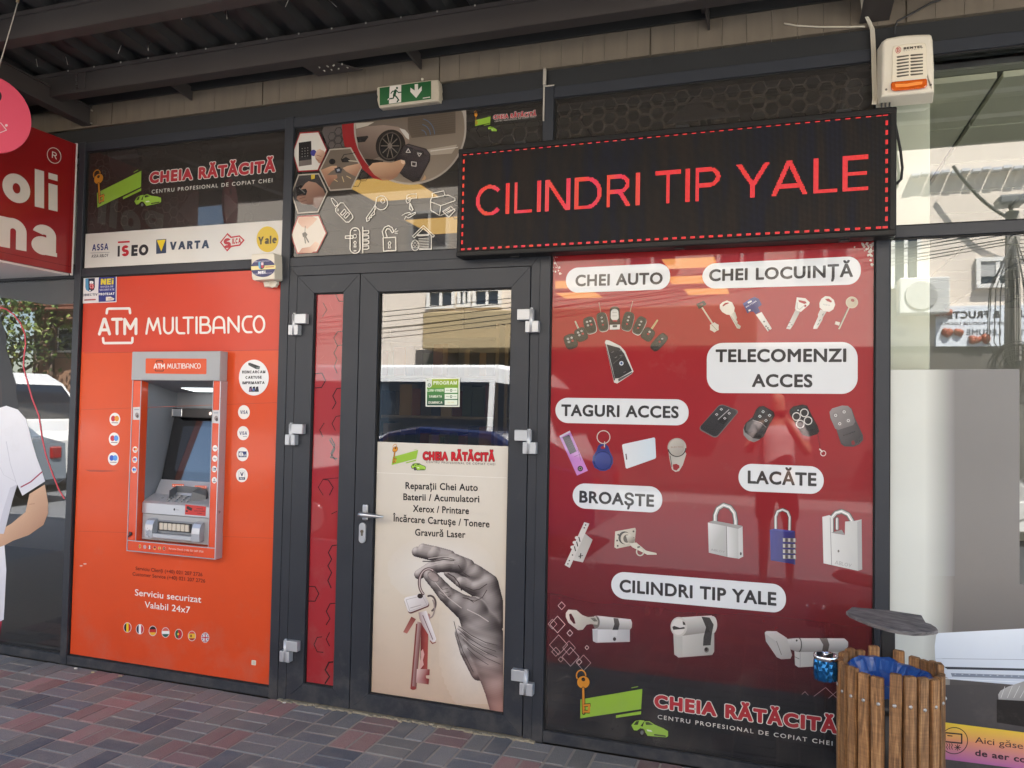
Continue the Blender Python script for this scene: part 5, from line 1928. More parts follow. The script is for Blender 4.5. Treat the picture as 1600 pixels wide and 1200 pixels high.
# house keys
K2 = lambda x, y: (1070 + x / 5.517, 440 + y / 5.517)
def pic(name, fn, lift=.0016):
    pr = Print(front(.0205), lift)
    fn(pr)
    pr.build(name, PR_GLASS, t)
def hk1(pr):
    pr.line(Q(K2, (150, 225), (238, 360)), 2.4, (196, 186, 172))
    pr.rrect(Q(K2, (98, 195), (165, 162), (190, 196), (122, 240)), 2, FB)
    pr.ell(*K2(143, 196), 2.6, 1.6, (120, 40, 44), rot=-25)
    pr.poly([K2(255 + (36 + 8 * (k % 2)) * math.cos(k * math.pi / 6), 395 + (36 + 8 * (k % 2)) * math.sin(k * math.pi / 6)) for k in range(12)], (204, 198, 186))
    pr.line(Q(K2, (232, 372), (278, 420)), 1, (150, 140, 128))
def hk2(pr):
    pr.poly(Q(K2, (385, 285), (432, 258), (450, 310), (444, 330), (456, 345), (452, 360), (484, 385), (474, 408), (450, 402)), [(*K2(400, 330), (226, 222, 212)), (*K2(450, 320), (176, 172, 162))])
    pr.ring(Q(K2, (302, 200), (325, 178), (365, 164), (408, 180), (430, 225), (425, 262), (395, 288), (360, 284), (322, 262), (302, 232)), Q(K2, (325, 205), (345, 185), (372, 180), (384, 186), (352, 200), (330, 216)), (224, 220, 210))
    pr.line(Q(K2, (400, 300), (462, 396)), .9, (150, 146, 138))
def hk3(pr):
    pr.poly(Q(K2, (612, 285), (662, 262), (750, 405), (716, 430)), [(*K2(620, 300), (230, 228, 222)), (*K2(740, 400), (196, 194, 188))])
    for (x, y) in ((684, 345), (700, 385), (716, 400), (724, 416)):
        pr.ell(*K2(x, y), 1.6, 1.4, (60, 58, 58), n=8)
    pr.poly(Q(K2, (500, 190), (560, 150), (600, 132), (640, 150), (664, 200), (632, 222), (650, 260), (612, 282), (590, 258), (560, 262), (540, 276)), (48, 54, 118))
    pr.poly(Q(K2, (500, 190), (560, 152), (570, 165), (512, 205)), (70, 78, 150))
    pr.rrect(Q(K2, (540, 178), (574, 162), (580, 174), (546, 190)), 1, (226, 226, 226))
    pr.text('MUL-T-LOCK', K2(530, 226), K2(620, 172), 2.0, (200, 204, 226), 'I', bold=.03)
    pr.rrect(Q(K2, (548, 245), (565, 238), (570, 250), (552, 258)), .6, (226, 226, 226))
def hk4(pr):
    pr.poly(Q(K2, (955, 240), (992, 262), (935, 375), (908, 412), (874, 405), (890, 375)), [(*K2(900, 330), (222, 220, 214)), (*K2(960, 330), (172, 170, 164))])
    for (x, y) in ((902, 352), (922, 372), (894, 388)):
        pr.line(Q(K2, (x - 6, y), (x + 8, y + 3)), 1, (90, 86, 82))
    pr.ring(Q(K2, (965, 136), (1040, 145), (1078, 180), (1070, 200), (1000, 262), (962, 250), (950, 235)), Q(K2, (978, 158), (1040, 170), (1052, 186), (1030, 194), (985, 176)), (220, 218, 212))
    pr.ell(*K2(1038, 209), 1.9, 1.9, (160, 44, 50))
    pr.line(Q(K2, (968, 180), (970, 230), (990, 240), (1030, 205)), .9, (160, 158, 152))
def hk5(pr):
    pr.poly(Q(K2, (1168, 240), (1222, 258), (1190, 310), (1186, 330), (1140, 408), (1106, 408), (1110, 390), (1150, 300), (1148, 285)), [(*K2(1120, 340), (228, 226, 220)), (*K2(1180, 350), (184, 182, 176))])
    pr.ring(Q(K2, (1178, 148), (1210, 126), (1250, 130), (1285, 160), (1296, 200), (1280, 240), (1245, 262), (1195, 252), (1162, 225), (1160, 185)), Q(K2, (1208, 150), (1240, 146), (1268, 168), (1262, 182), (1225, 168)), (222, 220, 212))
    pr.text('ISEO', K2(1192, 202), K2(1250, 212), 2.0, (150, 150, 160), 'I')
    for (x, y) in ((1146, 372), (1160, 340), (1186, 290)):
        pr.line(Q(K2, (x, y), (x + 8, y - 12)), 1.1, (70, 70, 78))
def hk6(pr):
    pr.line(Q(K2, (1420, 210), (1330, 404)), 2.8, (196, 190, 172))
    pr.line(Q(K2, (1412, 215), (1326, 400)), .8, (90, 84, 74))
    pr.poly(Q(K2, (1300, 342), (1338, 352), (1330, 380), (1292, 368)), (216, 210, 196))
    pr.ell(*K2(1440, 180), 9.6, 9.2, (200, 190, 168))
    pr.ell(*K2(1440, 180), 8, 7.6, (186, 174, 150))
    pr.ell(*K2(1446, 162), 3, 2.3, (140, 44, 46), rot=20)
for fn in (hk1, hk2, hk3, hk4, hk5, hk6):
    pic('house_key_picture', fn)
# access tags
K3 = lambda x, y: (860 + x / 6.957, 620 + y / 6.957)
def tg1(pr):
    pr.poly(Q(K3, (98, 428), (212, 368), (408, 802), (290, 856)), [(*K3(160, 480), (176, 120, 190)), (*K3(350, 800), (206, 140, 206))])
    pr.poly(Q(K3, (130, 440), (205, 410), (285, 595), (215, 625)), (38, 32, 40))
    for k in range(8):
        pr.line(Q(K3, (165 + k * 12, 478 + k * 19), (225 + k * 10, 455 + k * 18)), .5, (96, 80, 104))
    pr.poly(Q(K3, (100, 425), (212, 368), (220, 385), (110, 442)), (210, 200, 214))
    pr.line(Q(K3, (262, 650), (330, 620)), .6, (90, 60, 100))
    pr.line(Q(K3, (300, 560), (330, 690)), .6, (90, 60, 100))
    pr.ell(*K3(326, 780), 4.2, 4.4, (36, 32, 36))
    pr.ell(*K3(326, 780), 2.6, 2.7, (150, 150, 130))
    pr.ell(*K3(326, 780), 1.4, 1.4, (36, 32, 36))
def tg2(pr):
    pr.line([K3(578 + 70 * math.cos(a), 438 + 70 * math.sin(a)) for a in np.linspace(0, 6.28, 26, endpoint=False)], 1.4, (206, 196, 186), closed=True)
    pr.ring(Q(K3, (520, 530), (545, 512), (600, 512), (630, 540), (650, 600), (680, 660), (682, 720), (650, 780), (600, 806), (540, 804), (480, 770), (456, 710), (462, 650), (500, 590)), Q(K3, (545, 545), (575, 530), (598, 548), (590, 566), (552, 566)), (42, 56, 124))
    pr.line([K3(570 + 96 * math.cos(a), 692 + 98 * math.sin(a)) for a in np.linspace(0, 6.28, 30, endpoint=False)], .7, (26, 34, 90), closed=True)
    pr.ell(*K3(570, 692), 12.4, 12.6, [(*K3(530, 620), (62, 76, 146)), (*K3(620, 780), (40, 52, 118))])
    pr.line(Q(K3, (590, 490), (588, 545)), 1.6, (196, 186, 176))
def tg3(pr):
    pr.rrect(Q(K3, (778, 518), (1138, 440), (1150, 668), (822, 784)), 2.6, [(*K3(800, 560), (226, 228, 230)), (*K3(1100, 640), (206, 222, 232))])
    pr.rrect(Q(K3, (815, 620), (828, 617), (836, 682), (823, 686)), .8, (90, 30, 36))
def tg4(pr):
    pr.ring([K3(1376 + 102 * math.cos(a), 548 + 100 * math.sin(a)) for a in np.linspace(math.radians(150), math.radians(390), 24)] + Q(K3, (1478, 620), (1440, 740), (1400, 806), (1360, 816), (1322, 790), (1300, 700), (1284, 600)), Q(K3, (1330, 735), (1370, 728), (1402, 745), (1404, 770), (1370, 802), (1336, 790)), [(*K3(1300, 500), (168, 160, 150)), (*K3(1440, 700), (190, 186, 178))])
    pr.line([K3(1376 + 96 * math.cos(a), 552 + 96 * math.sin(a)) for a in np.linspace(.1, 2.9, 18)], 1.6, (44, 42, 42))
    pr.ell(*K3(1374, 548), 12.2, 13, [(*K3(1320, 470), (196, 190, 180)), (*K3(1440, 620), (156, 150, 142))])
    pr.text('ELECTRA', K3(1312, 556), K3(1442, 552), 2.2, (150, 112, 100), 'I')
    pr.line(Q(K3, (1302, 640), (1322, 760)), 1.1, (60, 56, 56))
for fn in (tg1, tg2, tg3, tg4):
    pic('access_tag_picture', fn)
# gate remotes
K4 = lambda x, y: (1080 + x / 5.517, 620 + y / 5.517)
def gr1(pr):
    pr.rrect(Q(K4, (250, 58), (418, 120), (215, 362), (58, 278)), 6, (104, 102, 100))
    pr.rrect(Q(K4, (252, 66), (408, 122), (214, 350), (66, 270)), 6, [(*K4(260, 70), (64, 62, 64)), (*K4(150, 320), (34, 33, 36))])
    pr.line(Q(K4, (326, 110), (232, 195)), .9, (190, 188, 186))
    pr.poly(Q(K4, (255, 185), (305, 165), (320, 200), (280, 240), (232, 215)), (30, 29, 31))
    for (x, y) in ((260, 108), (220, 152), (328, 142), (290, 185)):
        pr.line([K4(x + 11 * math.cos(a), y + 9 * math.sin(a)) for a in np.linspace(0, 6.28, 4, endpoint=False)], .8, (206, 204, 202), closed=True)
def gr2(pr):
    pr.poly(Q(K4, (448, 280), (462, 240), (520, 180), (660, 240), (640, 300), (590, 370), (540, 392), (490, 372), (452, 330)), (132, 130, 128))
    pr.poly(Q(K4, (585, 82), (625, 78), (712, 128), (720, 165), (668, 250), (625, 345), (590, 365), (530, 356), (462, 305), (452, 272), (470, 225), (528, 178), (560, 110)), (40, 38, 38))
    pr.poly(Q(K4, (590, 90), (622, 88), (704, 132), (710, 165), (650, 262), (540, 200), (566, 118)), [(*K4(620, 90), (60, 57, 57)), (*K4(600, 220), (44, 42, 43))])
    pr.poly(Q(K4, (480, 225), (535, 195), (645, 265), (610, 335), (470, 290)), [(*K4(500, 220), (92, 89, 88)), (*K4(590, 330), (52, 50, 51))])
    pr.line(Q(K4, (530, 200), (600, 222), (645, 262)), .8, (160, 156, 152))
    for (x, y) in ((620, 128), (592, 168), (676, 160), (645, 204)):
        pr.line([K4(x + 12 * math.cos(a), y + 11 * math.sin(a)) for a in np.linspace(0, 6.28, 4, endpoint=False)], .8, (196, 204, 202), closed=True)
def gr3(pr):
    pr.line(Q(K4, (1090, 315), (1112, 450)), .7, (60, 50, 50))
    pr.line([K4(1138 + 22 * math.cos(a), 487 + 22 * math.sin(a)) for a in np.linspace(0, 6.28, 16, endpoint=False)], 1.2, (226, 216, 210), closed=True)
    pr.line(Q(K4, (1108, 452), (1128, 472)), 2.2, (226, 216, 210))
    pr.poly(Q(K4, (850, 110), (880, 82), (960, 66), (1000, 76), (1040, 160), (1090, 250), (1105, 300), (1080, 325), (1010, 345), (960, 330), (900, 240), (846, 140)), (28, 27, 27))
    pr.poly(Q(K4, (858, 114), (885, 92), (960, 76), (992, 84), (1080, 260), (1040, 290), (960, 300), (905, 230)), [(*K4(880, 90), (58, 56, 55)), (*K4(1040, 290), (30, 29, 30))])
    for (x, y) in ((907, 170), (975, 138), (940, 235), (1007, 206)):
        pr.line([K4(x + 33 * math.cos(a), y + 33 * math.sin(a)) for a in np.linspace(0, 6.28, 22, endpoint=False)], 1.5, (214, 206, 200), closed=True)
    pr.ell(*K4(922, 116), 1.4, .8, (226, 226, 226), n=8)
def gr4(pr):
    pr.poly(Q(K4, (1195, 180), (1300, 90), (1380, 95), (1410, 180), (1480, 330), (1484, 370), (1450, 410), (1400, 430), (1320, 428), (1290, 405), (1250, 280)), (72, 68, 70))
    pr.poly(Q(K4, (1250, 280), (1410, 225), (1476, 340), (1470, 372), (1440, 400), (1330, 420), (1296, 396)), [(*K4(1260, 290), (98, 93, 94)), (*K4(1440, 400), (64, 61, 62))])
    pr.poly(Q(K4, (1192, 130), (1215, 100), (1300, 75), (1350, 78), (1380, 105), (1414, 215), (1395, 245), (1270, 285), (1240, 275), (1200, 180)), [(*K4(1220, 100), (152, 146, 144)), (*K4(1380, 250), (116, 111, 110))])
    for (x, y) in ((1245, 160), (1318, 130), (1280, 232), (1354, 205)):
        pr.ell(*K4(x, y), 4.8, 4.4, (134, 128, 127), n=14)
        pr.line([K4(x + 11 * math.cos(a), y + 11 * math.sin(a)) for a in np.linspace(0, 6.28, 7, endpoint=False)], .8, (232, 228, 224), closed=True)
    pr.poly(Q(K4, (1380, 385), (1400, 374), (1412, 400), (1404, 416), (1384, 414)), (130, 40, 44))
    pr.line(Q(K4, (1310, 335), (1410, 300)), 1.2, (60, 57, 58))
for fn in (gr1, gr2, gr3, gr4):
    pic('remote_picture', fn)
# locks and cylinders
K5 = lambda x, y: (860 + x / 4.617, 780 + y / 4.617)
def lk1(pr):
    pr.poly(Q(K5, (235, 235), (305, 292), (235, 455), (165, 440)), [(*K5(190, 400), (206, 202, 196)), (*K5(290, 300), (182, 178, 172))])
    pr.poly(Q(K5, (245, 165), (282, 176), (140, 495), (104, 474)), (216, 212, 206))
    for (x, y) in ((255, 186), (245, 206), (137, 443), (127, 466), (160, 402)):
        pr.ell(*K5(x, y), 1.2, 1.2, (60, 54, 54), n=8)
    for (x, y) in ((192, 278), (176, 312), (160, 346)):
        pr.ell(*K5(x, y), 3.2, 2.6, (222, 218, 212), n=14)
        pr.line(Q(K5, (x + 14, y - 4), (x + 22, y + 26)), 1.6, (50, 46, 46))
    pr.line(Q(K5, (220, 392), (216, 424)), 1.7, (40, 36, 36))
    pr.line(Q(K5, (206, 412), (234, 406)), 1.3, (40, 36, 36))
def lk2(pr):
    pr.poly(Q(K5, (468, 232), (612, 206), (618, 222), (606, 330), (478, 356), (462, 346)), [(*K5(470, 240), (214, 206, 190)), (*K5(600, 330), (176, 166, 148))])
    for (x, y) in ((490, 256), (600, 232), (486, 336), (482, 298), (600, 280)):
        pr.ell(*K5(x, y), 1.5, 1.6, (70, 62, 56), n=8)
    pr.ell(*K5(535, 278), 9.5, 10, (58, 52, 48))
    pr.ell(*K5(546, 282), 8.4, 9, (204, 194, 176))
    pr.ell(*K5(552, 284), 5.6, 6.4, (96, 86, 74))
    pr.poly(Q(K5, (545, 262), (580, 255), (612, 290), (600, 318), (560, 312)), [(*K5(560, 260), (216, 208, 192)), (*K5(600, 310), (120, 108, 92))])
    pr.poly(Q(K5, (570, 320), (620, 312), (660, 345), (690, 370), (720, 378), (765, 388), (768, 400), (700, 400), (650, 375), (590, 345)), (206, 200, 184))
    pr.line([K5(648 + 26 * math.cos(a), 378 + 28 * math.sin(a)) for a in np.linspace(0, 6.28, 20, endpoint=False)], 1.9, (190, 184, 168), closed=True)
    pr.poly(Q(K5, (625, 342), (645, 338), (650, 345), (630, 352)), (50, 44, 42))
pic('door_lock_picture', lk1)
pic('cam_lock_picture', lk2)
def cy1(pr):
    pr.poly(Q(K5, (304, 935), (355, 935), (560, 930), (574, 940), (574, 1028), (330, 1034), (308, 1022)), [(*K5(320, 940), (222, 222, 222)), (*K5(560, 1030), (172, 172, 174))])
    pr.poly(Q(K5, (304, 940), (342, 940), (340, 1034), (312, 1026)), (188, 188, 190))
    pr.poly(Q(K5, (318, 842), (340, 840), (580, 866), (590, 890), (588, 925), (575, 940), (345, 938), (320, 930), (306, 890)), [(*K5(450, 850), (226, 224, 220)), (*K5(446, 940), (148, 146, 144))])
    pr.poly(Q(K5, (455, 856), (490, 860), (500, 900), (490, 942), (448, 942), (462, 900)), [(*K5(470, 860), (96, 90, 86)), (*K5(470, 942), (44, 40, 40))])
    pr.poly(Q(K5, (448, 944), (486, 944), (480, 986), (444, 986)), (206, 206, 206))
    pr.ell(*K5(332, 886), 5.4, 9.6, (110, 104, 98))
    pr.ell(*K5(463, 1008), 2.6, 2.9, (40, 36, 38))
    pr.ring(Q(K5, (112, 820), (130, 796), (190, 800), (230, 835), (270, 850), (330, 845), (345, 880), (340, 905), (290, 900), (262, 905), (235, 940), (200, 944), (130, 890), (112, 850)), Q(K5, (135, 830), (150, 822), (172, 860), (182, 896), (168, 898), (142, 866)), [(*K5(140, 810), (226, 220, 206)), (*K5(260, 920), (182, 176, 164))])
    for k in range(4):
        pr.line(Q(K5, (292 + k * 9, 856), (318 + k * 7, 880)), .9, (70, 62, 54))
pic('lock_cylinder_picture', cy1)
K6 = lambda x, y: (1090 + x / 4.443, 780 + y / 4.443)
def cy2(pr):
    K = lambda x, y: (840 + x / 2.5, 720 + y / 2.5)
    pr.poly(Q(K, (530, 660), (570, 640), (690, 640), (690, 745), (682, 758), (552, 768), (534, 756)), [(*K(540, 680), (206, 204, 198)), (*K(690, 740), (168, 166, 160))])
    pr.poly(Q(K, (532, 680), (566, 685), (566, 766), (550, 768), (534, 754)), (186, 184, 178))
    pr.poly(Q(K, (545, 612), (640, 606), (680, 604), (700, 625), (700, 650), (682, 668), (560, 684)), [(*K(600, 608), (214, 212, 206)), (*K(610, 680), (142, 138, 132))])
    pr.ell(*K(684, 640), 7, 13.5, (196, 194, 188))
    pr.poly(Q(K, (640, 608), (672, 612), (688, 640), (680, 680), (676, 720), (646, 722), (648, 690), (658, 650)), (56, 52, 50))
    pr.ell(*K(552, 648), 13, 15.4, (196, 192, 184))
    pr.ell(*K(550, 648), 10.6, 12.6, (216, 212, 206))
    pr.poly(Q(K, (526, 648), (534, 644), (556, 652), (574, 648), (575, 656), (530, 660)), (36, 32, 32))
    pr.poly(Q(K, (566, 625), (576, 632), (578, 642), (568, 640)), (70, 66, 62))
    pr.ell(*K(660, 738), 3.8, 4.2, (110, 106, 102))
    pr.ell(*K(659, 736), 2.4, 2.8, (34, 32, 32))
pic('lock_cylinder_picture', cy2)
def cy3(pr):
    pr.poly(Q(K6, (672, 1052), (1010, 1040), (1010, 1150), (700, 1166), (676, 1150)), [(*K6(690, 1060), (206, 206, 202)), (*K6(1000, 1160), (170, 170, 168))])
    pr.line(Q(K6, (672, 1092), (705, 1108)), .8, (70, 66, 66))
    pr.line(Q(K6, (712, 1064), (712, 1160)), .7, (140, 140, 138))
    pr.poly(Q(K6, (690, 964), (1020, 966), (1045, 990), (1045, 1020), (1020, 1058), (690, 1060), (640, 1040), (620, 970)), [(*K6(860, 968), (222, 220, 216)), (*K6(860, 1062), (140, 138, 136))])
    pr.poly(Q(K6, (845, 964), (900, 966), (915, 1010), (905, 1058), (862, 1060), (872, 1010)), [(*K6(880, 968), (126, 118, 112)), (*K6(880, 1058), (66, 60, 58))])
    pr.line([K6(705 + 16 * math.cos(a), 1010 + 46 * math.sin(a)) for a in np.linspace(-1.5, 1.5, 14)], 1.6, (60, 56, 56))
    pr.ell(*K6(688, 980), 1.6, 1.8, (50, 46, 46), n=10)
    pr.poly(Q(K6, (466, 925), (480, 914), (548, 916), (620, 962), (640, 1030), (656, 1082), (645, 1106), (580, 1110), (555, 1098), (475, 980)), [(*K6(520, 920), (208, 206, 202)), (*K6(620, 1100), (176, 174, 170))])
    pr.poly(Q(K6, (466, 930), (545, 985), (575, 1080), (572, 1104), (550, 1096), (474, 985)), (186, 184, 182))
    pr.line(Q(K6, (548, 985), (582, 1078)), .8, (90, 88, 88))
pic('lock_cylinder_picture', cy3)
# padlocks
def shackle(pr, f, pts, w, dark=(70, 68, 66)):
    pr.line(Q(f, *pts), w, dark)
    pr.line(Q(f, *pts), w * .62, (188, 186, 182))
    pr.line(Q(f, *[(x - 3, y) for x, y in pts]), w * .2, (240, 238, 234))
def pd1(pr):
    shackle(pr, K6, [(122, 170), (122, 110), (140, 65), (180, 40), (225, 55), (255, 95), (264, 150), (264, 195)], 8)
    pr.poly(Q(K6, (72, 160), (110, 148), (312, 185), (282, 208), (200, 190)), (150, 148, 144))
    pr.poly(Q(K6, (72, 162), (200, 188), (204, 400), (78, 370)), [(*K6(90, 200), (226, 226, 224)), (*K6(190, 260), (164, 164, 160))])
    pr.poly(Q(K6, (200, 188), (282, 206), (284, 412), (204, 400)), [(*K6(205, 300), (214, 214, 212)), (*K6(282, 300), (176, 176, 172))])
    pr.poly(Q(K6, (282, 206), (312, 188), (316, 398), (284, 414)), (196, 196, 194))
    pr.line(Q(K6, (200, 190), (205, 398)), .9, (90, 88, 86))
    pr.text('ABLOY', K6(92, 356), K6(188, 374), 3.4, (140, 138, 136), 'I')
    pr.ell(*K6(300, 378), 1.6, 2.6, (40, 38, 38), n=10)
def pd2(pr):
    shackle(pr, K6, [(542, 212), (542, 120), (556, 85), (590, 72), (625, 88), (640, 125), (638, 222)], 5.4)
    pr.poly(Q(K6, (502, 212), (530, 204), (676, 220), (678, 455), (640, 446), (508, 424)), [(*K6(510, 300), (54, 54, 132)), (*K6(676, 330), (38, 38, 100))])
    pr.poly(Q(K6, (502, 212), (530, 204), (676, 220), (650, 230)), (66, 66, 142))
    for y in (286, 326, 364, 402):
        pr.poly(Q(K6, (590, y - 18), (682, y - 14), (684, y + 14), (592, y + 10)), (120, 116, 112))
        for k in range(5):
            pr.poly(Q(K6, (594 + k * 18, y - 15), (606 + k * 18, y - 14), (606 + k * 18, y + 9), (594 + k * 18, y + 8)), (196, 192, 186) if k % 2 == 0 else (76, 72, 72))
def pd3(pr):
    shackle(pr, K6, [(930, 225), (930, 130), (960, 95), (1000, 84), (1045, 105), (1072, 150)], 8)
    shackle(pr, K6, [(968, 205), (968, 135)], 6)
    pr.poly(Q(K6, (866, 122), (915, 110), (938, 125), (940, 235), (1022, 248), (1024, 155), (1090, 150), (1138, 140), (1142, 488), (1112, 496), (874, 444)), [(*K6(880, 300), (220, 220, 216)), (*K6(1120, 330), (188, 188, 184))])
    pr.poly(Q(K6, (1108, 158), (1138, 142), (1142, 488), (1112, 496)), (166, 166, 164))
    pr.poly(Q(K6, (925, 232), (1000, 212), (1022, 246)), (140, 138, 136))
    pr.line(Q(K6, (920, 128), (930, 456)), .9, (120, 118, 116))
    pr.text('ABLOY', K6(952, 448), K6(1066, 474), 5.6, (150, 148, 146), 'I')
    pr.ell(*K6(978, 360), 1.6, 2.2, (110, 106, 100), n=10)
for fn in (pd1, pd2, pd3):
    pic('padlock_picture', fn)
# thin white diamonds in the two lower corners
def dia(f, cx, cy, r, w, col=(206, 196, 192)):
    pr = Print(front(.0205), .0016)
    pr.line([f(cx, cy - r * 1.1), f(cx + r, cy), f(cx, cy + r * 1.1), f(cx - r, cy)], w, col, closed=True)
    pr.build('diamond_outline', PR_GLASS, t)
for a in ((82, 768, 26, .9), (52, 903, 55, .8), (141, 965, 21, .9), (264, 1070, 14, .6), (60, 1050, 66, .5), (146, 1136, 62, .5), (135, 1072, 46, .45), (240, 1180, 52, .4), (208, 1172, 20, .6), (40, 1100, 30, .45), (75, 1155, 18, .4), (5, 1030, 30, .5), (15, 900, 32, .5)):
    if a[0] - a[2] > -18:
        dia(K5, *a)
K7 = lambda x, y: (1160 + x / 10, 1080 + y / 10)
for pts in ([(930, 48), (978, 5), (1028, 60)], [(1120, 76), (1300, -60), (1500, 128)], [(1345, 108), (1500, -20)]):
    pr = Print(front(.0205), .0016)
    pr.line(Q(K7, *pts), .7, (176, 160, 158))
    pr.build('diamond_outline', PR_GLASS, t)
K8 = lambda x, y: (880 + x / 3.636, 1030 + y / 3.636)
pr = Print(front(.0205), .0016)
logo_mark(pr, [K8(450, 168), K8(98, 335), K8(443, 283)])
pr.build('emblem', PR_GLASS, t)
pr = Print(front(.0205), .0016)
logo_text(pr, K8(517, 272), K8(1556, 421), 19.5, K8(537, 337), K8(1530, 490), 6.2)
pr.build('lettering', PR_GLASS, t)

# ---- woman printed on the clinic window
t = thing('clinic_window_print', 'life-size window print of a person in a white tunic with red trim and bent arm', 'poster', tuple(P(20, 900, .02)))
pr = Print(front(.0232), .0002)
def ex(pts, u):   # continue to the left of the photo's edge in the same window
    return pts
SK, SKD = (206, 168, 138), (176, 134, 108)
pr.poly([(-42, 480), (-10, 484), (2, 498), (3, 505), (9, 520), (10.6, 536), (9, 545), (14, 558), (18, 570), (20, 584), (25, 600), (26, 616), (29, 632), (26, 641), (-40, 650), (-52, 560)], (34, 31, 35))
pr.poly([(-30, 600), (-5, 560), (2, 600), (4, 634), (-30, 640)], (50, 38, 37))
pr.poly([(46, 772), (70, 757), (75, 785), (75, 802), (68, 820), (45, 836), (20, 845), (0, 856), (-30, 866), (-40, 846), (0, 829), (18, 818), (40, 800)], [(20, 810, SK), (50, 840, SKD)])
pr.line([(46, 788), (54, 787)], .8, (166, 120, 96))
pr.poly([(-55, 652), (0, 637), (10, 634), (28, 640), (40, 654), (45, 670), (50, 690), (57, 714), (65, 735), (70.5, 752), (35, 774.5), (27, 757), (20, 780), (11, 815), (0, 830), (-45, 850), (-60, 740)], [(20, 650, (232, 232, 236)), (40, 770, (212, 212, 220))])
pr.poly([(27, 757), (20, 780), (10, 820), (6, 834), (-4, 834), (4, 800), (16, 762)], (196, 196, 206))
pr.line([(10, 690), (16, 724), (26, 756)], .8, (190, 190, 200))
pr.line([(-5, 720), (6, 742), (24, 752)], .7, (200, 200, 208))
pr.line([(33, 761), (48, 753), (65.5, 737.5)], 2, (150, 40, 72))
pr.poly([(-60, 860), (-4, 856), (7, 852), (10, 890), (8, 930), (6, 968), (0, 971), (-70, 985)], [(0, 860, (226, 226, 232)), (0, 970, (206, 206, 214))])
pr.poly([(-70, 985), (0, 971), (3.2, 970.5), (1, 985), (-2, 1010), (-70, 1018)], (150, 40, 62))
pr.build('figure', PR_MATT, t)
pr = Print(front(.0232), .0008)
pr.line([(-30, 478), (0, 480.5), (10, 483), (22, 492), (32, 505), (39, 522), (40, 540), (37, 560), (37, 575), (41, 590), (50, 622), (61, 650), (66, 685), (72, 712), (82, 740), (92, 765), (100.5, 779)], 2.0, (206, 66, 80))
pr.build('red_line', PR_MATT, t)

# ---- poster on the right-hand shop window
t = thing('air_conditioner_poster', 'grey window poster showing a white air conditioner above a yellow and pink band', 'poster', tuple(P(1500, 1000, .02)))
pr = Print(front(.0232), .0002)
TOPG, BOTG = (128, 127, 126), (104, 102, 101)
pr.poly([(1389.5, 578), (1445, 577.6), (1445, 1210), (1386, 1210)], [(1390, 700, (200, 204, 198)), (1445, 700, (206, 209, 202))])  # pale strip: light of the pillar through the film, put into the colour
pr.poly([(1445, 577.6), (1492, 577.3), (1492, 900), (1445, 900)], [(1445, 700, (206, 209, 202)), (1492, 700, TOPG)])
pr.poly([(1445, 900), (1492, 900), (1484, 1080), (1440, 1080)], [(1445, 990, (206, 209, 202)), (1490, 990, (122, 118, 114))])
pr.poly([(1492, 577.3), (1593, 576.5), (1593, 900), (1492, 900)], [(1540, 600, TOPG), (1540, 900, (126, 122, 118))])
pr.poly([(1492, 900), (1593, 900), (1593, 913), (1660, 912), (1660, 1070), (1484, 1070)], [(1540, 900, (126, 122, 118)), (1540, 1070, (84, 81, 80))])
pr.poly([(1440, 1070), (1660, 1070), (1660, 1290), (1440, 1250)], [(1540, 1070, (80, 77, 77)), (1540, 1200, (66, 62, 64))])
pr.build('backdrop', PR_MATT, t)
A5 = lambda x, y: (1220 + x / 4, 900 + y / 4)
pr = Print(front(.0232), .0010)
pr.poly([A5(x, y) for x, y in ((970, 368), (985, 356), (1700, 318), (1700, 700), (1060, 645), (1020, 625), (1000, 605), (965, 520), (961, 440))], [(1500, 985, (222, 230, 238)), (1500, 1064, (196, 206, 220))])
pr.line([A5(1005, 516), A5(1700, 524)], .8, (150, 160, 176))
pr.line([A5(970, 516), A5(1010, 516)], .6, (176, 186, 200))
pr.poly([A5(*a) for a in ((1018, 566), (1700, 582), (1700, 596), (1040, 582))], (58, 62, 72))
pr.poly([A5(*a) for a in ((1062, 606), (1700, 626), (1700, 648), (1070, 628))], (128, 138, 154))
for k in range(12):
    pr.ell(*A5(1090 + k * 44, 613 + k * 1.4), 1.6, .8, (176, 186, 200), n=8)
pr.line([A5(1020, 640), A5(1700, 672)], .8, (232, 238, 244))
pr.rrect([A5(1505, 430), A5(1560, 430), A5(1560, 480), A5(1505, 480)], 2, (206, 216, 226))
pr.build('air_conditioner_picture', PR_MATT, t)
pr = Print(front(.0232), .0018)
pr.poly([A5(*a) for a in ((1350, 772), (1700, 790), (1700, 970), (1350, 914))], (38, 34, 33))
pr.poly([A5(*a) for a in ((1358, 740), (1372, 716), (1420, 690), (1540, 650), (1700, 640), (1700, 790), (1360, 770))], [(1570, 1070, (186, 186, 184)), (1590, 1095, (112, 110, 110))])
for k in range(7):
    pr.line([A5(1375 + k * 40, 760), A5(1400 + k * 46, 690 - k * 2)], .6, (226, 226, 224))
pr.build('furniture_picture', PR_MATT, t)
pr = Print(front(.0232), .0018)
pr.poly([A5(*a) for a in ((760, 880), (1700, 1000), (1700, 1092), (760, 985))], [(1540, 1128, (234, 214, 54)), (1537, 1163, (222, 150, 110))])
pr.poly([A5(*a) for a in ((760, 985), (1700, 1092), (1700, 1230), (760, 1110))], [(1537, 1163, (222, 150, 110)), (1532, 1200, (166, 92, 172))])
pr.line([A5(1083 + 84 * math.cos(a), 1028 + 82 * math.sin(a)) for a in np.linspace(0, 6.28, 40, endpoint=False)], 1.3, (44, 36, 40), closed=True)
pr.line([A5(1026, 978), A5(1130, 988), A5(1130, 1044), A5(1026, 1034)], 2.2, (44, 36, 40), closed=True)
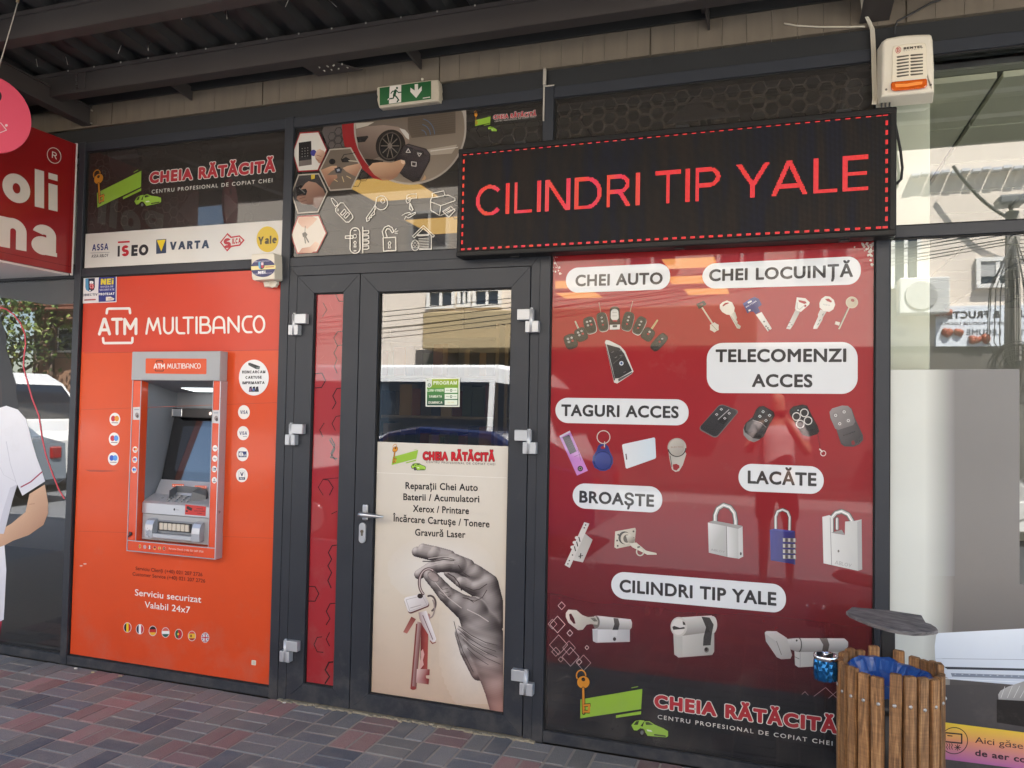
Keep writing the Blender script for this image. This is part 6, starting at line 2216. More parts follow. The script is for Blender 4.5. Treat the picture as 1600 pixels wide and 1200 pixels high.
pr.line([A5(1042, 996), A5(1070, 999)], 1.6, (44, 36, 40))
for k in range(3):
    pr.line([A5(1036 + k * 15, 1046), A5(1042 + k * 15, 1056), A5(1035 + k * 15, 1068), A5(1042 + k * 15, 1082)], 1.1, (44, 36, 40))
for k in range(4):
    a = k * math.pi / 4
    pr.line([A5(1104 - 19 * math.cos(a), 1070 - 19 * math.sin(a)), A5(1104 + 19 * math.cos(a), 1070 + 19 * math.sin(a))], 1.1, (44, 36, 40))
pr.build('banner', PR_MATT, t)
pr = Print(front(.0232), .0026)
pr.text('Aici găsești', A5(1213, 1040), A5(1600, 1092), 9.5, (66, 44, 54), 'B')
pr.text('de aer condiționat', A5(1213, 1120), A5(1850, 1212), 9.5, (62, 40, 54), 'B', bold=.03)
pr.build('lettering', PR_MATT, t)
# ------------------------------------------------------------------ LED text display
yl = -.095
c = [P(714.5, 233, yl), P(1402.5, 165, yl), P(1400.5, 367.5, yl), P(713.5, 401.5, yl)]
lx0, lx1, lz0, lz1 = (c[0].x + c[3].x) / 2, (c[1].x + c[2].x) / 2, (c[2].z + c[3].z) / 2, (c[0].z + c[1].z) / 2
a = [P(722.5, 240.5, yl + .006), P(1388.5, 176, yl + .006), P(1386.5, 357.5, yl + .006), P(721, 390.5, yl + .006)]
ex0, ex1, ez0, ez1 = (a[0].x + a[3].x) / 2, (a[1].x + a[2].x) / 2, (a[2].z + a[3].z) / 2, (a[0].z + a[1].z) / 2
LED = thing('led_display', 'wide black display with scrolling red dotted letters hung above the red poster', 'led sign', ((lx0 + lx1) / 2, -.05, lz0))
HOUSE = mat('display_housing', (26, 25, 25), rough=.45, spec=.25, var=.1, vscale=4)
g = .028
mb = MB()
mb.box(lx0, lx1, yl, -.006, lz1 - g, lz1, bev=.006, seg=2)
mb.box(lx0, lx1, yl, -.006, lz0, lz0 + g, bev=.006, seg=2)
mb.box(lx0 + .0005, lx0 + g - .006, yl + .0012, -.007, lz0 + g * .6, lz1 - g * .6, bev=.006, seg=2)
mb.box(lx1 - g + .002, lx1 - .0005, yl + .0012, -.007, lz0 + g * .6, lz1 - g * .6, bev=.006, seg=2)
mb.box(lx0 + .012, lx1 - .012, yl + .014, -.01, lz0 + .012, lz1 - .012)
mb.build('housing', HOUSE, LED)
mb = MB()
for q in (.15, .55, .9):
    mb = MB()
    xx = lx0 + (lx1 - lx0) * q
    mb.box(xx - .03, xx + .03, -.012, .006, lz1 + .001, lz1 + .04)
    mb.build('bracket', BLACKP, LED)
    mb = MB().box(xx - .02, xx + .02, -.06, -.03, lz0 - .006, lz0 - .0005)
    mb.build('drain_clip', BLACKP, LED)
def led_face():
    m = bpy.data.materials.new('led_modules')
    m.use_nodes = True
    t = m.node_tree
    b = t.nodes['Principled BSDF']
    tc = t.nodes.new('ShaderNodeTexCoord')
    sp = t.nodes.new('ShaderNodeSeparateXYZ')
    t.links.new(tc.outputs['Object'], sp.inputs[0])
    def frac(sock, p):
        d = t.nodes.new('ShaderNodeMath'); d.operation = 'DIVIDE'; d.inputs[1].default_value = p
        f = t.nodes.new('ShaderNodeMath'); f.operation = 'FRACT'
        s_ = t.nodes.new('ShaderNodeMath'); s_.operation = 'SUBTRACT'; s_.inputs[1].default_value = .5
        ab = t.nodes.new('ShaderNodeMath'); ab.operation = 'ABSOLUTE'
        t.links.new(sock, d.inputs[0]); t.links.new(d.outputs[0], f.inputs[0]); t.links.new(f.outputs[0], s_.inputs[0]); t.links.new(s_.outputs[0], ab.inputs[0])
        return ab.outputs[0]
    mx = t.nodes.new('ShaderNodeMath'); mx.operation = 'MAXIMUM'
    t.links.new(frac(sp.outputs['X'], (ex1 - ex0) / 384), mx.inputs[0])
    t.links.new(frac(sp.outputs['Z'], (ez1 - ez0) / 96), mx.inputs[1])
    lt = t.nodes.new('ShaderNodeMath'); lt.operation = 'LESS_THAN'; lt.inputs[1].default_value = .3
    t.links.new(mx.outputs[0], lt.inputs[0])
    # slow colour drift of the module surface
    n = t.nodes.new('ShaderNodeTexNoise'); n.inputs['Scale'].default_value = 6; n.inputs['Detail'].default_value = 3
    mp = t.nodes.new('ShaderNodeMapping'); mp.inputs['Scale'].default_value = (3.2, 1, .5); mp.inputs['Rotation'].default_value = (0, .35, 0)
    t.links.new(tc.outputs['Object'], mp.inputs[0]); t.links.new(mp.outputs[0], n.inputs['Vector'])
    rp = t.nodes.new('ShaderNodeValToRGB')
    rp.color_ramp.elements[0].position = .36; rp.color_ramp.elements[0].color = rgb((46, 47, 60))
    rp.color_ramp.elements[1].position = .64; rp.color_ramp.elements[1].color = rgb((62, 53, 47))
    e = rp.color_ramp.elements.new(.5); e.color = rgb((52, 49, 48))
    t.links.new(n.outputs['Fac'], rp.inputs[0])
    mc = t.nodes.new('ShaderNodeMix'); mc.data_type = 'RGBA'
    mc.inputs[6].default_value = rgb((19, 18, 18))
    t.links.new(lt.outputs[0], mc.inputs[0]); t.links.new(rp.outputs[0], mc.inputs[7])
    t.links.new(mc.outputs[2], b.inputs['Base Color'])
    b.inputs['Roughness'].default_value = .6
    b.inputs['Specular IOR Level'].default_value = .12
    return m
mb = MB().box(lx0 + .013, lx1 - .013, yl + .0075, yl + .0135, lz0 + .013, lz1 - .013)
mb.build('dot_matrix', led_face(), LED)
pw, phh = (ex1 - ex0) / 384, (ez1 - ez0) / 96
def led_text(s_, c0, c1, r0, r1):
    """columns and rows of lit diodes for a text"""
    gs, x = [], 0
    for ch in s_:
        gl = glyph('I' + ch, -.006)
        if gs and s_[len(gs) - 1:len(gs) + 1] == 'YA':
            x -= .075
        gs.append((x, gl))
        x += gl[0] - .018
    f, l = gs[0], gs[-1]
    xl = f[0] + min(k[:, 0].min() for k in f[1][1])
    xr = l[0] + max(k[:, 0].max() for k in l[1][1])
    capH = CAPH
    lit = []
    cols, rows = np.arange(c0, c1), np.arange(int(r0) - 1, int(r1) + 2)
    for x0, gl in gs:
        if not gl[1]:
            continue
        pts, ids = [], []
        xa = min(k[:, 0].min() for k in gl[1]) + x0
        xb = max(k[:, 0].max() for k in gl[1]) + x0
        for cc_ in cols:
            X = xl + (cc_ + .5 - c0) / (c1 - c0) * (xr - xl)
            if X < xa - .02 or X > xb + .02:
                continue
            for rr in rows:
                pts.append((X - x0, (r1 - rr - .5) / (r1 - r0) * capH))
                ids.append((cc_, rr))
        w = winding(np.array(pts), gl[1])
        lit += [i for i, q in zip(ids, w) if q != 0]
    return lit
def diodes(name, cells, seed):
    rnd = random.Random(seed)
    V, F, C = [], [], []
    for (i, j) in cells:
        x, z = ex0 + (i + .5) * pw, ez1 - (j + .5) * phh
        k = len(V)
        s_ = .42
        V.extend([(x - s_ * pw, yl + .0068, z - s_ * phh), (x + s_ * pw, yl + .0068, z - s_ * phh), (x + s_ * pw, yl + .0068, z + s_ * phh), (x - s_ * pw, yl + .0068, z + s_ * phh)])
        F.append((k, k + 1, k + 2, k + 3))
        w = math.sin(i * .21 + j * .05) * .5 + .5
        cl = rgb((244, 40 + 30 * w * (1 if i < 190 else .2), 42 + 34 * math.sin(i * .13) ** 2 * (1 if i < 190 else .3)))
        C.extend([cl] * 4)
    me = bpy.data.meshes.new(name)
    me.from_pydata(V, [], F)
    ca = me.color_attributes.new('Col', 'FLOAT_COLOR', 'POINT')
    ca.data.foreach_set('color', np.array(C, dtype=np.float32).ravel())
    if 'lit_diodes' not in MATS:
        m = bpy.data.materials.new('lit_diodes')
        m.use_nodes = True
        b = m.node_tree.nodes['Principled BSDF']
        vc = m.node_tree.nodes.new('ShaderNodeVertexColor')
        vc.layer_name = 'Col'
        b.inputs['Base Color'].default_value = (.012, .004, .004, 1)
        m.node_tree.links.new(vc.outputs[0], b.inputs['Emission Color'])
        b.inputs['Emission Strength'].default_value = .18
        MATS['lit_diodes'] = m
    me.materials.append(MATS['lit_diodes'])
    o = bpy.data.objects.new(name, me)
    COL.objects.link(o)
    adopt(o, LED)
col_of = lambda u, v: (P(u, v, yl + .007).x - ex0) / pw
row_of = lambda u, v: (ez1 - P(u, v, yl + .007).z) / phh
cells = led_text('CILINDRI TIP YALE', int(round(col_of(743, 320))), int(round(col_of(1356.5, 270))), (row_of(787, 288) + row_of(1313, 244)) / 2, (row_of(787, 336) + row_of(1313, 300)) / 2)
diodes('lit_lettering', cells, 1)
bd = set()
for i in range(384):
    if (i + 1) % 8 < 4 and 3 < i < 380 or i in (1, 2, 3, 380, 381, 382):
        for j in (0, 1):
            bd.add((i, j)); bd.add((i, 95 - j))
for j in range(96):
    if (j + 2) % 8 < 4:
        for i in (0, 1):
            bd.add((i, j)); bd.add((383 - i, j))
diodes('lit_border', sorted(bd), 2)
# feed cable looping out of the right end
cb = MB()
cb.tube([P(1394, 172, -.04), P(1401, 205, -.03), P(1407, 235, -.025), P(1410, 262, -.025), P(1408, 280, -.03), P(1401, 287, -.04)], .0055, 10)
solo(cb.build('display_cable', BLACKP), 'thick black cable looping out of the right end of the red letter display', 'cable')

# ------------------------------------------------------------------ emergency exit sign
ye = -.034
EX = thing('exit_sign', 'green running man exit sign with white arrow in a pale case above the door', 'exit sign', tuple(P(636, 146, -.02)))
e_ = lambda x, y: (580 + x / 13.33, 115 + y / 13.33)
q = lambda pts, y: [P(*e_(*p), y) for p in pts]
out = [(110, 300), (135, 272), (1210, 128), (1385, 118), (1400, 200), (1412, 300), (1402, 350), (1415, 470), (1400, 570), (1345, 575), (175, 718), (150, 690), (128, 610), (112, 540), (125, 480), (108, 420)]
mb = MB()
f0 = q(out, ye)
mb.prism(f0, [Vector((p.x + .0, .0115, p.z)) for p in f0], bev=.008, seg=2)
mb.build('case', mat('aged_white_plastic', (186, 176, 156), rough=.5, var=.16, vscale=14), EX)
mb = MB()
mb.tube([P(*e_(1065, 100), -.03), P(*e_(1065, 145), -.03)], .006, 10)
mb.build('cable_gland', WHITEP, EX)
pr = Print(front(ye), .0008)
pr.poly([e_(*p) for p in ((175, 300), (1250, 152), (1252, 528), (180, 664))], [(*e_(700, 200), (30, 84, 44)), (*e_(700, 640), (54, 104, 64))])
pr.build('green_face', PR_SIGN, EX)
pr = Print(front(ye), .0014)
WHX = (222, 214, 204)
pr.poly([e_(*p) for p in ((390, 268), (628, 238), (626, 598), (372, 630))], WHX)
GX = (22, 66, 38)
pr.ell(*e_(540, 302), 1.7, 1.8, GX)
def ln(pts, w):
    pr.line([e_(*p) for p in pts], w, GX)
ln([(510, 355), (480, 460)], 4.2)
ln([(500, 360), (445, 372), (415, 415)], 1.6)
ln([(530, 355), (570, 398), (622, 390)], 1.6)
ln([(478, 455), (462, 515), (375, 530)], 2.0)
ln([(495, 455), (540, 500), (575, 556)], 2.2)
pr.line([e_(352, 548), e_(372, 524)], 1.5, WHX)
pr.poly([e_(*p) for p in ((540, 560), (575, 556), (560, 598), (530, 604))], GX)
pr.build('running_man', PR_SIGN, EX)
pr = Print(front(ye), .0014)
pr.poly([e_(*p) for p in ((908, 226), (978, 216), (978, 344), (1056, 262), (1054, 352), (940, 510), (818, 382), (820, 294), (908, 354))], WHX)
pr.line([e_(1082, 514), e_(1224, 492)], 1.2, WHX)
pr.build('arrow', PR_SIGN, EX)

# ------------------------------------------------------------------ big siren
ys = -.085
SI = thing('alarm_siren', 'large cream alarm siren with louvres and amber strobe above the right end of the display', 'alarm siren', tuple(P(1420, 105, -.03)))
s7 = lambda x, y: (1365 + x / 9.6, 40 + y / 9.6)
fo = [(135, 230), (200, 182), (400, 142), (600, 125), (840, 120), (868, 135), (886, 200), (905, 560), (912, 975), (890, 985), (118, 1055), (122, 700)]
fr_ = [P(*s7(*p), ys) for p in fo]
cx_ = sum(p.x for p in fr_) / len(fr_)
cz_ = sum(p.z for p in fr_) / len(fr_)
bk = [Vector((cx_ + (p.x - cx_) * 1.1, -.0005, cz_ + (p.z - cz_) * 1.08 - .004)) for p in fr_]
mb = MB()
mb.prism(fr_, bk, bev=.012, seg=3)
mb.build('shell', WHITEP, SI)
mb = MB()
fo2 = [(285, 345), (310, 308), (500, 275), (740, 258), (780, 272), (792, 320), (802, 800), (270, 850)]
mb.prism([P(*s7(*p), ys - .004) for p in fo2], [P(*s7(*p), ys + .0).lerp(P(*s7(*p), ys), .5) for p in fo2], bev=.002)
mb.build('face_plate', mat('cream_plastic', (230, 220, 198), rough=.4), SI)
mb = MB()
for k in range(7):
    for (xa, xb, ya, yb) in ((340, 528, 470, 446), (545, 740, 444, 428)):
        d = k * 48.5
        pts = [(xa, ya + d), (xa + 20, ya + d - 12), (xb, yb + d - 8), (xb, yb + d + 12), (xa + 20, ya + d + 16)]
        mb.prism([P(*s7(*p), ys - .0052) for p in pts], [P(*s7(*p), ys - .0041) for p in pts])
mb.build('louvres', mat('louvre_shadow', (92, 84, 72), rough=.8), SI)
mb = MB()
fo3 = [(258, 880), (275, 850), (330, 838), (780, 795), (802, 806), (804, 900), (770, 935), (700, 952), (330, 986), (285, 980), (260, 950)]
mb.prism([P(*s7(*p), ys - .016) for p in fo3], [P(*s7(*p), ys + .001) for p in fo3], bev=.005, seg=3)
mb.build('strobe_lens', mat('amber_lens', (206, 92, 24), rough=.15, coat=1, var=.25, vscale=60), SI)
mb = MB()
fo4 = [(320, 875), (505, 870), (640, 842), (735, 838), (728, 880), (510, 915), (330, 925)]
mb.prism([P(*s7(*p), ys - .0175) for p in fo4], [P(*s7(*p), ys - .0165) for p in fo4])
mb.build('reflector', mat('amber_reflector', (246, 150, 70), rough=.25), SI)
mb = MB()
for p in ((188, 960), (855, 890)):
    w = P(*s7(*p), ys)
    mb.cyl((w.x, ys - .0015, w.z), (w.x, ys + .004, w.z), .0045, 12)
mb.build('screws', mat('screw_dark', (96, 92, 86), rough=.5, metal=.5), SI)
pr = Print(front(ys - .004), .0008)
pr.ell(*s7(370, 368), 4.3, 5.4, (186, 70, 56), rot=18)
pr.ell(*s7(370, 368), 3.4, 4.4, (226, 214, 196), rot=18)
pr.text('B', s7(350, 398), s7(392, 392), 6, (186, 70, 56), 'I', bold=.02)
pr.text('BENTEL', s7(448, 362), s7(738, 332), 3.6, (70, 62, 54), 'I', bold=.05)
pr.text('SECURITY', s7(446, 386), s7(735, 352), 1.3, (120, 110, 98), 'I', track=.2)
pr.build('maker_badge', PR_SIGN, SI)
mb = MB()
for k, (u0, u1) in enumerate(((1376, 1378), (1382, 1384), (1387, 1390))):
    mb.tube([P(u0, 152, -.02), P(u1, 160, -.03), P(u1 - 1, 172, -.04)], .004, 8)
solo(mb.build('siren_cables', BLACKP), 'short black wires between the big siren and the display', 'cable')

# ------------------------------------------------------------------ small alarm box
yb_ = -.07
AB = thing('alarm_box', 'small cream alarm box with blue oval badge at the upper right of the orange board', 'alarm box', tuple(P(414, 417, -.02)))
b8 = lambda x, y: (380 + x / 17.14, 385 + y / 17.14)
mb = MB()
fo = [(212, 232), (235, 205), (770, 162), (812, 180), (825, 215), (838, 850), (810, 882), (280, 910), (235, 880), (218, 800)]
fr_ = [P(*b8(*p), yb_) for p in fo]
mb.prism(fr_, [Vector((p.x, -.0005, p.z)) for p in fr_], bev=.006, seg=3)
mb.build('box', WHITEP, AB)
mb = MB()
fo = [(490, 905), (890, 905), (905, 1000), (850, 1085), (560, 1085), (540, 990)]
fr_ = [P(*b8(*p), -.02) for p in fo]
mb.prism(fr_, [Vector((p.x, -.0005, p.z)) for p in fr_], bev=.003)
mb.tube([P(*b8(660, 900), -.03), P(*b8(690, 1040), -.03), P(*b8(770, 1110), -.025), P(*b8(860, 1060), -.02), P(*b8(880, 1000), -.02)], .0022, 8)
mb.build('bracket', WHITEP, AB)
pr = Print(front(yb_), .0008)
NB = (40, 42, 96)
pr.ell(*b8(535, 575), 19.0, 14.4, NB, rot=-3, n=40)
pr.poly([b8(*p) for p in ((212, 535), (868, 497), (872, 600), (214, 640))], (230, 214, 150))
pr.build('badge', PR_SIGN, AB)
pr = Print(front(yb_), .0016)
sh = [(410, 418), (572, 412), (575, 540), (560, 585), (500, 615), (440, 600), (412, 545)]
pr.poly([b8(*a) for a in sh], (30, 36, 62))
pr.poly([b8(*a) for a in ((410, 418), (465, 416), (468, 606), (440, 600), (412, 545))], (90, 160, 204))
pr.poly([b8(*a) for a in ((484, 430), (548, 428), (548, 500), (484, 505))], (226, 200, 210))
pr.ell(*b8(520, 540), 2.0, 2.2, (190, 40, 60))
pr.text('NEi', b8(402, 740), b8(600, 726), 4.4, (232, 232, 236), 'I', bold=.05)
pr.text('OBIECTIV PROTEJAT', b8(285, 430), b8(720, 400), 1.6, (200, 196, 214), 'I', bold=.02)
pr.text('DIVIZIA DE SECURITATE', b8(262, 760), b8(770, 725), 1.5, (200, 196, 214), 'I', bold=.02)
pr.line([b8(610, 556), b8(820, 545)], 1.3, (190, 110, 70))
pr.build('badge_lettering', PR_SIGN, AB)

# ------------------------------------------------------------------ red clinic box sign standing out from the wall
xs = -3.992
PO = thing('clinic_box_sign', 'red box sign with big white letters projecting from the wall at the left edge', 'sign', (-4.1, -.3, 2.3))
mb = MB()
mb.box(-5.4, xs, -1.0, -.004, 2.312, 3.095, bev=.003)
mb.build('box', mat('red_acrylic', (150, 24, 26), rough=.3, coat=.5), PO)
mb = MB()
mb.box(xs - .012, xs + .0025, -.0105, -.0005, 2.302, 3.1)
mb.box(-5.39, xs - .02, -.99, -.01, 2.3, 2.3115)
mb.build('white_edge', mat('white_acrylic', (226, 220, 214), rough=.4), PO)
sp_ = Pl((xs, 0, 0), (0, 1, 0), (1, 0, 0))
pr = Print(sp_, .0012)
WS = (222, 212, 200)
n2 = lambda x, y: (x / 6, 240 + y / 6)
pr.text('Poli', n2(-310, 348), n2(538, 544), 63, WS, 'I', bold=.042)
pr.build('lettering', PR_SIGN, PO)
pr = Print(sp_, .0012)
pr.text('na', n2(-12, 868), n2(533, 970), 66, WS, 'I', bold=.042)
pr.build('lettering', PR_SIGN, PO)
pr = Print(sp_, .0012)
r7 = lambda x, y: (x / 7.5, 100 + y / 7.5)
pr.line([r7(632 + 80 * math.cos(a), 1073 + 90 * math.sin(a) + 14 * math.cos(a)) for a in np.linspace(0, 6.28, 34, endpoint=False)], 1.0, WS, closed=True)
pr.text('R', r7(605, 1098), r7(664, 1120), 10.4, WS, 'I')
pr.build('registered_mark', PR_SIGN, PO)
pr = Print(sp_, .0008)
for y in (-.02, -.035):
    pr._add([(y, 2.33), (y + .0015, 2.33), (y + .0015, 3.09), (y, 3.09)], [(0, 1, 2), (0, 2, 3)], [rgb((108, 16, 18))] * 4)
pr._add([(-.98, 2.350), (-.02, 2.350), (-.02, 2.3525), (-.98, 2.3525)], [(0, 1, 2), (0, 2, 3)], [rgb((108, 16, 18))] * 4)
pr.build('panel_joints', PR_SIGN, PO)

# round pink hanging sign
yd = -.85
HG = thing('round_hanging_sign', 'round pink sign hanging on a thin wire at the upper left corner', 'sign', tuple(P(-10, 178, yd)))
ctr = P(-14, 177.5, yd)
rad = (P(50, 178, yd) - ctr).length * .93
nrm = (CC - ctr); nrm.z = 0; nrm = (nrm.normalized() + Vector((.55, 0, 0))).normalized()
rt = Vector((0, 0, 1)).cross(nrm)
dk = Pl(ctr, rt if rt.dot(Vector((1, 0, 0))) > 0 else -rt, nrm)
mb = MB()
ra = dk.uv(50, 178)[0]
a0_, b0_ = dk.uv(0, 121.8)
rb = b0_ / math.sqrt(1 - (a0_ / ra) ** 2)
fr_ = [dk.pt(ra * math.cos(a), rb * math.sin(a), .0) for a in np.linspace(0, 2 * math.pi, 56, endpoint=False)]
mb.prism(fr_, [p - nrm * .016 for p in fr_], bev=.002)
mb.build('disc', mat('pink_sheet', (232, 84, 108), rough=.4), HG)
pr = Print(dk, .0008)
d8 = lambda x, y: (x / 7.5, 100 + y / 7.5)
pr.ell(*d8(-20, 380), 5.3, 7.6, (52, 40, 44))
pr.line([d8(-60, 700), d8(8, 690), d8(76, 775), d8(0, 806), d8(-60, 830)], 1.1, (236, 214, 214))
pr.ell(*d8(74, 720), 2.2, 2.0, (236, 206, 206))
pr.build('pictogram', PR_SIGN, HG)
mb = MB()
mb.tube([dk.pt(ra * .0 + .02, rb, -.008), P(0, 100, yd), P(28.5, 1, yd), P(31, -9, yd)], .0028, 8)
mb.build('wire', mat('wire_grey', (170, 162, 150), rough=.4, metal=.6), HG)
mb = MB()
mb.tube([P(27, 4, yd), P(31, -10, yd)], .007, 8)
mb.build('hook', mat('hook_brass', (168, 148, 110), rough=.4, metal=.6), HG)

# ------------------------------------------------------------------ canopy over the pavement
CA = thing('canopy', 'dark steel canopy with ribbed sheet roof, channel purlins and rafters above the shopfronts', 'canopy', (-1.5, -1.2, 3.3))
SL = .085
zr = lambda y: 3.392 + SL * (-y - .29)       # underside of the sheet along the slope
YE = -2.35
def channel(y, z0, h_, name='purlin'):
    mb = MB()
    x0, x1 = -8.9, 4.9
    mb.box(x0, x1, y, y + .005, z0, z0 + h_)
    mb.box(x0, x1, y + .0052, y + .075, z0 - .0008, z0 + .0045)
    mb.box(x0, x1, y + .0052, y + .075, z0 + h_ - .0045, z0 + h_ + .0008)
    mb.box(x0, x1, y - .012, y - .0002, z0 + h_ - .018, z0 + h_ + .0009)
    mb.box(x0, x1, y + .070, y + .0751, z0 + .0047, z0 + .02)
    return mb.build(name, STEEL, CA)
channel(-.29, 3.262, .124)
for y in (-.79, -1.3, -1.82):
    channel(y, zr(y) - .124, .122)
mb = MB()
mb.box(-8.9, 4.9, YE - .02, YE + .03, zr(YE) - .16, zr(YE) + .06, bev=.004)
mb.build('front_beam', STEEL, CA)
# ribbed sheet
V, F = [], []
xs_ = []
x = -9.0
k = 0
while x < 5.0:
    xs_ += [(x, .0), (x + .07, .0), (x + .095, .036), (x + .16, .036), (x + .186, .0)]
    x += .187
for (xx, hh) in xs_:
    for y in (-.02, YE - .12):
        V.append((xx, y, zr(y) + .002 + hh))
for i in range(len(xs_) - 1):
    F.append((2 * i, 2 * i + 1, 2 * i + 3, 2 * i + 2))
me = bpy.data.meshes.new('roof_sheet')
me.from_pydata(V, [], F)
me.materials.append(STEELD)
o = bpy.data.objects.new('roof_sheet', me)
COL.objects.link(o)
adopt(o, CA)
mod = o.modifiers.new('thickness', 'SOLIDIFY')
mod.thickness = .002
mod.offset = 1
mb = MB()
mb.box(-8.9, 4.9, -.03, -.0145, 3.314, 3.40)  # added dark strip standing in for the shade under the purlin on the cladding
mb.build('wall_shade_strip', STEELD, CA)
# rafters
def rafter(xa, xb, z0, z1):
    mb = MB()
    def sec(y):
        dz = -y * .06
        return [Vector((xa, y, z0 + dz)), Vector((xb, y, z0 + dz)), Vector((xb, y, z1 + dz)), Vector((xa, y, z1 + dz))]
    mb.prism(sec(-.018), sec(YE + .032))
    for zz in (z0, z1):
        def fl(y):
            dz = -y * .06
            return [Vector((xa - .012, y, zz - .004 + dz)), Vector((xb + .012, y, zz - .004 + dz)), Vector((xb + .012, y, zz + .004 + dz)), Vector((xa - .012, y, zz + .004 + dz))]
        mb.prism(fl(-.017), fl(YE + .033))
    mb.build('rafter', STEEL, CA)
rafter(-3.93, -3.885, 3.196, 3.30)
rafter(.335, .425, 3.205, 3.31)
rafter(-8.2, -8.12, 3.2, 3.30)
rafter(4.3, 4.38, 3.2, 3.30)
# short struts between the first purlin and the wall
for (u, v) in ((303, 150), (660, 98), (1108, 30)):
    w = P(u, v, 0)
    mb = MB()
    mb.prism([Vector((w.x - .005, -.016, 3.262)), Vector((w.x + .005, -.016, 3.262)), Vector((w.x + .005, -.016, 3.335)), Vector((w.x - .005, -.016, 3.335))],
             [Vector((w.x - .005, -.214, 3.285)), Vector((w.x + .005, -.214, 3.285)), Vector((w.x + .005, -.214, 3.352)), Vector((w.x - .005, -.214, 3.352))])
    mb.box(w.x - .03, w.x + .0, -.2135, -.0165, 3.335, 3.339, M=None)
    mb.build('strut', STEEL, CA)
# gusset plate and loose screws seen from below
mb = MB()
g0 = P(535, 104, -.1)
mb.prism([Vector((g0.x - .16, -.215, 3.262)), Vector((g0.x + .02, -.215, 3.262)), Vector((g0.x + .12, -.1, 3.258)), Vector((g0.x - .14, -.1, 3.258))],
         [Vector((g0.x - .16, -.215, 3.266)), Vector((g0.x + .02, -.215, 3.266)), Vector((g0.x + .12, -.1, 3.262)), Vector((g0.x - .14, -.1, 3.262))])
mb.build('gusset_plate', STEEL, CA)
mb = MB()
rnd = random.Random(4)
for k in range(26):
    xx = -3.8 + k * .187
    yy = -.36 - rnd.random() * .3
    mb.tube([(xx + rnd.uniform(-.03, .03), yy, zr(yy) + .002), (xx + rnd.uniform(-.03, .03), yy - .004, zr(yy) - .045)], .0018, 5)
    mb.tube([(xx + .06, -.302, zr(-.3) - .012), (xx + .06, -.302, zr(-.3) - .004)], .004, 6)
for k in range(8):
    mb.tube([(g0.x - .08 + (k % 4) * .045 + rnd.uniform(-.01, .01), -.19 + (k // 4) * .04, 3.2545), (g0.x - .08 + (k % 4) * .045, -.19 + (k // 4) * .04, 3.2615)], .0035, 6)
mb.build('screws', mat('screw_tips', (190, 186, 176), rough=.35, metal=.7), CA)
mb = MB()
e0 = P(150, 172, -.03)
for zz in (3.206, 3.283):
    mb.tube([(-3.872, -.022, zz), (-3.872, -.0135, zz)], .005, 8)
mb.build('bolt_heads', mat('screw_tips'), CA)
# purlin joint plate at the left rafter
mb = MB()
mb.box(-3.80, -3.62, -.2965, -.2905, 3.275, 3.37, bev=.002)
for k in range(4):
    mb.tube([(-3.68, -.305, 3.285 + k * .024), (-3.68, -.2965, 3.285 + k * .024)], .0085, 6)
mb.build('joint_plate', STEEL, CA)

# ------------------------------------------------------------------ loose cables at the right rafter
CBL = mat('cream_cable', (196, 188, 170), rough=.45)
mb = MB()
for d in (-.008, .0, .008):
    mb.tube([P(1346 + d * 120, -8, -.1), P(1349 + d * 160, 16, -.08), P(1358 + d * 240, 34, -.05), P(1363 + d * 300, 46, -.016), P(1365 + d * 330, 80, -.012), P(1366 + d * 330, 120, -.012), P(1367 + d * 330, 152, -.012), P(1366 + d * 330, 163, -.03)], .0036, 8)
solo(mb.build('cable_bundle', CBL), 'bundle of cream cables running down the post beside the big siren', 'cable')
mb = MB().tube([P(1225, 36.5, -.02), P(1245, 40, -.02), P(1280, 42, -.02), P(1320, 42, -.02), P(1352, 41.5, -.025)], .0036, 8)
solo(mb.build('loose_cable', CBL), 'single cream cable lying across the beige cladding left of the big siren', 'cable')
mb = MB().tube([P(1470, 0, -.03), P(1455, 4, -.03), P(1430, 18, -.03), P(1402, 33, -.03), P(1398, 44, -.02), P(1397, 54, -.02)], .004, 8)
solo(mb.build('black_wire', BLACKP), 'black wire sloping down to the big siren from the upper right', 'cable')
mb = MB()
a_, b_ = P(852, 107, .0), P(850.5, 134, .0)
mb.box(a_.x - .007, a_.x + .007, -.012, -.0005, b_.z, a_.z)
p0, p1 = P(850.5, 136, -.0015), P(851, 189, -.0015)
mb.box(p0.x - .004, p0.x + .003, -.006, -.0012, p1.z, p0.z)
mb.box(p0.x - .004, p0.x + .05, -.006, -.0012, p0.z, p0.z + .005)
solo(mb.build('cable_trunking', mat('trunking', (176, 170, 158), rough=.5, var=.1)), 'thin pale cable trunking down the post between exit sign and honeycomb panel', 'cable')
# ------------------------------------------------------------------ cash machine
CM = thing('cash_machine', 'grey cash machine with orange trim and white light recessed in the orange board', 'cash machine', tuple(P(275, 860, 0)))
GREY = mat('machine_grey', (166, 168, 170), rough=.4, var=.04, vscale=8)
GREYD = mat('machine_grey_dark', (128, 132, 138), rough=.42, var=.05)
SILV = mat('machine_silver', (186, 190, 196), rough=.32, metal=.45, var=.05)
ORP = mat('machine_orange', (222, 74, 24), rough=.35, coat=.3)
yf = -.032                                   # front of the bezel
def pz(u, v, y=yf):
    return P(u, v, y)
L0 = (pz(208, 597).x + pz(199, 860).x) / 2
R0 = (pz(343.5, 598).x + pz(336, 872).x) / 2
B0 = (pz(199.5, 860).z + pz(336, 872.8).z) / 2
T0 = (pz(208, 549).z + pz(345, 549.5).z) / 2
H0 = (pz(208, 593.3).z + pz(344.5, 596).z) / 2
LI, RI = (pz(221.5, 600).x + pz(212.5, 840).x) / 2, (pz(332.5, 598).x + pz(326.5, 850).x) / 2
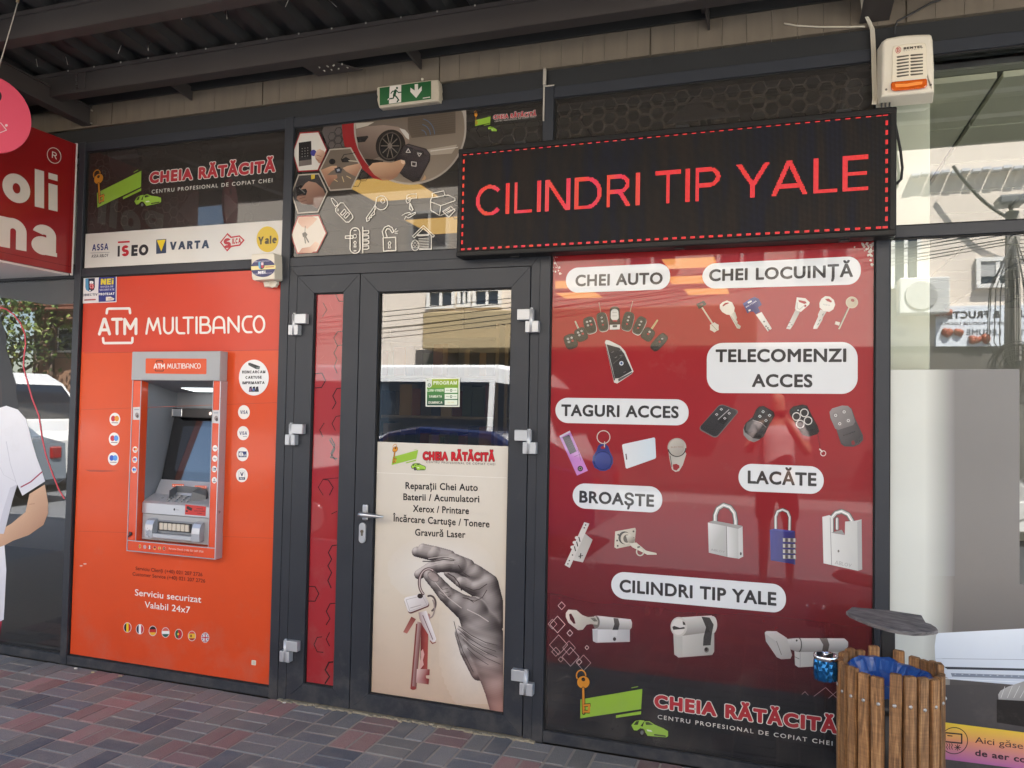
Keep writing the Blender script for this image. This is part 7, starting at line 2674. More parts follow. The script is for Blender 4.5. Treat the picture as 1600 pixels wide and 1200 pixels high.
BI = (pz(212, 843.5).z + pz(327, 856.5).z) / 2
yw = .0195
# hood
mb = MB()
mb.box(L0 - .004, R0 + .004, yf - .012, yw, H0, T0, bev=.004, seg=2)
mb.build('hood', GREY, CM)
pr = Print(front(yf - .012), .0008)
hd = lambda x, y: (190 + x / 6.667, 540 + y / 6.667)
pr.rrect([hd(252, 133), hd(886, 136), hd(884, 298), hd(250, 290)], 1.6, (222, 88, 46))
pr.build('name_plate', PR_SEMI, CM)
pr = Print(front(yf - .012), .0014)
atm_logo(pr, lambda x, y: (240.4 + (x - 165) * .0561, 575.8 + (y - 466) * .0561 * 1.05 + (x - 165) * .0007), 1.05, (238, 232, 226), (60, 30, 22))
pr.build('lettering', PR_SEMI, CM)
# side cheeks and sill: orange strips edged in silver
for (a, b_) in ((L0, LI), (RI, R0)):
    mb = MB().box(a, b_, yf, yw, BI, H0 - .0005, bev=.002)
    mb.build('side_trim', ORP, CM)
mb = MB().box(L0, R0, yf, yw, B0, BI - .0005, bev=.002)
mb.build('sill_trim', ORP, CM)
mb = MB()
e = .004
mb.box(L0 - e, L0 - .0003, yf - .002, yw, B0 - e, H0 - .0006)
mb.box(R0 + .0003, R0 + e * 1.6, yf - .002, yw, B0 - e, H0 - .0006)
mb.box(L0, R0, yf - .002, yw, B0 - e, B0 - .0003)
mb.box(LI - e * .6, LI - .0001, yf - .003, yf - .0002, BI, H0 - .0008)
mb.box(RI + .0001, RI + e * .6, yf - .003, yf - .0002, BI, H0 - .0008)
mb.box(L0, R0, yf - .003, yf - .0002, BI - .004, BI + .0001)
mb.build('silver_edge', SILV, CM)
# recess
YB = .25
mb = MB()
zc = P(281, 613.5, YB).z
mb.prism([Vector((LI - .012, yw, BI)), Vector((LI - .0002, yw, BI)), Vector((LI - .0002, yw, H0)), Vector((LI - .012, yw, H0))],
         [Vector((LI - .012, YB, BI)), Vector((LI + .0, YB, BI)), Vector((LI + .0, YB, H0)), Vector((LI - .012, YB, H0))])
mb.prism([Vector((RI + .0002, yw, BI)), Vector((RI + .012, yw, BI)), Vector((RI + .012, yw, H0)), Vector((RI + .0002, yw, H0))],
         [Vector((RI + .0, YB, BI)), Vector((RI + .012, YB, BI)), Vector((RI + .012, YB, H0)), Vector((RI + .0, YB, H0))])
mb.box(LI - .012, RI + .012, YB + .0002, YB + .012, BI, H0 + .02)
mb.prism([Vector((LI, yf + .002, H0 - .0008)), Vector((RI, yf + .002, H0 - .0008)), Vector((RI, yf + .002, H0 + .012)), Vector((LI, yf + .002, H0 + .012))],
         [Vector((LI, YB, zc)), Vector((RI, YB, zc)), Vector((RI, YB, zc + .012)), Vector((LI, YB, zc + .012))])
mb.build('recess', GREYD, CM)
# light in the ceiling of the recess
mb = MB()
za = lambda y: H0 + (zc - H0) * (y - yf) / (YB - yf) - .003
xa_, xb_ = P(289, 607, .16).x, RI - .03
mb.prism([Vector((xa_, .13, za(.13))), Vector((xb_, .13, za(.13))), Vector((xb_, .21, za(.21))), Vector((xa_ + .03, .21, za(.21)))],
         [Vector((xa_, .13, za(.13) + .002)), Vector((xb_, .13, za(.13) + .002)), Vector((xb_, .21, za(.21) + .002)), Vector((xa_ + .03, .21, za(.21) + .002))])
mb.build('recess_light', emis('recess_glow', (236, 250, 246), .5), CM)
# screen block: black surround leaning back
yt, ybm = .215, .13
sx0, sx1 = P(272, 660, yt).x, RI - .012
st, sb = P(275, 652, yt).z, P(257, 749, ybm).z
mb = MB()
mb.prism([Vector((sx0, ybm, sb)), Vector((sx1, ybm, sb)), Vector((sx1, yt, st)), Vector((sx0, yt, st))],
         [Vector((sx0, YB - .001, sb)), Vector((sx1, YB - .001, sb)), Vector((sx1, YB - .001, st)), Vector((sx0, YB - .001, st))])
mb.build('screen_surround', mat('piano_black', (16, 16, 18), rough=.12, coat=1), CM)
mb = MB()
def scr(u, w, d):
    a = Vector((sx0 + (sx1 - sx0) * u, ybm + (yt - ybm) * w, sb + (st - sb) * w))
    n = Vector((0, -(st - sb), (yt - ybm))).normalized()
    return a + n * d
mb.prism([scr(.17, .14, .0012), scr(.97, .14, .0012), scr(.97, .86, .0012), scr(.17, .86, .0012)], [scr(.17, .14, .0003), scr(.97, .14, .0003), scr(.97, .86, .0003), scr(.17, .86, .0003)])
mb.build('screen', mat('screen_glass', (44, 50, 60), rough=.03, coat=1, ior=1.6), CM)
mb = MB()
cz0, cz1 = P(271, 652, .17).z, P(270, 637.5, .17).z
cx0 = P(269.5, 645, .17).x
mb.box(cx0, sx1 + .004, .165, YB - .001, cz0, cz1, bev=.004, seg=2)
mb.build('camera_bar', BLACKP, CM)
mb = MB()
mb.box(cx0 + .004, cx0 + .075, .1615, .1648, cz0 + .006, cz1 - .004, bev=.002)
mb.tube([((cx0 + sx1) / 2 + .06, .1655, (cz0 + cz1) / 2), ((cx0 + sx1) / 2 + .06, .158, (cz0 + cz1) / 2)], .01, 14)
mb.build('mirror', CHROME, CM)
# lower fascia, shelf and drawer
yfd = .0
kz0, kz1 = P(254, 771, .10).z, sb
mb = MB()
mb.prism([Vector((LI + .012, .085, kz0)), Vector((RI - .002, .085, kz0)), Vector((RI - .002, ybm - .002, kz1)), Vector((LI + .012, ybm - .002, kz1))],
         [Vector((LI + .012, YB - .002, kz0)), Vector((RI - .002, YB - .002, kz0)), Vector((RI - .002, YB - .002, kz1)), Vector((LI + .012, YB - .002, kz1))])
mb.build('fascia', SILV, CM)
dz1 = P(222.5, 782, yfd).z
dz0 = P(221, 801, yfd).z
mb = MB()
mb.prism([Vector((LI + .004, yfd, dz0)), Vector((LI + .004, yfd, dz1 - .012)), Vector((LI + .004, yfd + .012, dz1)), Vector((LI + .004, .086, kz0)), Vector((LI + .004, .12, kz0 - .05)), Vector((LI + .004, .12, dz0))],
         [Vector((RI - .003, yfd, dz0)), Vector((RI - .003, yfd, dz1 - .012)), Vector((RI - .003, yfd + .012, dz1)), Vector((RI - .003, .086, kz0)), Vector((RI - .003, .12, kz0 - .05)), Vector((RI - .003, .12, dz0))])
mb.build('shelf', SILV, CM)
mb = MB().box(LI + .004, RI - .003, yfd + .004, .1, BI + .004, dz0 - .004, bev=.002)
mb.build('lower_panel', GREY, CM)
# keypad shield with keys
ky = .045
k0, k1 = P(265, 779, ky), P(301, 784, ky)
ktop = P(272, 762, .09).z
mb = MB()
for (xx, w) in ((k0.x, .006), (k1.x - .004, .008)):
    mb.prism([Vector((xx, .03, k0.z - .012)), Vector((xx, .04, ktop - .01)), Vector((xx, .095, ktop + .012)), Vector((xx, .1, k0.z))],
             [Vector((xx + w, .03, k0.z - .012)), Vector((xx + w, .04, ktop - .01)), Vector((xx + w, .095, ktop + .012)), Vector((xx + w, .1, k0.z))])
mb.box(k0.x + .006, k1.x - .004, .092, .098, k0.z - .02, ktop + .012)
mb.prism([Vector((k1.x + .004, .03, k0.z - .012)), Vector((k1.x + .004, .04, ktop - .01)), Vector((k1.x + .004, .095, ktop + .012)), Vector((k1.x + .004, .1, k0.z))],
         [Vector((k1.x + .085, .05, k0.z - .03)), Vector((k1.x + .075, .06, ktop - .03)), Vector((k1.x + .05, .098, ktop)), Vector((k1.x + .085, .1, k0.z - .02))])
mb.build('keypad_shield', mat('shield_grey', (92, 96, 100), rough=.4), CM)
mb = MB()
for r in range(4):
    for c_ in range(4):
        x = k0.x + .012 + (k1.x - k0.x - .03) * c_ / 3
        y = .018 + r * .017
        z = dz1 + (kz0 - dz1) * (y - .012) / .074
        mb.box(x - .008, x + .008, y - .006, y + .006, z + .0005, z + .008, bev=.0015)
mb.build('keypad', mat('key_metal', (150, 152, 154), rough=.35, metal=.7), CM)
# cash slot with curved lips
sz0, sz1 = P(231, 836, -.03).z, P(231, 811, -.03).z
sxa, sxb = P(229, 822, -.02).x, P(314.5, 832, -.02).x
szm = (P(231, 823.5, -.02).z + P(313, 832, -.02).z) / 2
mb = MB()
hh = .052
def lip(xa, xb):
    prof = [(-.034, -hh), (-.036, -.01), (-.032, .02), (-.02, .042), (.003, .052), (.003, -hh)]
    mb.prism([Vector((xa, y, szm + z)) for y, z in prof], [Vector((xb, y, szm + z)) for y, z in prof], bev=.002)
lip(sxa, sxa + .055)
lip(sxb - .055, sxb)
mb.box(sxa + .0552, sxb - .0552, -.034, .0035, szm - hh, szm - hh + .026, bev=.003)
mb.build('cash_slot', SILV, CM)
mb = MB().box(sxa + .0555, sxb - .0555, .0005, .0035, szm - .024, szm + .045)
mb.build('slot_plate', GREYD, CM)
mb = MB()
for k in range(7):
    w = (sxb - sxa - .17) / 7
    x = sxa + .075 + k * w
    mb.box(x + .002, x + w - .002, -.008, .0002, szm - .008, szm + .03, bev=.002)
mb.build('shutter', mat('shutter_blocks', (206, 196, 180), rough=.4), CM)
mb = MB().box(sxa + .066, sxb - .082, -.0025, .0003, szm - .014, szm + .036)
mb.build('shutter_frame', BLACKP, CM)
# lettered bits
cm = lambda x, y: (190 + x / 6.316, 700 + y / 6.316)
pr = Print(front(yfd), .0008)
pr.poly([cm(630, 556), cm(834, 578), cm(830, 672), cm(626, 656)], (196, 56, 50))
pr.poly([cm(642, 580), cm(655, 572), cm(700, 596), cm(690, 622), (cm(668, 612)), cm(645, 600)], (38, 28, 28))
pr.poly([cm(636, 612), cm(660, 618), cm(650, 632), cm(634, 628)], (38, 28, 28))
for k, (a, b_) in enumerate(((740, 802), (716, 822), (748, 796))):
    pr.text(('ATENTIE', 'SUPRAVEGHERE', 'VIDEO')[k], cm(a, 602 + k * 23), cm(b_, 606 + k * 23), 1.5, (60, 24, 22), 'I', bold=.03)
pr.ell(*cm(522, 606), 1.4, 2, (60, 62, 66))
pr.line([cm(540, 609), cm(566, 612)], .6, (120, 122, 126))
pr.build('camera_notice', PR_SEMI, CM)
pl = Pl((0, .11, 0), (1, 0, 0), (0, -1, 0))
pr = Print(pl, .016)
for (a, b_, y) in ((518, 636, 366), (742, 858, 382)):
    pr.rrect([cm(a, y - 14), cm(b_, y - 12), cm(b_, y + 16), cm(a, y + 14)], .8, (222, 96, 60))
    pr.line([cm(a + 26, y), cm(b_ - 26, y + 2)], .7, (238, 206, 190))
    pr.ell(*cm(a + 12, y), .8, .9, (238, 226, 220), n=8)
    pr.ell(*cm(b_ - 12, y + 1), .8, .9, (238, 226, 220), n=8)
pr.build('slot_labels', PR_SEMI, CM)
for (u, v), g_ in zip(((211.3, 702.5), (210.8, 718.3), (209.8, 734.2)), cards_l):
    roundel(u, v, 3.8, 5.0, g_, 'card_badge', y=yf, par=CM, lift=.0008)
for (u, v), g_ in zip(((336.2, 700.5), (335.8, 716.5), (335, 733), (335, 750.3)), cards_r):
    roundel(u, v, 3.9, 5.0, g_, 'card_badge', y=yf, par=CM, lift=.0008)
for q_ in (((120, 643), (200, 638), (190, 774), (118, 772)), ((948, 672), (1022, 672), (1018, 812), (944, 806))):
    pr = Print(front(yf), .0008)
    c0 = [(190 + x / 6.667, 540 + y / 6.667) for x, y in q_]
    pr.poly(c0, (206, 204, 204))
    cx__, cy__ = np.mean(np.array(c0), 0)
    pr.ell(cx__ + .6, cy__ + 2.5, 3, 4, (150, 140, 140))
    pr.ell(cx__ + 1.5, cy__ + 4.5, 2, 2.6, (90, 78, 78))
    pr.line([(cx__ - 3, cy__ - 6), (cx__ + 3, cy__ - 6)], 1.6, (150, 160, 176))
    pr.build('notice_sticker', PR_SEMI, CM)
pr = Print(front(yf), .0008)
FL6 = [flag([(28, 26, 30), (236, 196, 36), (190, 40, 40)], True), FLG[6], FLG[1], FLG[2], FLG[5], FLG[4]]
for (x, y), g_ in zip(((182, 970), (230, 976), (278, 979), (328, 986), (376, 988), (424, 992)), FL6):
    u, v = cm(x, y)
    pr.ell(u, v, 2.3, 3, (214, 196, 190), n=16)
    g_(pr, u, v, 2.3, 3)
pr.build('flag_badges', PR_SEMI, CM)
pr = Print(front(yf), .0008)
pr.text('Serviciu Clienți (+40) 021 207 2726', cm(466, 998), cm(808, 1032), 2.6, (232, 222, 214), 'B')
pr.text('Customer Service (+40) 021 207 2726', cm(466, 1018), cm(705, 1042), 1.5, (96, 40, 28), 'B')
pr.build('lettering', PR_SEMI, CM)
mb = MB()
pj = P(204.5, 834, yf)
mb.tube([(pj.x, yf - .001, pj.z), (pj.x, yf - .006, pj.z)], .011, 16)
mb.tube([(pj.x - .012, yf - .006, pj.z - .018), (pj.x + .008, yf - .008, pj.z + .006)], .004, 8)
mb.build('headphone_socket', mat('socket', (70, 72, 78), rough=.3, metal=.6), CM)

# ------------------------------------------------------------------ litter bin
bx, by, br = .402, -.37, .166
BIN = thing('litter_bin', 'round litter bin of upright brown wooden slats with bolts under a tilted grey lid', 'litter bin', (bx, by, 0))
def wood_mat():
    m = bpy.data.materials.new('weathered_slats')
    m.use_nodes = True
    t = m.node_tree
    b = t.nodes['Principled BSDF']
    tc = t.nodes.new('ShaderNodeTexCoord')
    oi = t.nodes.new('ShaderNodeVertexColor'); oi.layer_name = 'Col'
    mp = t.nodes.new('ShaderNodeMapping'); mp.inputs['Scale'].default_value = (16, 16, 1.3)
    ad = t.nodes.new('ShaderNodeVectorMath'); ad.operation = 'ADD'
    t.links.new(tc.outputs['Object'], ad.inputs[0]); t.links.new(oi.outputs[0], ad.inputs[1])
    t.links.new(ad.outputs[0], mp.inputs[0])
    n = t.nodes.new('ShaderNodeTexNoise'); n.inputs['Scale'].default_value = 5; n.inputs['Detail'].default_value = 9; n.inputs['Distortion'].default_value = 1.2
    t.links.new(mp.outputs[0], n.inputs['Vector'])
    mp2 = t.nodes.new('ShaderNodeMapping'); mp2.inputs['Scale'].default_value = (2, 2, 150)
    t.links.new(ad.outputs[0], mp2.inputs[0])
    n2 = t.nodes.new('ShaderNodeTexNoise'); n2.inputs['Scale'].default_value = 1; n2.inputs['Detail'].default_value = 2
    t.links.new(mp2.outputs[0], n2.inputs['Vector'])
    r = t.nodes.new('ShaderNodeValToRGB')
    r.color_ramp.elements[0].position = .28; r.color_ramp.elements[0].color = rgb((86, 60, 38))
    r.color_ramp.elements[1].position = .74; r.color_ramp.elements[1].color = rgb((198, 152, 102))
    e_ = r.color_ramp.elements.new(.52); e_.color = rgb((156, 112, 70))
    t.links.new(n.outputs['Fac'], r.inputs[0])
    mr = t.nodes.new('ShaderNodeMapRange'); mr.inputs[1].default_value = .3; mr.inputs[2].default_value = .7; mr.inputs[3].default_value = .82; mr.inputs[4].default_value = 1.1
    t.links.new(n2.outputs['Fac'], mr.inputs[0])
    sc_ = t.nodes.new('ShaderNodeVectorMath'); sc_.operation = 'SCALE'
    t.links.new(r.outputs[0], sc_.inputs[0]); t.links.new(mr.outputs[0], sc_.inputs['Scale'])
    mlt = t.nodes.new('ShaderNodeMix'); mlt.data_type = 'RGBA'; mlt.blend_type = 'MULTIPLY'; mlt.inputs[0].default_value = 1
    t.links.new(sc_.outputs[0], mlt.inputs[6])
    tone = t.nodes.new('ShaderNodeMapRange'); tone.inputs[3].default_value = .72; tone.inputs[4].default_value = 1.15
    sx = t.nodes.new('ShaderNodeSeparateColor')
    t.links.new(oi.outputs[0], sx.inputs[0]); t.links.new(sx.outputs[0], tone.inputs[0])
    t.links.new(tone.outputs[0], mlt.inputs[7])
    t.links.new(mlt.outputs[2], b.inputs['Base Color'])
    b.inputs['Roughness'].default_value = .62
    bp = t.nodes.new('ShaderNodeBump'); bp.inputs['Strength'].default_value = .5; bp.inputs['Distance'].default_value = .004
    t.links.new(n.outputs['Fac'], bp.inputs['Height']); t.links.new(bp.outputs['Normal'], b.inputs['Normal'])
    return m
def bin_slats():
    rnd = random.Random(8)
    bm = bmesh.new()
    cl = []
    N_ = 22
    bolts = MB()
    for k in range(N_):
        a = 2 * math.pi * (k + .35) / N_
        if abs(math.atan2(math.sin(a - math.radians(82)), math.cos(a - math.radians(82)))) < .12:
            continue
        w, th = .0195 * rnd.uniform(.94, 1.05), .011
        top = .655 + rnd.uniform(-.012, .012)
        b = bmesh.new()
        bmesh.ops.create_cube(b, size=1)
        for v in b.verts:
            v.co = Vector((v.co.x * 2 * w, v.co.y * 2 * th, .03 + (v.co.z + .5) * (top - .03)))
        bmesh.ops.bevel(b, geom=b.edges[:], offset=.0028, segments=2, affect='EDGES')
        M_ = Matrix.Translation((bx, by, 0)) @ Matrix.Rotation(a, 4, 'Z') @ Matrix.Translation((br, 0, 0)) @ Matrix.Rotation(math.pi / 2 + rnd.uniform(-.07, .07), 4, 'Z') @ Matrix.Rotation(rnd.uniform(-.012, .012), 4, 'Y')
        b.transform(M_)
        me = bpy.data.meshes.new('t'); b.to_mesh(me); cl += [rnd.random()] * len(b.verts); b.free()
        bm.from_mesh(me); bpy.data.meshes.remove(me)
        for zb_ in (.555, .12):
            p = Vector((bx + (br + th) * math.cos(a), by + (br + th) * math.sin(a), zb_ + rnd.uniform(-.006, .006)))
            d = Vector((math.cos(a), math.sin(a), 0))
            bolts.tube([p - d * .001, p + d * .0025, p + d * .0045], [.0068, .006, .003], 12)
    me = bpy.data.meshes.new('slats')
    bm.to_mesh(me); bm.free()
    ca = me.color_attributes.new('Col', 'FLOAT_COLOR', 'POINT')
    ca.data.foreach_set('color', np.array([(c_, c_ * 3.1 % 1, c_ * 7.7 % 1, 1) for c_ in cl], dtype=np.float32).ravel())
    me.materials.append(wood_mat())
    o = bpy.data.objects.new('slats', me)
    COL.objects.link(o)
    adopt(o, BIN)
    bolts.build('bolts', mat('zinc_bolts', (190, 190, 188), rough=.35, metal=.8, var=.1), BIN)
bin_slats()
mb = MB()
for zz in (.12, .53):
    mb.lathe([(br - .013, zz - .015), (br - .0115, zz - .015), (br - .0115, zz + .015), (br - .013, zz + .015), (br - .013, zz - .015)], (bx, by, 0), 36)
mb.lathe([(0, .04), (br - .02, .04), (br - .02, .6), (br - .022, .6), (br - .022, .045), (0, .045)], (bx, by, 0), 36)
mb.build('hoops', mat('bin_steel', (62, 64, 66), rough=.5, metal=.4), BIN)
# post behind the bin carrying the lid
mb = MB()
pw_ = P(1386, 1000, by + br + .02)
mb.box(pw_.x - .022, pw_.x + .026, by + br + .0, by + br + .03, 0, .74, bev=.003)
mb.build('post', mat('bin_post_black', (34, 34, 36), rough=.5, var=.3, vscale=18), BIN)
# tilted lid of rough grey slate-like board, cut straight at the back
lid = [P(1322, 955, by + .02), P(1331, 948.3, by + .12), P(1390, 953.5, by + .16), P(1440, 961, by + .16), P(1446.5, 972.5, by + .08), P(1455, 975, by + .07), P(1463, 980, by + .03), P(1466, 984.5, by - .02),
       P(1460, 986.5, by - .05), P(1445, 988.3, by - .08), P(1428, 988.6, by - .10), P(1405, 986, by - .12), P(1385, 981.5, by - .13), P(1362, 974.5, by - .12), P(1342, 966.5, by - .08), P(1328, 960, by - .02)]
mb = MB()
mb.prism(lid, [p + Vector((0, .006, -.013)) for p in lid], bev=.002)
def slate_mat():
    m = bpy.data.materials.new('weathered_lid')
    m.use_nodes = True
    t = m.node_tree
    b = t.nodes['Principled BSDF']
    tc = t.nodes.new('ShaderNodeTexCoord')
    mp = t.nodes.new('ShaderNodeMapping'); mp.inputs['Scale'].default_value = (9, 30, 60); mp.inputs['Rotation'].default_value = (0, -.25, .2)
    t.links.new(tc.outputs['Object'], mp.inputs[0])
    n = t.nodes.new('ShaderNodeTexNoise'); n.inputs['Scale'].default_value = 1.2; n.inputs['Detail'].default_value = 10; n.inputs['Roughness'].default_value = .7
    t.links.new(mp.outputs[0], n.inputs['Vector'])
    r = t.nodes.new('ShaderNodeValToRGB')
    r.color_ramp.elements[0].position = .32; r.color_ramp.elements[0].color = rgb((62, 60, 62))
    r.color_ramp.elements[1].position = .7; r.color_ramp.elements[1].color = rgb((140, 134, 132))
    t.links.new(n.outputs['Fac'], r.inputs[0]); t.links.new(r.outputs[0], b.inputs['Base Color'])
    b.inputs['Roughness'].default_value = .75
    bp = t.nodes.new('ShaderNodeBump'); bp.inputs['Strength'].default_value = .6; bp.inputs['Distance'].default_value = .004
    t.links.new(n.outputs['Fac'], bp.inputs['Height']); t.links.new(bp.outputs['Normal'], b.inputs['Normal'])
    return m
mb.build('lid', slate_mat(), BIN)
# blue bag
def bag():
    rnd = random.Random(3)
    bm = bmesh.new()
    n = 56
    rings = []
    for j, (r, z) in enumerate(((br - .004, .56), (br - .016, .606), (br - .022, .612), (br - .034, .606), (br - .06, .585), (br - .1, .565), (.03, .555))):
        ring = []
        for k in range(n):
            a = 2 * math.pi * k / n
            w = .005 * math.sin(a * 3 + j * .6) + .003 * math.sin(a * 7 + 2 * j) + .002 * math.sin(a * 13 + j)
            z_ = z + w * (1 if j > 0 else .2) + (.022 * max(0, math.sin(a - .2)) ** 2 if 0 < j < 4 else 0)
            rr = r + (.006 * math.sin(a * 17 + j) if j > 1 else 0)
            if j == 0:
                z_ -= .03
                rr = br - .0235
            ring.append(bm.verts.new((bx + rr * math.cos(a), by + rr * math.sin(a), z_)))
        rings.append(ring)
    for A, B_ in zip(rings, rings[1:]):
        for k in range(n):
            bm.faces.new((A[k], A[(k + 1) % n], B_[(k + 1) % n], B_[k]))
    bm.faces.new(rings[-1])
    bmesh.ops.recalc_face_normals(bm, faces=bm.faces[:])
    me = bpy.data.meshes.new('bin_bag'); bm.to_mesh(me); bm.free()
    me.materials.append(mat('blue_plastic_film', (34, 78, 150), rough=.28, coat=.3, bump=.6, bscale=30))
    o = bpy.data.objects.new('bin_bag', me)
    COL.objects.link(o)
    solo(o, 'crumpled blue plastic bag lining the round wooden bin', 'bag')
bag()
# ashtray hanging at the side
ac = P(1290, 1042, by + .0)
ar = (P(1308.5, 1042, by) - P(1271, 1042, by)).length / 2
AT = thing('ashtray', 'small blue quilted metal ashtray with chrome rim hung on the left of the wooden bin', 'ashtray', (ac.x, by, ac.z))
bm = bmesh.new()
n, rows = 22, 6
hz = .078
rings = []
for j in range(rows + 1):
    z = -hz / 2 + hz * j / rows
    ring = []
    for k in range(n):
        a = 2 * math.pi * (k + (.5 if j % 2 else 0)) / n
        bul = ar * (.9 + .1 * math.sin(math.pi * (j + .6) / (rows + 1.2))) + (.0022 if (k % 2 == 0) else -.0012)
        ring.append(bm.verts.new((ac.x + bul * math.cos(a), by + bul * math.sin(a), ac.z - .006 + z)))
    rings.append(ring)
for j in range(rows):
    A, B_ = rings[j], rings[j + 1]
    for k in range(n):
        k2 = (k + 1) % n
        if j % 2 == 0:
            bm.faces.new((A[k], A[k2], B_[k])); bm.faces.new((A[k2], B_[k2], B_[k]))
        else:
            bm.faces.new((A[k], B_[k2], B_[k])); bm.faces.new((A[k], A[k2], B_[k2]))
bm.faces.new(rings[0][::-1])
bmesh.ops.recalc_face_normals(bm, faces=bm.faces[:])
me = bpy.data.meshes.new('bowl'); bm.to_mesh(me); bm.free()
me.materials.append(mat('blue_lacquer_metal', (36, 104, 160), rough=.18, metal=.75))
o = bpy.data.objects.new('bowl', me); COL.objects.link(o); adopt(o, AT)
mb = MB().lathe([(ar * .99, .030), (ar * 1.03, .034), (ar * 1.03, .044), (ar * .97, .047), (ar * .9, .045), (ar * .86, .030), (ar * .2, .026), (0, .026)], (ac.x, by, ac.z), 32)
mb.build('rim', CHROME, AT)
mb = MB().tube([(ac.x - ar * .2, by - ar * .5, ac.z + .05), (ac.x + ar * .45, by + ar * .2, ac.z + .05)], .004, 8)
mb.tube([(ac.x - ar * .1, by - .0, ac.z + .035), (ac.x - ar * .1, by, ac.z + .058)], .005, 8)
mb.build('cigarette_rest', CHROME, AT)
mb = MB().box(ac.x + ar * .9, bx - br - .008, by - .006, by + .006, ac.z - .01, ac.z + .0, bev=.001)
mb.build('hanger', BLACKP, AT)
# ------------------------------------------------------------------ inside the key shop: shelves seen through the door glass
rnd = random.Random(21)
SHW = mat('shelf_board', (150, 140, 124), rough=.6, var=.1)
shelf_spots = [(-3.35, 2.45), (-2.1, 2.45), (-.85, 2.45)]
SH = []
for k, (x0, y0) in enumerate(shelf_spots):
    t = thing('shelf_unit', ('open shelf unit of cartons inside the key shop, behind the narrow red leaf', 'open shelf unit of cartons inside the key shop, behind the door glass', 'open shelf unit of cartons inside the key shop, behind the red poster')[k], 'shelf', (x0, y0, .003), 'shelf units inside the key shop')
    mb = MB()
    mb.box(x0, x0 + .03, y0, y0 + .34, .004, 2.25)
    mb.box(x0 + 1.17, x0 + 1.2, y0, y0 + .34, .004, 2.25)
    mb.box(x0 + .03, x0 + 1.17, y0 + .325, y0 + .34, .004, 2.25)
    mb.build('frame', SHW, t)
    mb = MB()
    for j in range(7):
        mb.box(x0 + .031, x0 + 1.169, y0 + .002, y0 + .324, .1 + j * .34, .122 + j * .34)
    mb.build('shelf_board', SHW, t)
    SH.append(t)
bcols = [(130, 84, 54), (96, 50, 42), (150, 126, 92), (52, 58, 84), (76, 74, 72), (160, 148, 126), (96, 34, 34), (60, 78, 60), (170, 150, 112), (36, 36, 40)]
for k, (x0, y0) in enumerate(shelf_spots):
    for j in range(1, 6):
        x = x0 + .045
        while x < x0 + 1.1:
            w = rnd.uniform(.035, .12)
            h_ = rnd.uniform(.16, .29)
            c_ = rnd.randrange(len(bcols))
            if x + w < x0 + 1.16 and rnd.random() < .9:
                z0 = .1225 + j * .34
                b_ = MB().box(x, x + w - .004, y0 + .03, y0 + .27, z0, z0 + h_, bev=.002).build('stock_box', mat('box_%d' % c_, bcols[c_], rough=.6), None)
                solo(b_, 'upright carton or folder on a shelf inside the key shop', 'box', 'cartons on the shelves inside the key shop')
            x += w

# ------------------------------------------------------------------ the street behind the photographer, seen in the glass
def RF(u, v, D):
    p = P(u, v, D)
    return Vector((p.x, -D, p.z))
class PlR:
    """a wall facing the shop; uv() takes the pixel where it shows in the reflecting glass"""
    def __init__(s, D):
        s.D = D
        s.n = Vector((0, 1, 0))
    def uv(s, u, v):
        q = RF(u, v, s.D)
        return (-q.x, q.z)
    def pt(s, a, b, h=0):
        return Vector((-a, -s.D + h, b))
WALLC = mat('sunlit_render', (220, 208, 194), rough=.9, var=.06, vscale=1.2, bump=.15, bscale=60)
WALLG = mat('grey_render', (176, 172, 170), rough=.9, var=.08, vscale=1)
ROOFT = mat('roof_tiles', (140, 92, 74), rough=.85, var=.25, vscale=9)
WINW = mat('white_window_frame', (224, 222, 216), rough=.5)
WING = mat('dark_window_glass', (34, 40, 48), rough=.05, coat=1)
OB = thing('opposite_building', 'pale rendered building across the street with white windows and roller shutter', 'building', (-2, -12, 0))
mb = MB().box(-12.6, 9.5, -18, -12, -.02, 8.6)
mb.build('wall', WALLC, OB)
mb = MB().box(-12.9, 9.8, -18.2, -11.7, 8.6, 8.85)
mb.build('roof', ROOFT, OB)
def rwin(u0, u1, v0, v1, shutter=False, D=11.95):
    a, b_ = RF(u0, v0, D), RF(u1, v1, D)
    x0, x1, z0, z1 = min(a.x, b_.x), max(a.x, b_.x), min(a.z, b_.z), max(a.z, b_.z)
    mb = MB()
    f = .07
    mb.box(x0, x1, -12.02, -11.92, z1 - f, z1)
    mb.box(x0, x1, -12.02, -11.88, z0, z0 + f)
    mb.box(x0, x0 + f, -12.02, -11.92, z0 + f, z1 - f)
    mb.box(x1 - f, x1, -12.02, -11.92, z0 + f, z1 - f)
    mb.box((x0 + x1) / 2 - .03, (x0 + x1) / 2 + .03, -12.02, -11.93, z0 + f, z1 - f)
    w = mb.build('window', WINW, OB)
    MB().box(x0 + f, x1 - f, -11.99, -11.97, z0 + f, z1 - f).build('pane', WING, w)
    if shutter:
        mb = MB()
        n = 14
        for k in range(n):
            zz = z0 + f + (z1 - z0 - 2 * f) * (.35 + .65 * k / n)
            mb.box(x0 + f, x1 - f, -11.966, -11.95, zz, zz + (z1 - z0) * .65 / n * .8)
        mb.build('roller_shutter', mat('shutter_grey', (176, 176, 174), rough=.5), w)
rwin(666, 709, 452, 482)
rwin(714, 734, 451, 480)
rwin(738, 782, 450, 480)
rwin(1526, 1594, 402, 448, True)
rwin(1392, 1440, 365, 450)
rwin(640, 700, 330, 390)
rwin(760, 840, 325, 385)
rwin(980, 1060, 330, 420)
rwin(1120, 1200, 330, 420, True)
rwin(1250, 1330, 330, 420)
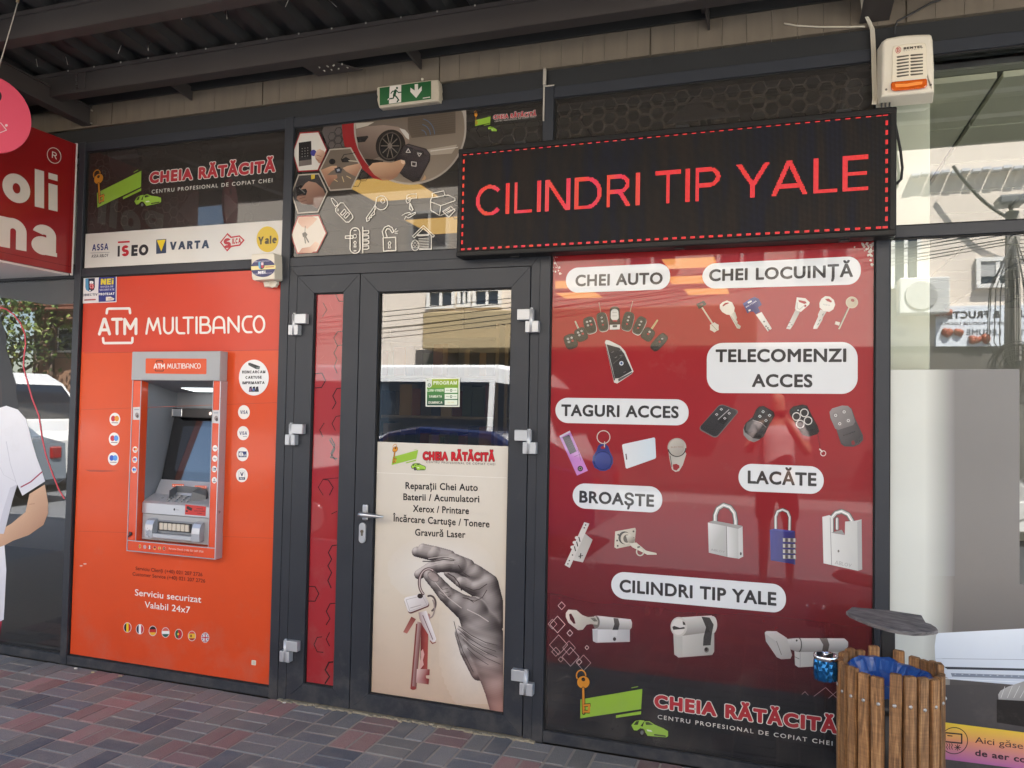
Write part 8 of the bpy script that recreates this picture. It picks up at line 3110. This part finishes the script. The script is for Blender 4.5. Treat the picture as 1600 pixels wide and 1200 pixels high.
# deep shop fascia over the ground floor, and a low projecting slab
mb = MB()
a, b_ = RF(659, 487, 10.9), RF(1180, 541, 10.9)
mb.box(a.x, b_.x, -12.02, -10.9, b_.z, a.z, bev=.02)
mb.build('balcony', mat('balcony_render', (170, 152, 118), rough=.9, var=.08), OB)
mb = MB()
a, b_ = RF(640, 545, 11.7), RF(1600, 700, 11.7)
mb.box(a.x, 4.2, -12.01, -11.96, .02, a.z)
mb.build('shopfront', mat('shop_dark_front', (88, 84, 80), rough=.4), OB)
# small corrugated awning high on the building
mb = MB()
for k in range(18):
    mb.box(2.3 + k * .16, 2.3 + k * .16 + .13, -12.01, -11.82, 5.9 + .02 * (k % 2), 5.95 + .02 * (k % 2))
mb.build('awning', mat('awning_sheet', (188, 190, 196), rough=.5), OB)
# fruit shop banner
FS = thing('fruit_shop_banner', 'white banner with black lettering and vegetables on the pale building across the street', 'sign', (3.9, -11.9, 3.3))
p0, p1 = RF(1478, 478, 11.9), RF(1660, 540, 11.9)
MB().box(p0.x - .15, p1.x, -11.995, -11.9, p1.z, p0.z, bev=.005).build('board', mat('banner_white', (214, 220, 226), rough=.5), FS)
pr = Print(PlR(11.9), .004)
pr.text('LEGUME & FRUCTE', (1640, 494), (1481, 497.5), 11, (40, 38, 44), 'B', bold=.04)
pr.text('CELE MAI PROASPETE PRODUSE LOCALE', (1640, 506), (1470, 507), 4, (60, 58, 64), 'B', bold=.01)
pr.text('FRUCTE & LEGUME', (1640, 524), (1511, 523), 9, (90, 98, 108), 'B', bold=.03)
pr.build('lettering', PR_MATT, FS)
mb = MB()
rr_ = random.Random(5)
for (u, v, n) in ((1470, 485, 10), (1488, 518, 12), (1530, 530, 10)):
    for k in range(n):
        p = RF(u + rr_.uniform(-12, 14), v + rr_.uniform(-3, 4), 11.88)
        r = rr_.uniform(.035, .075)
        mb.lathe([(0, -r), (r * .8, -r * .6), (r, 0), (r * .8, r * .6), (0, r)], p, 8)
mb.build('vegetable_picture', mat('vegetables', (150, 70, 40), rough=.5, var=.5, vscale=14), FS)
# air conditioner units on the wall
for k, (u, v) in enumerate(((1441, 460),)):
    c_ = RF(u, v, 11.55)
    t = thing('air_conditioner', 'white outdoor air conditioner unit on the pale wall across the street', 'air conditioner', tuple(c_))
    MB().box(c_.x - .35, c_.x + .45, -11.99, -11.6, c_.z - .32, c_.z + .32, bev=.02).build('case', mat('unit_white', (206, 206, 200), rough=.5), t)
    ci = [Vector((c_.x + .26 * math.cos(a), -11.575, c_.z + .26 * math.sin(a))) for a in np.linspace(0, 2 * math.pi, 36, endpoint=False)]
    mb = MB().prism(ci, [q + Vector((0, -.03, 0)) for q in ci], bev=.01)
    mb.build('fan_grille', mat('grille_grey', (176, 176, 170), rough=.5), t)
# utility pole with lamp and hanging cables
UP = thing('utility_pole', 'concrete utility pole with street lamp and tangles of black cable across the street', 'pole', (3.2, -9.9, 0))
pb = RF(1584, 650, 9.9)
ptop = RF(1578, 330, 9.9)
mb = MB().tube([(pb.x, -9.9, -.02), (pb.x, -9.9, ptop.z)], [.14, .09], 14)
mb.build('post', mat('pole_concrete', (120, 116, 110), rough=.9), UP)
mb = MB().box(ptop.x - .2, ptop.x + .16, -9.95, -9.6, ptop.z + .06, ptop.z + .2, bev=.03)
mb.tube([(pb.x, -9.9, ptop.z - .1), (ptop.x, -9.85, ptop.z + .1)], .03, 8)
mb.build('lamp', mat('lamp_grey', (96, 98, 100), rough=.4), UP)
mb = MB()
for k in range(7):
    z = ptop.z - .25 - .05 * (k % 6)
    x1 = -30 + k * .2
    pts = []
    for s_ in np.linspace(0, 1, 14):
        xx = pb.x + (x1 - pb.x) * s_
        pts.append((xx, -9.9 + (k % 3) * .05 - .4 * s_, z - (1.6 + .12 * k) * 4 * s_ * (1 - s_) * .5 - 1.0 * s_))
    mb.tube(pts, .008, 5)
for k in range(8):
    x1 = 26
    pts = [(pb.x + (x1 - pb.x) * s_, -9.9, ptop.z - .3 - .06 * k - 2.4 * s_ * (1 - s_)) for s_ in np.linspace(0, 1, 12)]
    mb.tube(pts, .008, 5)
rr_ = random.Random(9)
for k in range(12):
    dx = rr_.uniform(-.35, .3)
    mb.tube([(pb.x, -9.76, ptop.z - .4), (pb.x + dx, -9.74, ptop.z - 1.2), (pb.x + dx * 1.1, -9.72, ptop.z - 2), (pb.x + dx * .3, -9.74, 2.1 + rr_.uniform(-.2, .3))], .008, 5)
for k in range(7):
    r = .22 + .03 * k
    zc_ = 2.3 + rr_.uniform(-.15, .15)
    mb.tube([(pb.x + r * math.cos(a), -9.72 + .01 * k, zc_ + r * 1.1 * math.sin(a)) for a in np.linspace(0, 2 * math.pi, 18, endpoint=False)], .010, 5, closed=True, axis=(0, 1, 0))
mb.build('cables', mat('cable_black', (26, 26, 28), rough=.5), UP)
wc = MB()
wa, wb = RF(1490, 258, 11.7), RF(1640, 345, 11.7)
wc.tube([wa.lerp(wb, s_) + Vector((0, 0, -.35 * 4 * s_ * (1 - s_))) for s_ in np.linspace(0, 1, 14)], .03, 6)
solo(wc.build('wall_cable', mat('cable_black')), 'sagging cable casting a shadow on the pale wall across the street', 'cable')
# neighbouring brown house and trees on the left
BH = thing('brown_house', 'brown rendered house with tiled eaves and white window across the street on the left', 'house', (-17, -13, 0))
ha, hb = RF(52, 480, 12.5), RF(140, 480, 12.5)
MB().box(ha.x, -13.2, -19, -12.5, -.02, 4.2).build('wall', mat('brown_render', (158, 122, 98), rough=.9, var=.08, vscale=1), BH)
mb = MB()
for k in range(9):
    z = 3.95 + k * .14
    y = -11.7 - k * .3
    mb.box(ha.x - .7, -12.9, y - .32, y, z, z + .06)
mb.build('roof', ROOFT, BH)
wa, wb = RF(88, 512, 12.4), RF(112, 550, 12.4)
w = MB().box(wa.x, wb.x, -12.52, -12.4, wb.z, wa.z).build('window', WINW, BH)
MB().box(wa.x + .06, wb.x - .06, -12.398, -12.39, wb.z + .06, wa.z - .06).build('pane', WING, w)
mb = MB()
for (u, dx) in ((57, 0), (81, .0)):
    p = RF(u, 500, 12.3)
    mb.tube([(p.x, -12.3, 0), (p.x, -12.3, 4.0)], .07, 8)
mb.build('drainpipe', mat('pipe_brown', (96, 78, 66), rough=.5), BH)
LEAF = [mat('leaf_dark', (64, 82, 40), rough=.6, var=.3), mat('leaf_mid', (92, 112, 50), rough=.6, var=.3), mat('leaf_light', (130, 142, 74), rough=.6, var=.3)]
BARK = mat('bark', (92, 78, 64), rough=.95, var=.3, vscale=12, bump=.5)
def tree(x, y, h_, r, seed, label):
    rnd = random.Random(seed)
    t = thing('broadleaf_tree', label, 'tree', (x, y, 0), 'trees across the street')
    mb = MB().tube([(x, y, -.02), (x + .1, y, h_ * .25), (x - .05, y, h_ * .55), (x + .1, y, h_ * .85)], [.2, .16, .11, .04], 10)
    for k in range(7):
        a = rnd.uniform(0, 6.28)
        z = h_ * rnd.uniform(.3, .65)
        mb.tube([(x, y, z), (x + r * .4 * math.cos(a), y + r * .4 * math.sin(a), z + h_ * .12), (x + r * .75 * math.cos(a), y + r * .75 * math.sin(a), z + h_ * .2)], [.07, .045, .015], 7)
    mb.build('trunk', BARK, t)
    V, F, MI = [], [], []
    clumps = []
    for k in range(60):
        a, e_ = rnd.uniform(0, 6.28), rnd.uniform(-.7, 1.3)
        q_ = rnd.uniform(.35, 1) * r
        clumps.append(Vector((x + q_ * math.cos(a) * math.cos(e_), y + q_ * math.sin(a) * math.cos(e_), h_ * .62 + q_ * 1.1 * math.sin(e_))))
    for c_ in clumps:
        mi = rnd.choice((0, 0, 1, 1, 2))
        for k in range(46):
            p = c_ + Vector((rnd.gauss(0, .3), rnd.gauss(0, .3), rnd.gauss(0, .24)))
            s_ = rnd.uniform(.05, .11)
            n = Vector((rnd.gauss(0, 1), rnd.gauss(0, 1), rnd.gauss(.6, .8))).normalized()
            u_ = n.orthogonal().normalized()
            w_ = n.cross(u_)
            i0 = len(V)
            V.extend([p - u_ * s_, p + w_ * s_ * .5, p + u_ * s_, p - w_ * s_ * .5])
            F.append((i0, i0 + 1, i0 + 2, i0 + 3))
            MI.append(mi)
    me = bpy.data.meshes.new('crown')
    me.from_pydata(V, [], F)
    for m_ in LEAF:
        me.materials.append(m_)
    me.polygons.foreach_set('material_index', MI)
    o = bpy.data.objects.new('crown', me)
    COL.objects.link(o)
    adopt(o, t)
p = RF(-12, 500, 10.8)
tree(p.x, -10.8, 5.6, 2.1, 1, 'dense green tree across the street in front of the brown house')
tree(p.x - 4.5, -11.2, 6.4, 2.6, 2, 'taller green tree farther left across the street')
# vehicles
def vehicle(name, label, cat, x0, x1, y0, y1, prof, glass, color, gm, flip=False, ws=None):
    """side profile (fraction of length, height), glass = list of side window outlines"""
    t = thing(name, label, cat, ((x0 + x1) / 2, (y0 + y1) / 2, -.13))
    L = x1 - x0
    X = lambda f: (x1 - f * L) if flip else (x0 + f * L)
    ym = (y0 + y1) / 2
    def sec(y, ins):
        out = []
        for f, z in prof:
            k = max(0, (z - 1.0)) * ins
            out.append(Vector((X(f), y, z - .13)))
        return out
    b = bmesh.new()
    rows = []
    for y, ins in ((y0, .0), (y0 + .05, 1), (y0 + .2, 1), (y1 - .2, 1), (y1 - .05, 1), (y1, 0)):
        s_ = []
        cz = sum(z for _, z in prof) / len(prof)
        for f, z in prof:
            sh = 0 if ins else .04
            s_.append(b.verts.new((X(f + (.5 - f) * sh), y + (0.10 * max(0, z - .95) * (1 if y < ym else -1)), z - .13 - (sh * (z - cz)))))
        rows.append(s_)
    n = len(prof)
    for A, B_ in zip(rows, rows[1:]):
        for k in range(n):
            b.faces.new((A[k], A[(k + 1) % n], B_[(k + 1) % n], B_[k]))
    b.faces.new(rows[0]); b.faces.new(rows[-1][::-1])
    bmesh.ops.recalc_face_normals(b, faces=b.faces[:])
    me = bpy.data.meshes.new('body'); b.to_mesh(me); b.free()
    me.materials.append(color)
    o = bpy.data.objects.new('body', me); COL.objects.link(o); adopt(o, t)
    for side, yy in ((1, y1), (-1, y0)):
        for gl_ in glass:
            pts = [Vector((X(f), yy - side * (.10 * max(0, z - .95)) + side * .006, z - .13)) for f, z in gl_]
            mb = MB().prism(pts, [p - Vector((0, side * .03, 0)) for p in pts])
            mb.build('side_window', gm, t)
    if ws:
        fa, za, fb, zb_ = ws
        w0, w1 = .12 + .1 * max(0, za - .95), .12 + .1 * max(0, zb_ - .95)
        sg = .012 if flip else -.012
        q = [Vector((X(fa) + sg, y0 + w0, za - .11)), Vector((X(fa) + sg, y1 - w0, za - .11)), Vector((X(fb) + sg, y1 - w1, zb_ - .11)), Vector((X(fb) + sg, y0 + w1, zb_ - .11))]
        MB().prism(q, [p - Vector((sg * 2, 0, .03)) for p in q]).build('windscreen', gm, t)
    for f in (.18, .8):
        for yy in (y0 + .02, y1 - .02):
            mb = MB().cyl((X(f), yy - .1, .19), (X(f), yy + .1, .19), .32, 26)
            w = mb.build('wheel', mat('tyre_rubber', (30, 30, 31), rough=.8), t)
            MB().cyl((X(f), yy - .105, .19), (X(f), yy + .105, .19), .19, 20).build('rim', mat('rim_silver', (176, 178, 180), rough=.3, metal=.7), w)
    for yy in (y0 + .25, y1 - .25):
        MB().box(X(.005) - .03, X(.005) + .03, yy - .14, yy + .14, .5, .64, bev=.02).build('headlight', mat('lamp_lens', (214, 218, 222), rough=.1, coat=1), t)
        MB().box(X(.995) - .03, X(.995) + .03, yy - .1, yy + .1, .6, .8, bev=.02).build('tail_light', mat('red_lens', (150, 24, 24), rough=.15, coat=1), t)
    return t
WHV = mat('white_car_paint', (226, 226, 224), rough=.3, coat=1)
BLV = mat('dark_blue_car_paint', (26, 34, 66), rough=.25, coat=1)
GRV = mat('grey_car_paint', (120, 130, 140), rough=.25, coat=1)
van_prof = [(0, .35), (0, .95), (.03, 1.12), (.13, 1.3), (.25, 2.02), (.33, 2.22), (.96, 2.26), (1, 2.1), (1, .4), (.95, .3), (.05, .3)]
bus_prof = [(0, .35), (0, 1.0), (.02, 1.25), (.07, 2.05), (.11, 2.25), (.16, 2.31), (.96, 2.31), (.995, 2.22), (1, .4), (.97, .3), (.03, .3)]
bus_gl = [[(.055, 1.32), (.095, 2.0), (.17, 2.06), (.17, 1.3)], [(.185, 1.3), (.185, 2.06), (.74, 2.06), (.74, 1.3)], [(.755, 1.3), (.755, 2.06), (.97, 2.06), (.97, 1.3)]]
van_gl = [[(.16, 1.35), (.26, 1.95), (.36, 1.98), (.36, 1.32)], [(.38, 1.32), (.38, 1.98), (.66, 2.0), (.66, 1.32)], [(.68, 1.32), (.68, 2.0), (.95, 2.0), (.97, 1.34)]]
vx = RF(800, 570, 6.6)
vehicle('parked_van', 'white passenger van with a row of dark side windows parked behind the blue car', 'van', vx.x - 5.4, vx.x + .75, -8.6, -6.6, bus_prof, bus_gl, WHV, WING, flip=True, ws=(.023, 1.32, .067, 2.0))
vl = RF(40, 600, 6.6)
vehicle('parked_van', 'white delivery van parked in front of the brown house', 'van', vl.x - 5.2, vl.x, -8.6, -6.6, van_prof, van_gl[:1], WHV, WING, flip=True, ws=(.135, 1.33, .245, 1.97))
car_prof = [(0, .35), (0, .7), (.04, .82), (.26, .96), (.40, 1.38), (.5, 1.46), (.72, 1.42), (.86, 1.08), (.99, .98), (1, .4), (.95, .28), (.05, .28)]
car_gl = [[(.31, .99), (.41, 1.33), (.54, 1.38), (.54, .99)], [(.56, .99), (.56, 1.38), (.7, 1.34), (.81, 1.04), (.81, .99)]]
cx_ = RF(680, 672, 5.2)
vehicle('parked_car', 'dark blue car parked at the kerb in front of the white passenger van', 'car', cx_.x - 2.2, cx_.x + 2.1, -6.35, -4.75, car_prof, car_gl, BLV, WING, ws=(.275, .99, .39, 1.34))
vehicle('parked_car', 'grey blue car parked at the kerb in front of the white delivery van', 'car', vl.x - 2.9, vl.x + 1.3, -6.35, -4.75, car_prof, car_gl, GRV, WING, ws=(.275, .99, .39, 1.34))
vehicle('parked_car', 'white car parked at the kerb opposite the litter bin', 'car', 1.4, 5.6, -6.4, -4.8, car_prof, car_gl, WHV, WING, ws=(.275, .99, .39, 1.34))

# ------------------------------------------------------------------ the photographer, seen in the red poster's glass
def skin_fig(name, pts, edges, rad, material, parent, lvl=2):
    me = bpy.data.meshes.new(name)
    me.from_pydata(pts, edges, [])
    me.materials.append(material)
    o = bpy.data.objects.new(name, me)
    COL.objects.link(o)
    adopt(o, parent)
    m = o.modifiers.new('skin', 'SKIN')
    m.use_smooth_shade = True
    for i, r in enumerate(rad):
        v = me.skin_vertices[0].data[i]
        v.radius = r if isinstance(r, tuple) else (r, r)
    me.skin_vertices[0].data[0].use_root = True
    s = o.modifiers.new('sub', 'SUBSURF')
    s.levels = s.render_levels = lvl
    return o
px_, py_ = .02, -3.93
PE = thing('person', 'person in a pale pink t-shirt and dark shorts holding a phone up with both hands', 'person', (px_, py_, 0))
SKN = mat('skin', (196, 150, 122), rough=.55, var=.05)
def bp(x, y, z):
    return (px_ + x, py_ + y, z)
pts = [bp(0, 0, .98), bp(0, 0, 1.15), bp(0, -.01, 1.33), bp(0, .0, 1.46), bp(0, .02, 1.53), bp(0, .02, 1.66), bp(0, .015, 1.75),
       bp(.1, 0, .9), bp(.11, .01, .5), bp(.115, -.02, .1), bp(.12, .1, .03),
       bp(-.1, 0, .9), bp(-.11, .01, .5), bp(-.115, -.02, .1), bp(-.12, .1, .03),
       bp(.17, 0, 1.44), bp(.26, .06, 1.2), bp(.12, .28, 1.42), bp(.075, .335, 1.5),
       bp(-.17, 0, 1.44), bp(-.26, .06, 1.2), bp(-.12, .28, 1.42), bp(-.075, .335, 1.5)]
ed = [(0, 1), (1, 2), (2, 3), (3, 4), (4, 5), (5, 6), (0, 7), (7, 8), (8, 9), (9, 10), (0, 11), (11, 12), (12, 13), (13, 14), (3, 15), (15, 16), (16, 17), (17, 18), (3, 19), (19, 20), (20, 21), (21, 22)]
rd = [(.15, .11), (.135, .1), (.155, .11), (.09, .08), .052, (.075, .09), (.06, .07), .085, .058, .038, .035, .085, .058, .038, .035, .06, .044, .033, .026, .06, .044, .033, .026]
skin_fig('body', pts, ed, rd, SKN, PE)
SHIRT = mat('pale_shirt', (226, 206, 204), rough=.85)
skin_fig('t_shirt', [bp(0, 0, .99), bp(0, 0, 1.15), bp(0, -.01, 1.33), bp(0, .0, 1.44), bp(.175, .0, 1.43), bp(.235, .035, 1.29), bp(-.175, .0, 1.43), bp(-.235, .035, 1.29)],
         [(0, 1), (1, 2), (2, 3), (3, 4), (4, 5), (3, 6), (6, 7)], [(.175, .135), (.16, .125), (.175, .13), (.11, .1), .075, .068, .075, .068], SHIRT, PE)
skin_fig('shorts', [bp(0, 0, 1.0), bp(0, 0, .92), bp(.1, 0, .82), bp(.115, .01, .56), bp(-.1, 0, .82), bp(-.115, .01, .56)], [(0, 1), (1, 2), (2, 3), (1, 4), (4, 5)], [(.165, .125), (.165, .125), .1, .085, .1, .085], mat('dark_shorts', (58, 54, 60), rough=.9), PE)
skin_fig('hair', [bp(0, .0, 1.70), bp(0, -.005, 1.76), bp(0, -.06, 1.68)], [(0, 1), (1, 2)], [(.08, .085), (.07, .075), (.06, .05)], mat('hair_dark', (44, 36, 32), rough=.8), PE)
for sx in (1, -1):
    for k in range(4):
        z = 1.535 - k * .017
        skin_fig('finger', [bp(sx * .08, .335, z), bp(sx * .088, .37, z), bp(sx * .075, .392, z), bp(sx * (.055 - .004 * k), .396, z)], [(0, 1), (1, 2), (2, 3)], [.009, .0085, .008, .007], SKN, PE, 1)
    skin_fig('thumb', [bp(sx * .075, .335, 1.51), bp(sx * .055, .345, 1.545), bp(sx * .04, .355, 1.56)], [(0, 1), (1, 2)], [.011, .010, .008], SKN, PE, 1)
MB().box(px_ - .045, px_ + .003, py_ + .015 + .075, py_ + .095, 1.655, 1.66).build('nose', SKN, PE)
phn = MB().box(px_ - .078, px_ + .078, py_ + .362, py_ + .370, 1.512, 1.588, bev=.003, seg=2).build('mobile_phone', mat('phone_black', (24, 24, 26), rough=.15, coat=1))
solo(phn, 'black phone held sideways in both hands of the person', 'phone')

# ------------------------------------------------------------------ bits lying on the pavement
for k, (u, v, lb, cl, s_) in enumerate(((119, 1044.5, 'white paper scrap on the pavers below the left end of the orange board', (226, 222, 212), .011), (146, 1050.5, 'yellowish crumb of mortar against the foot of the orange board', (196, 184, 140), .009),
                                     (188, 1056.5, 'flat pale sliver lying along the foot of the orange board', (190, 178, 140), .013), (445, 1098.5, 'white chip on the pavers at the foot of the narrow red leaf', (216, 212, 204), .008))):
    p = PZ(u, v, .002)
    rnd = random.Random(40 + k)
    pts = [Vector((p.x + s_ * rnd.uniform(.7, 1.6) * math.cos(a), min(-.012, p.y - .004) + s_ * .6 * rnd.uniform(.7, 1.3) * math.sin(a), .004 + rnd.random() * .004)) for a in np.linspace(0, 2 * math.pi, 7, endpoint=False)]
    o = MB().prism(pts, [q - Vector((0, 0, .003)) for q in pts]).build('litter_scrap', mat('scrap_%d' % k, cl, rough=.8))
    solo(o, lb, 'scrap')
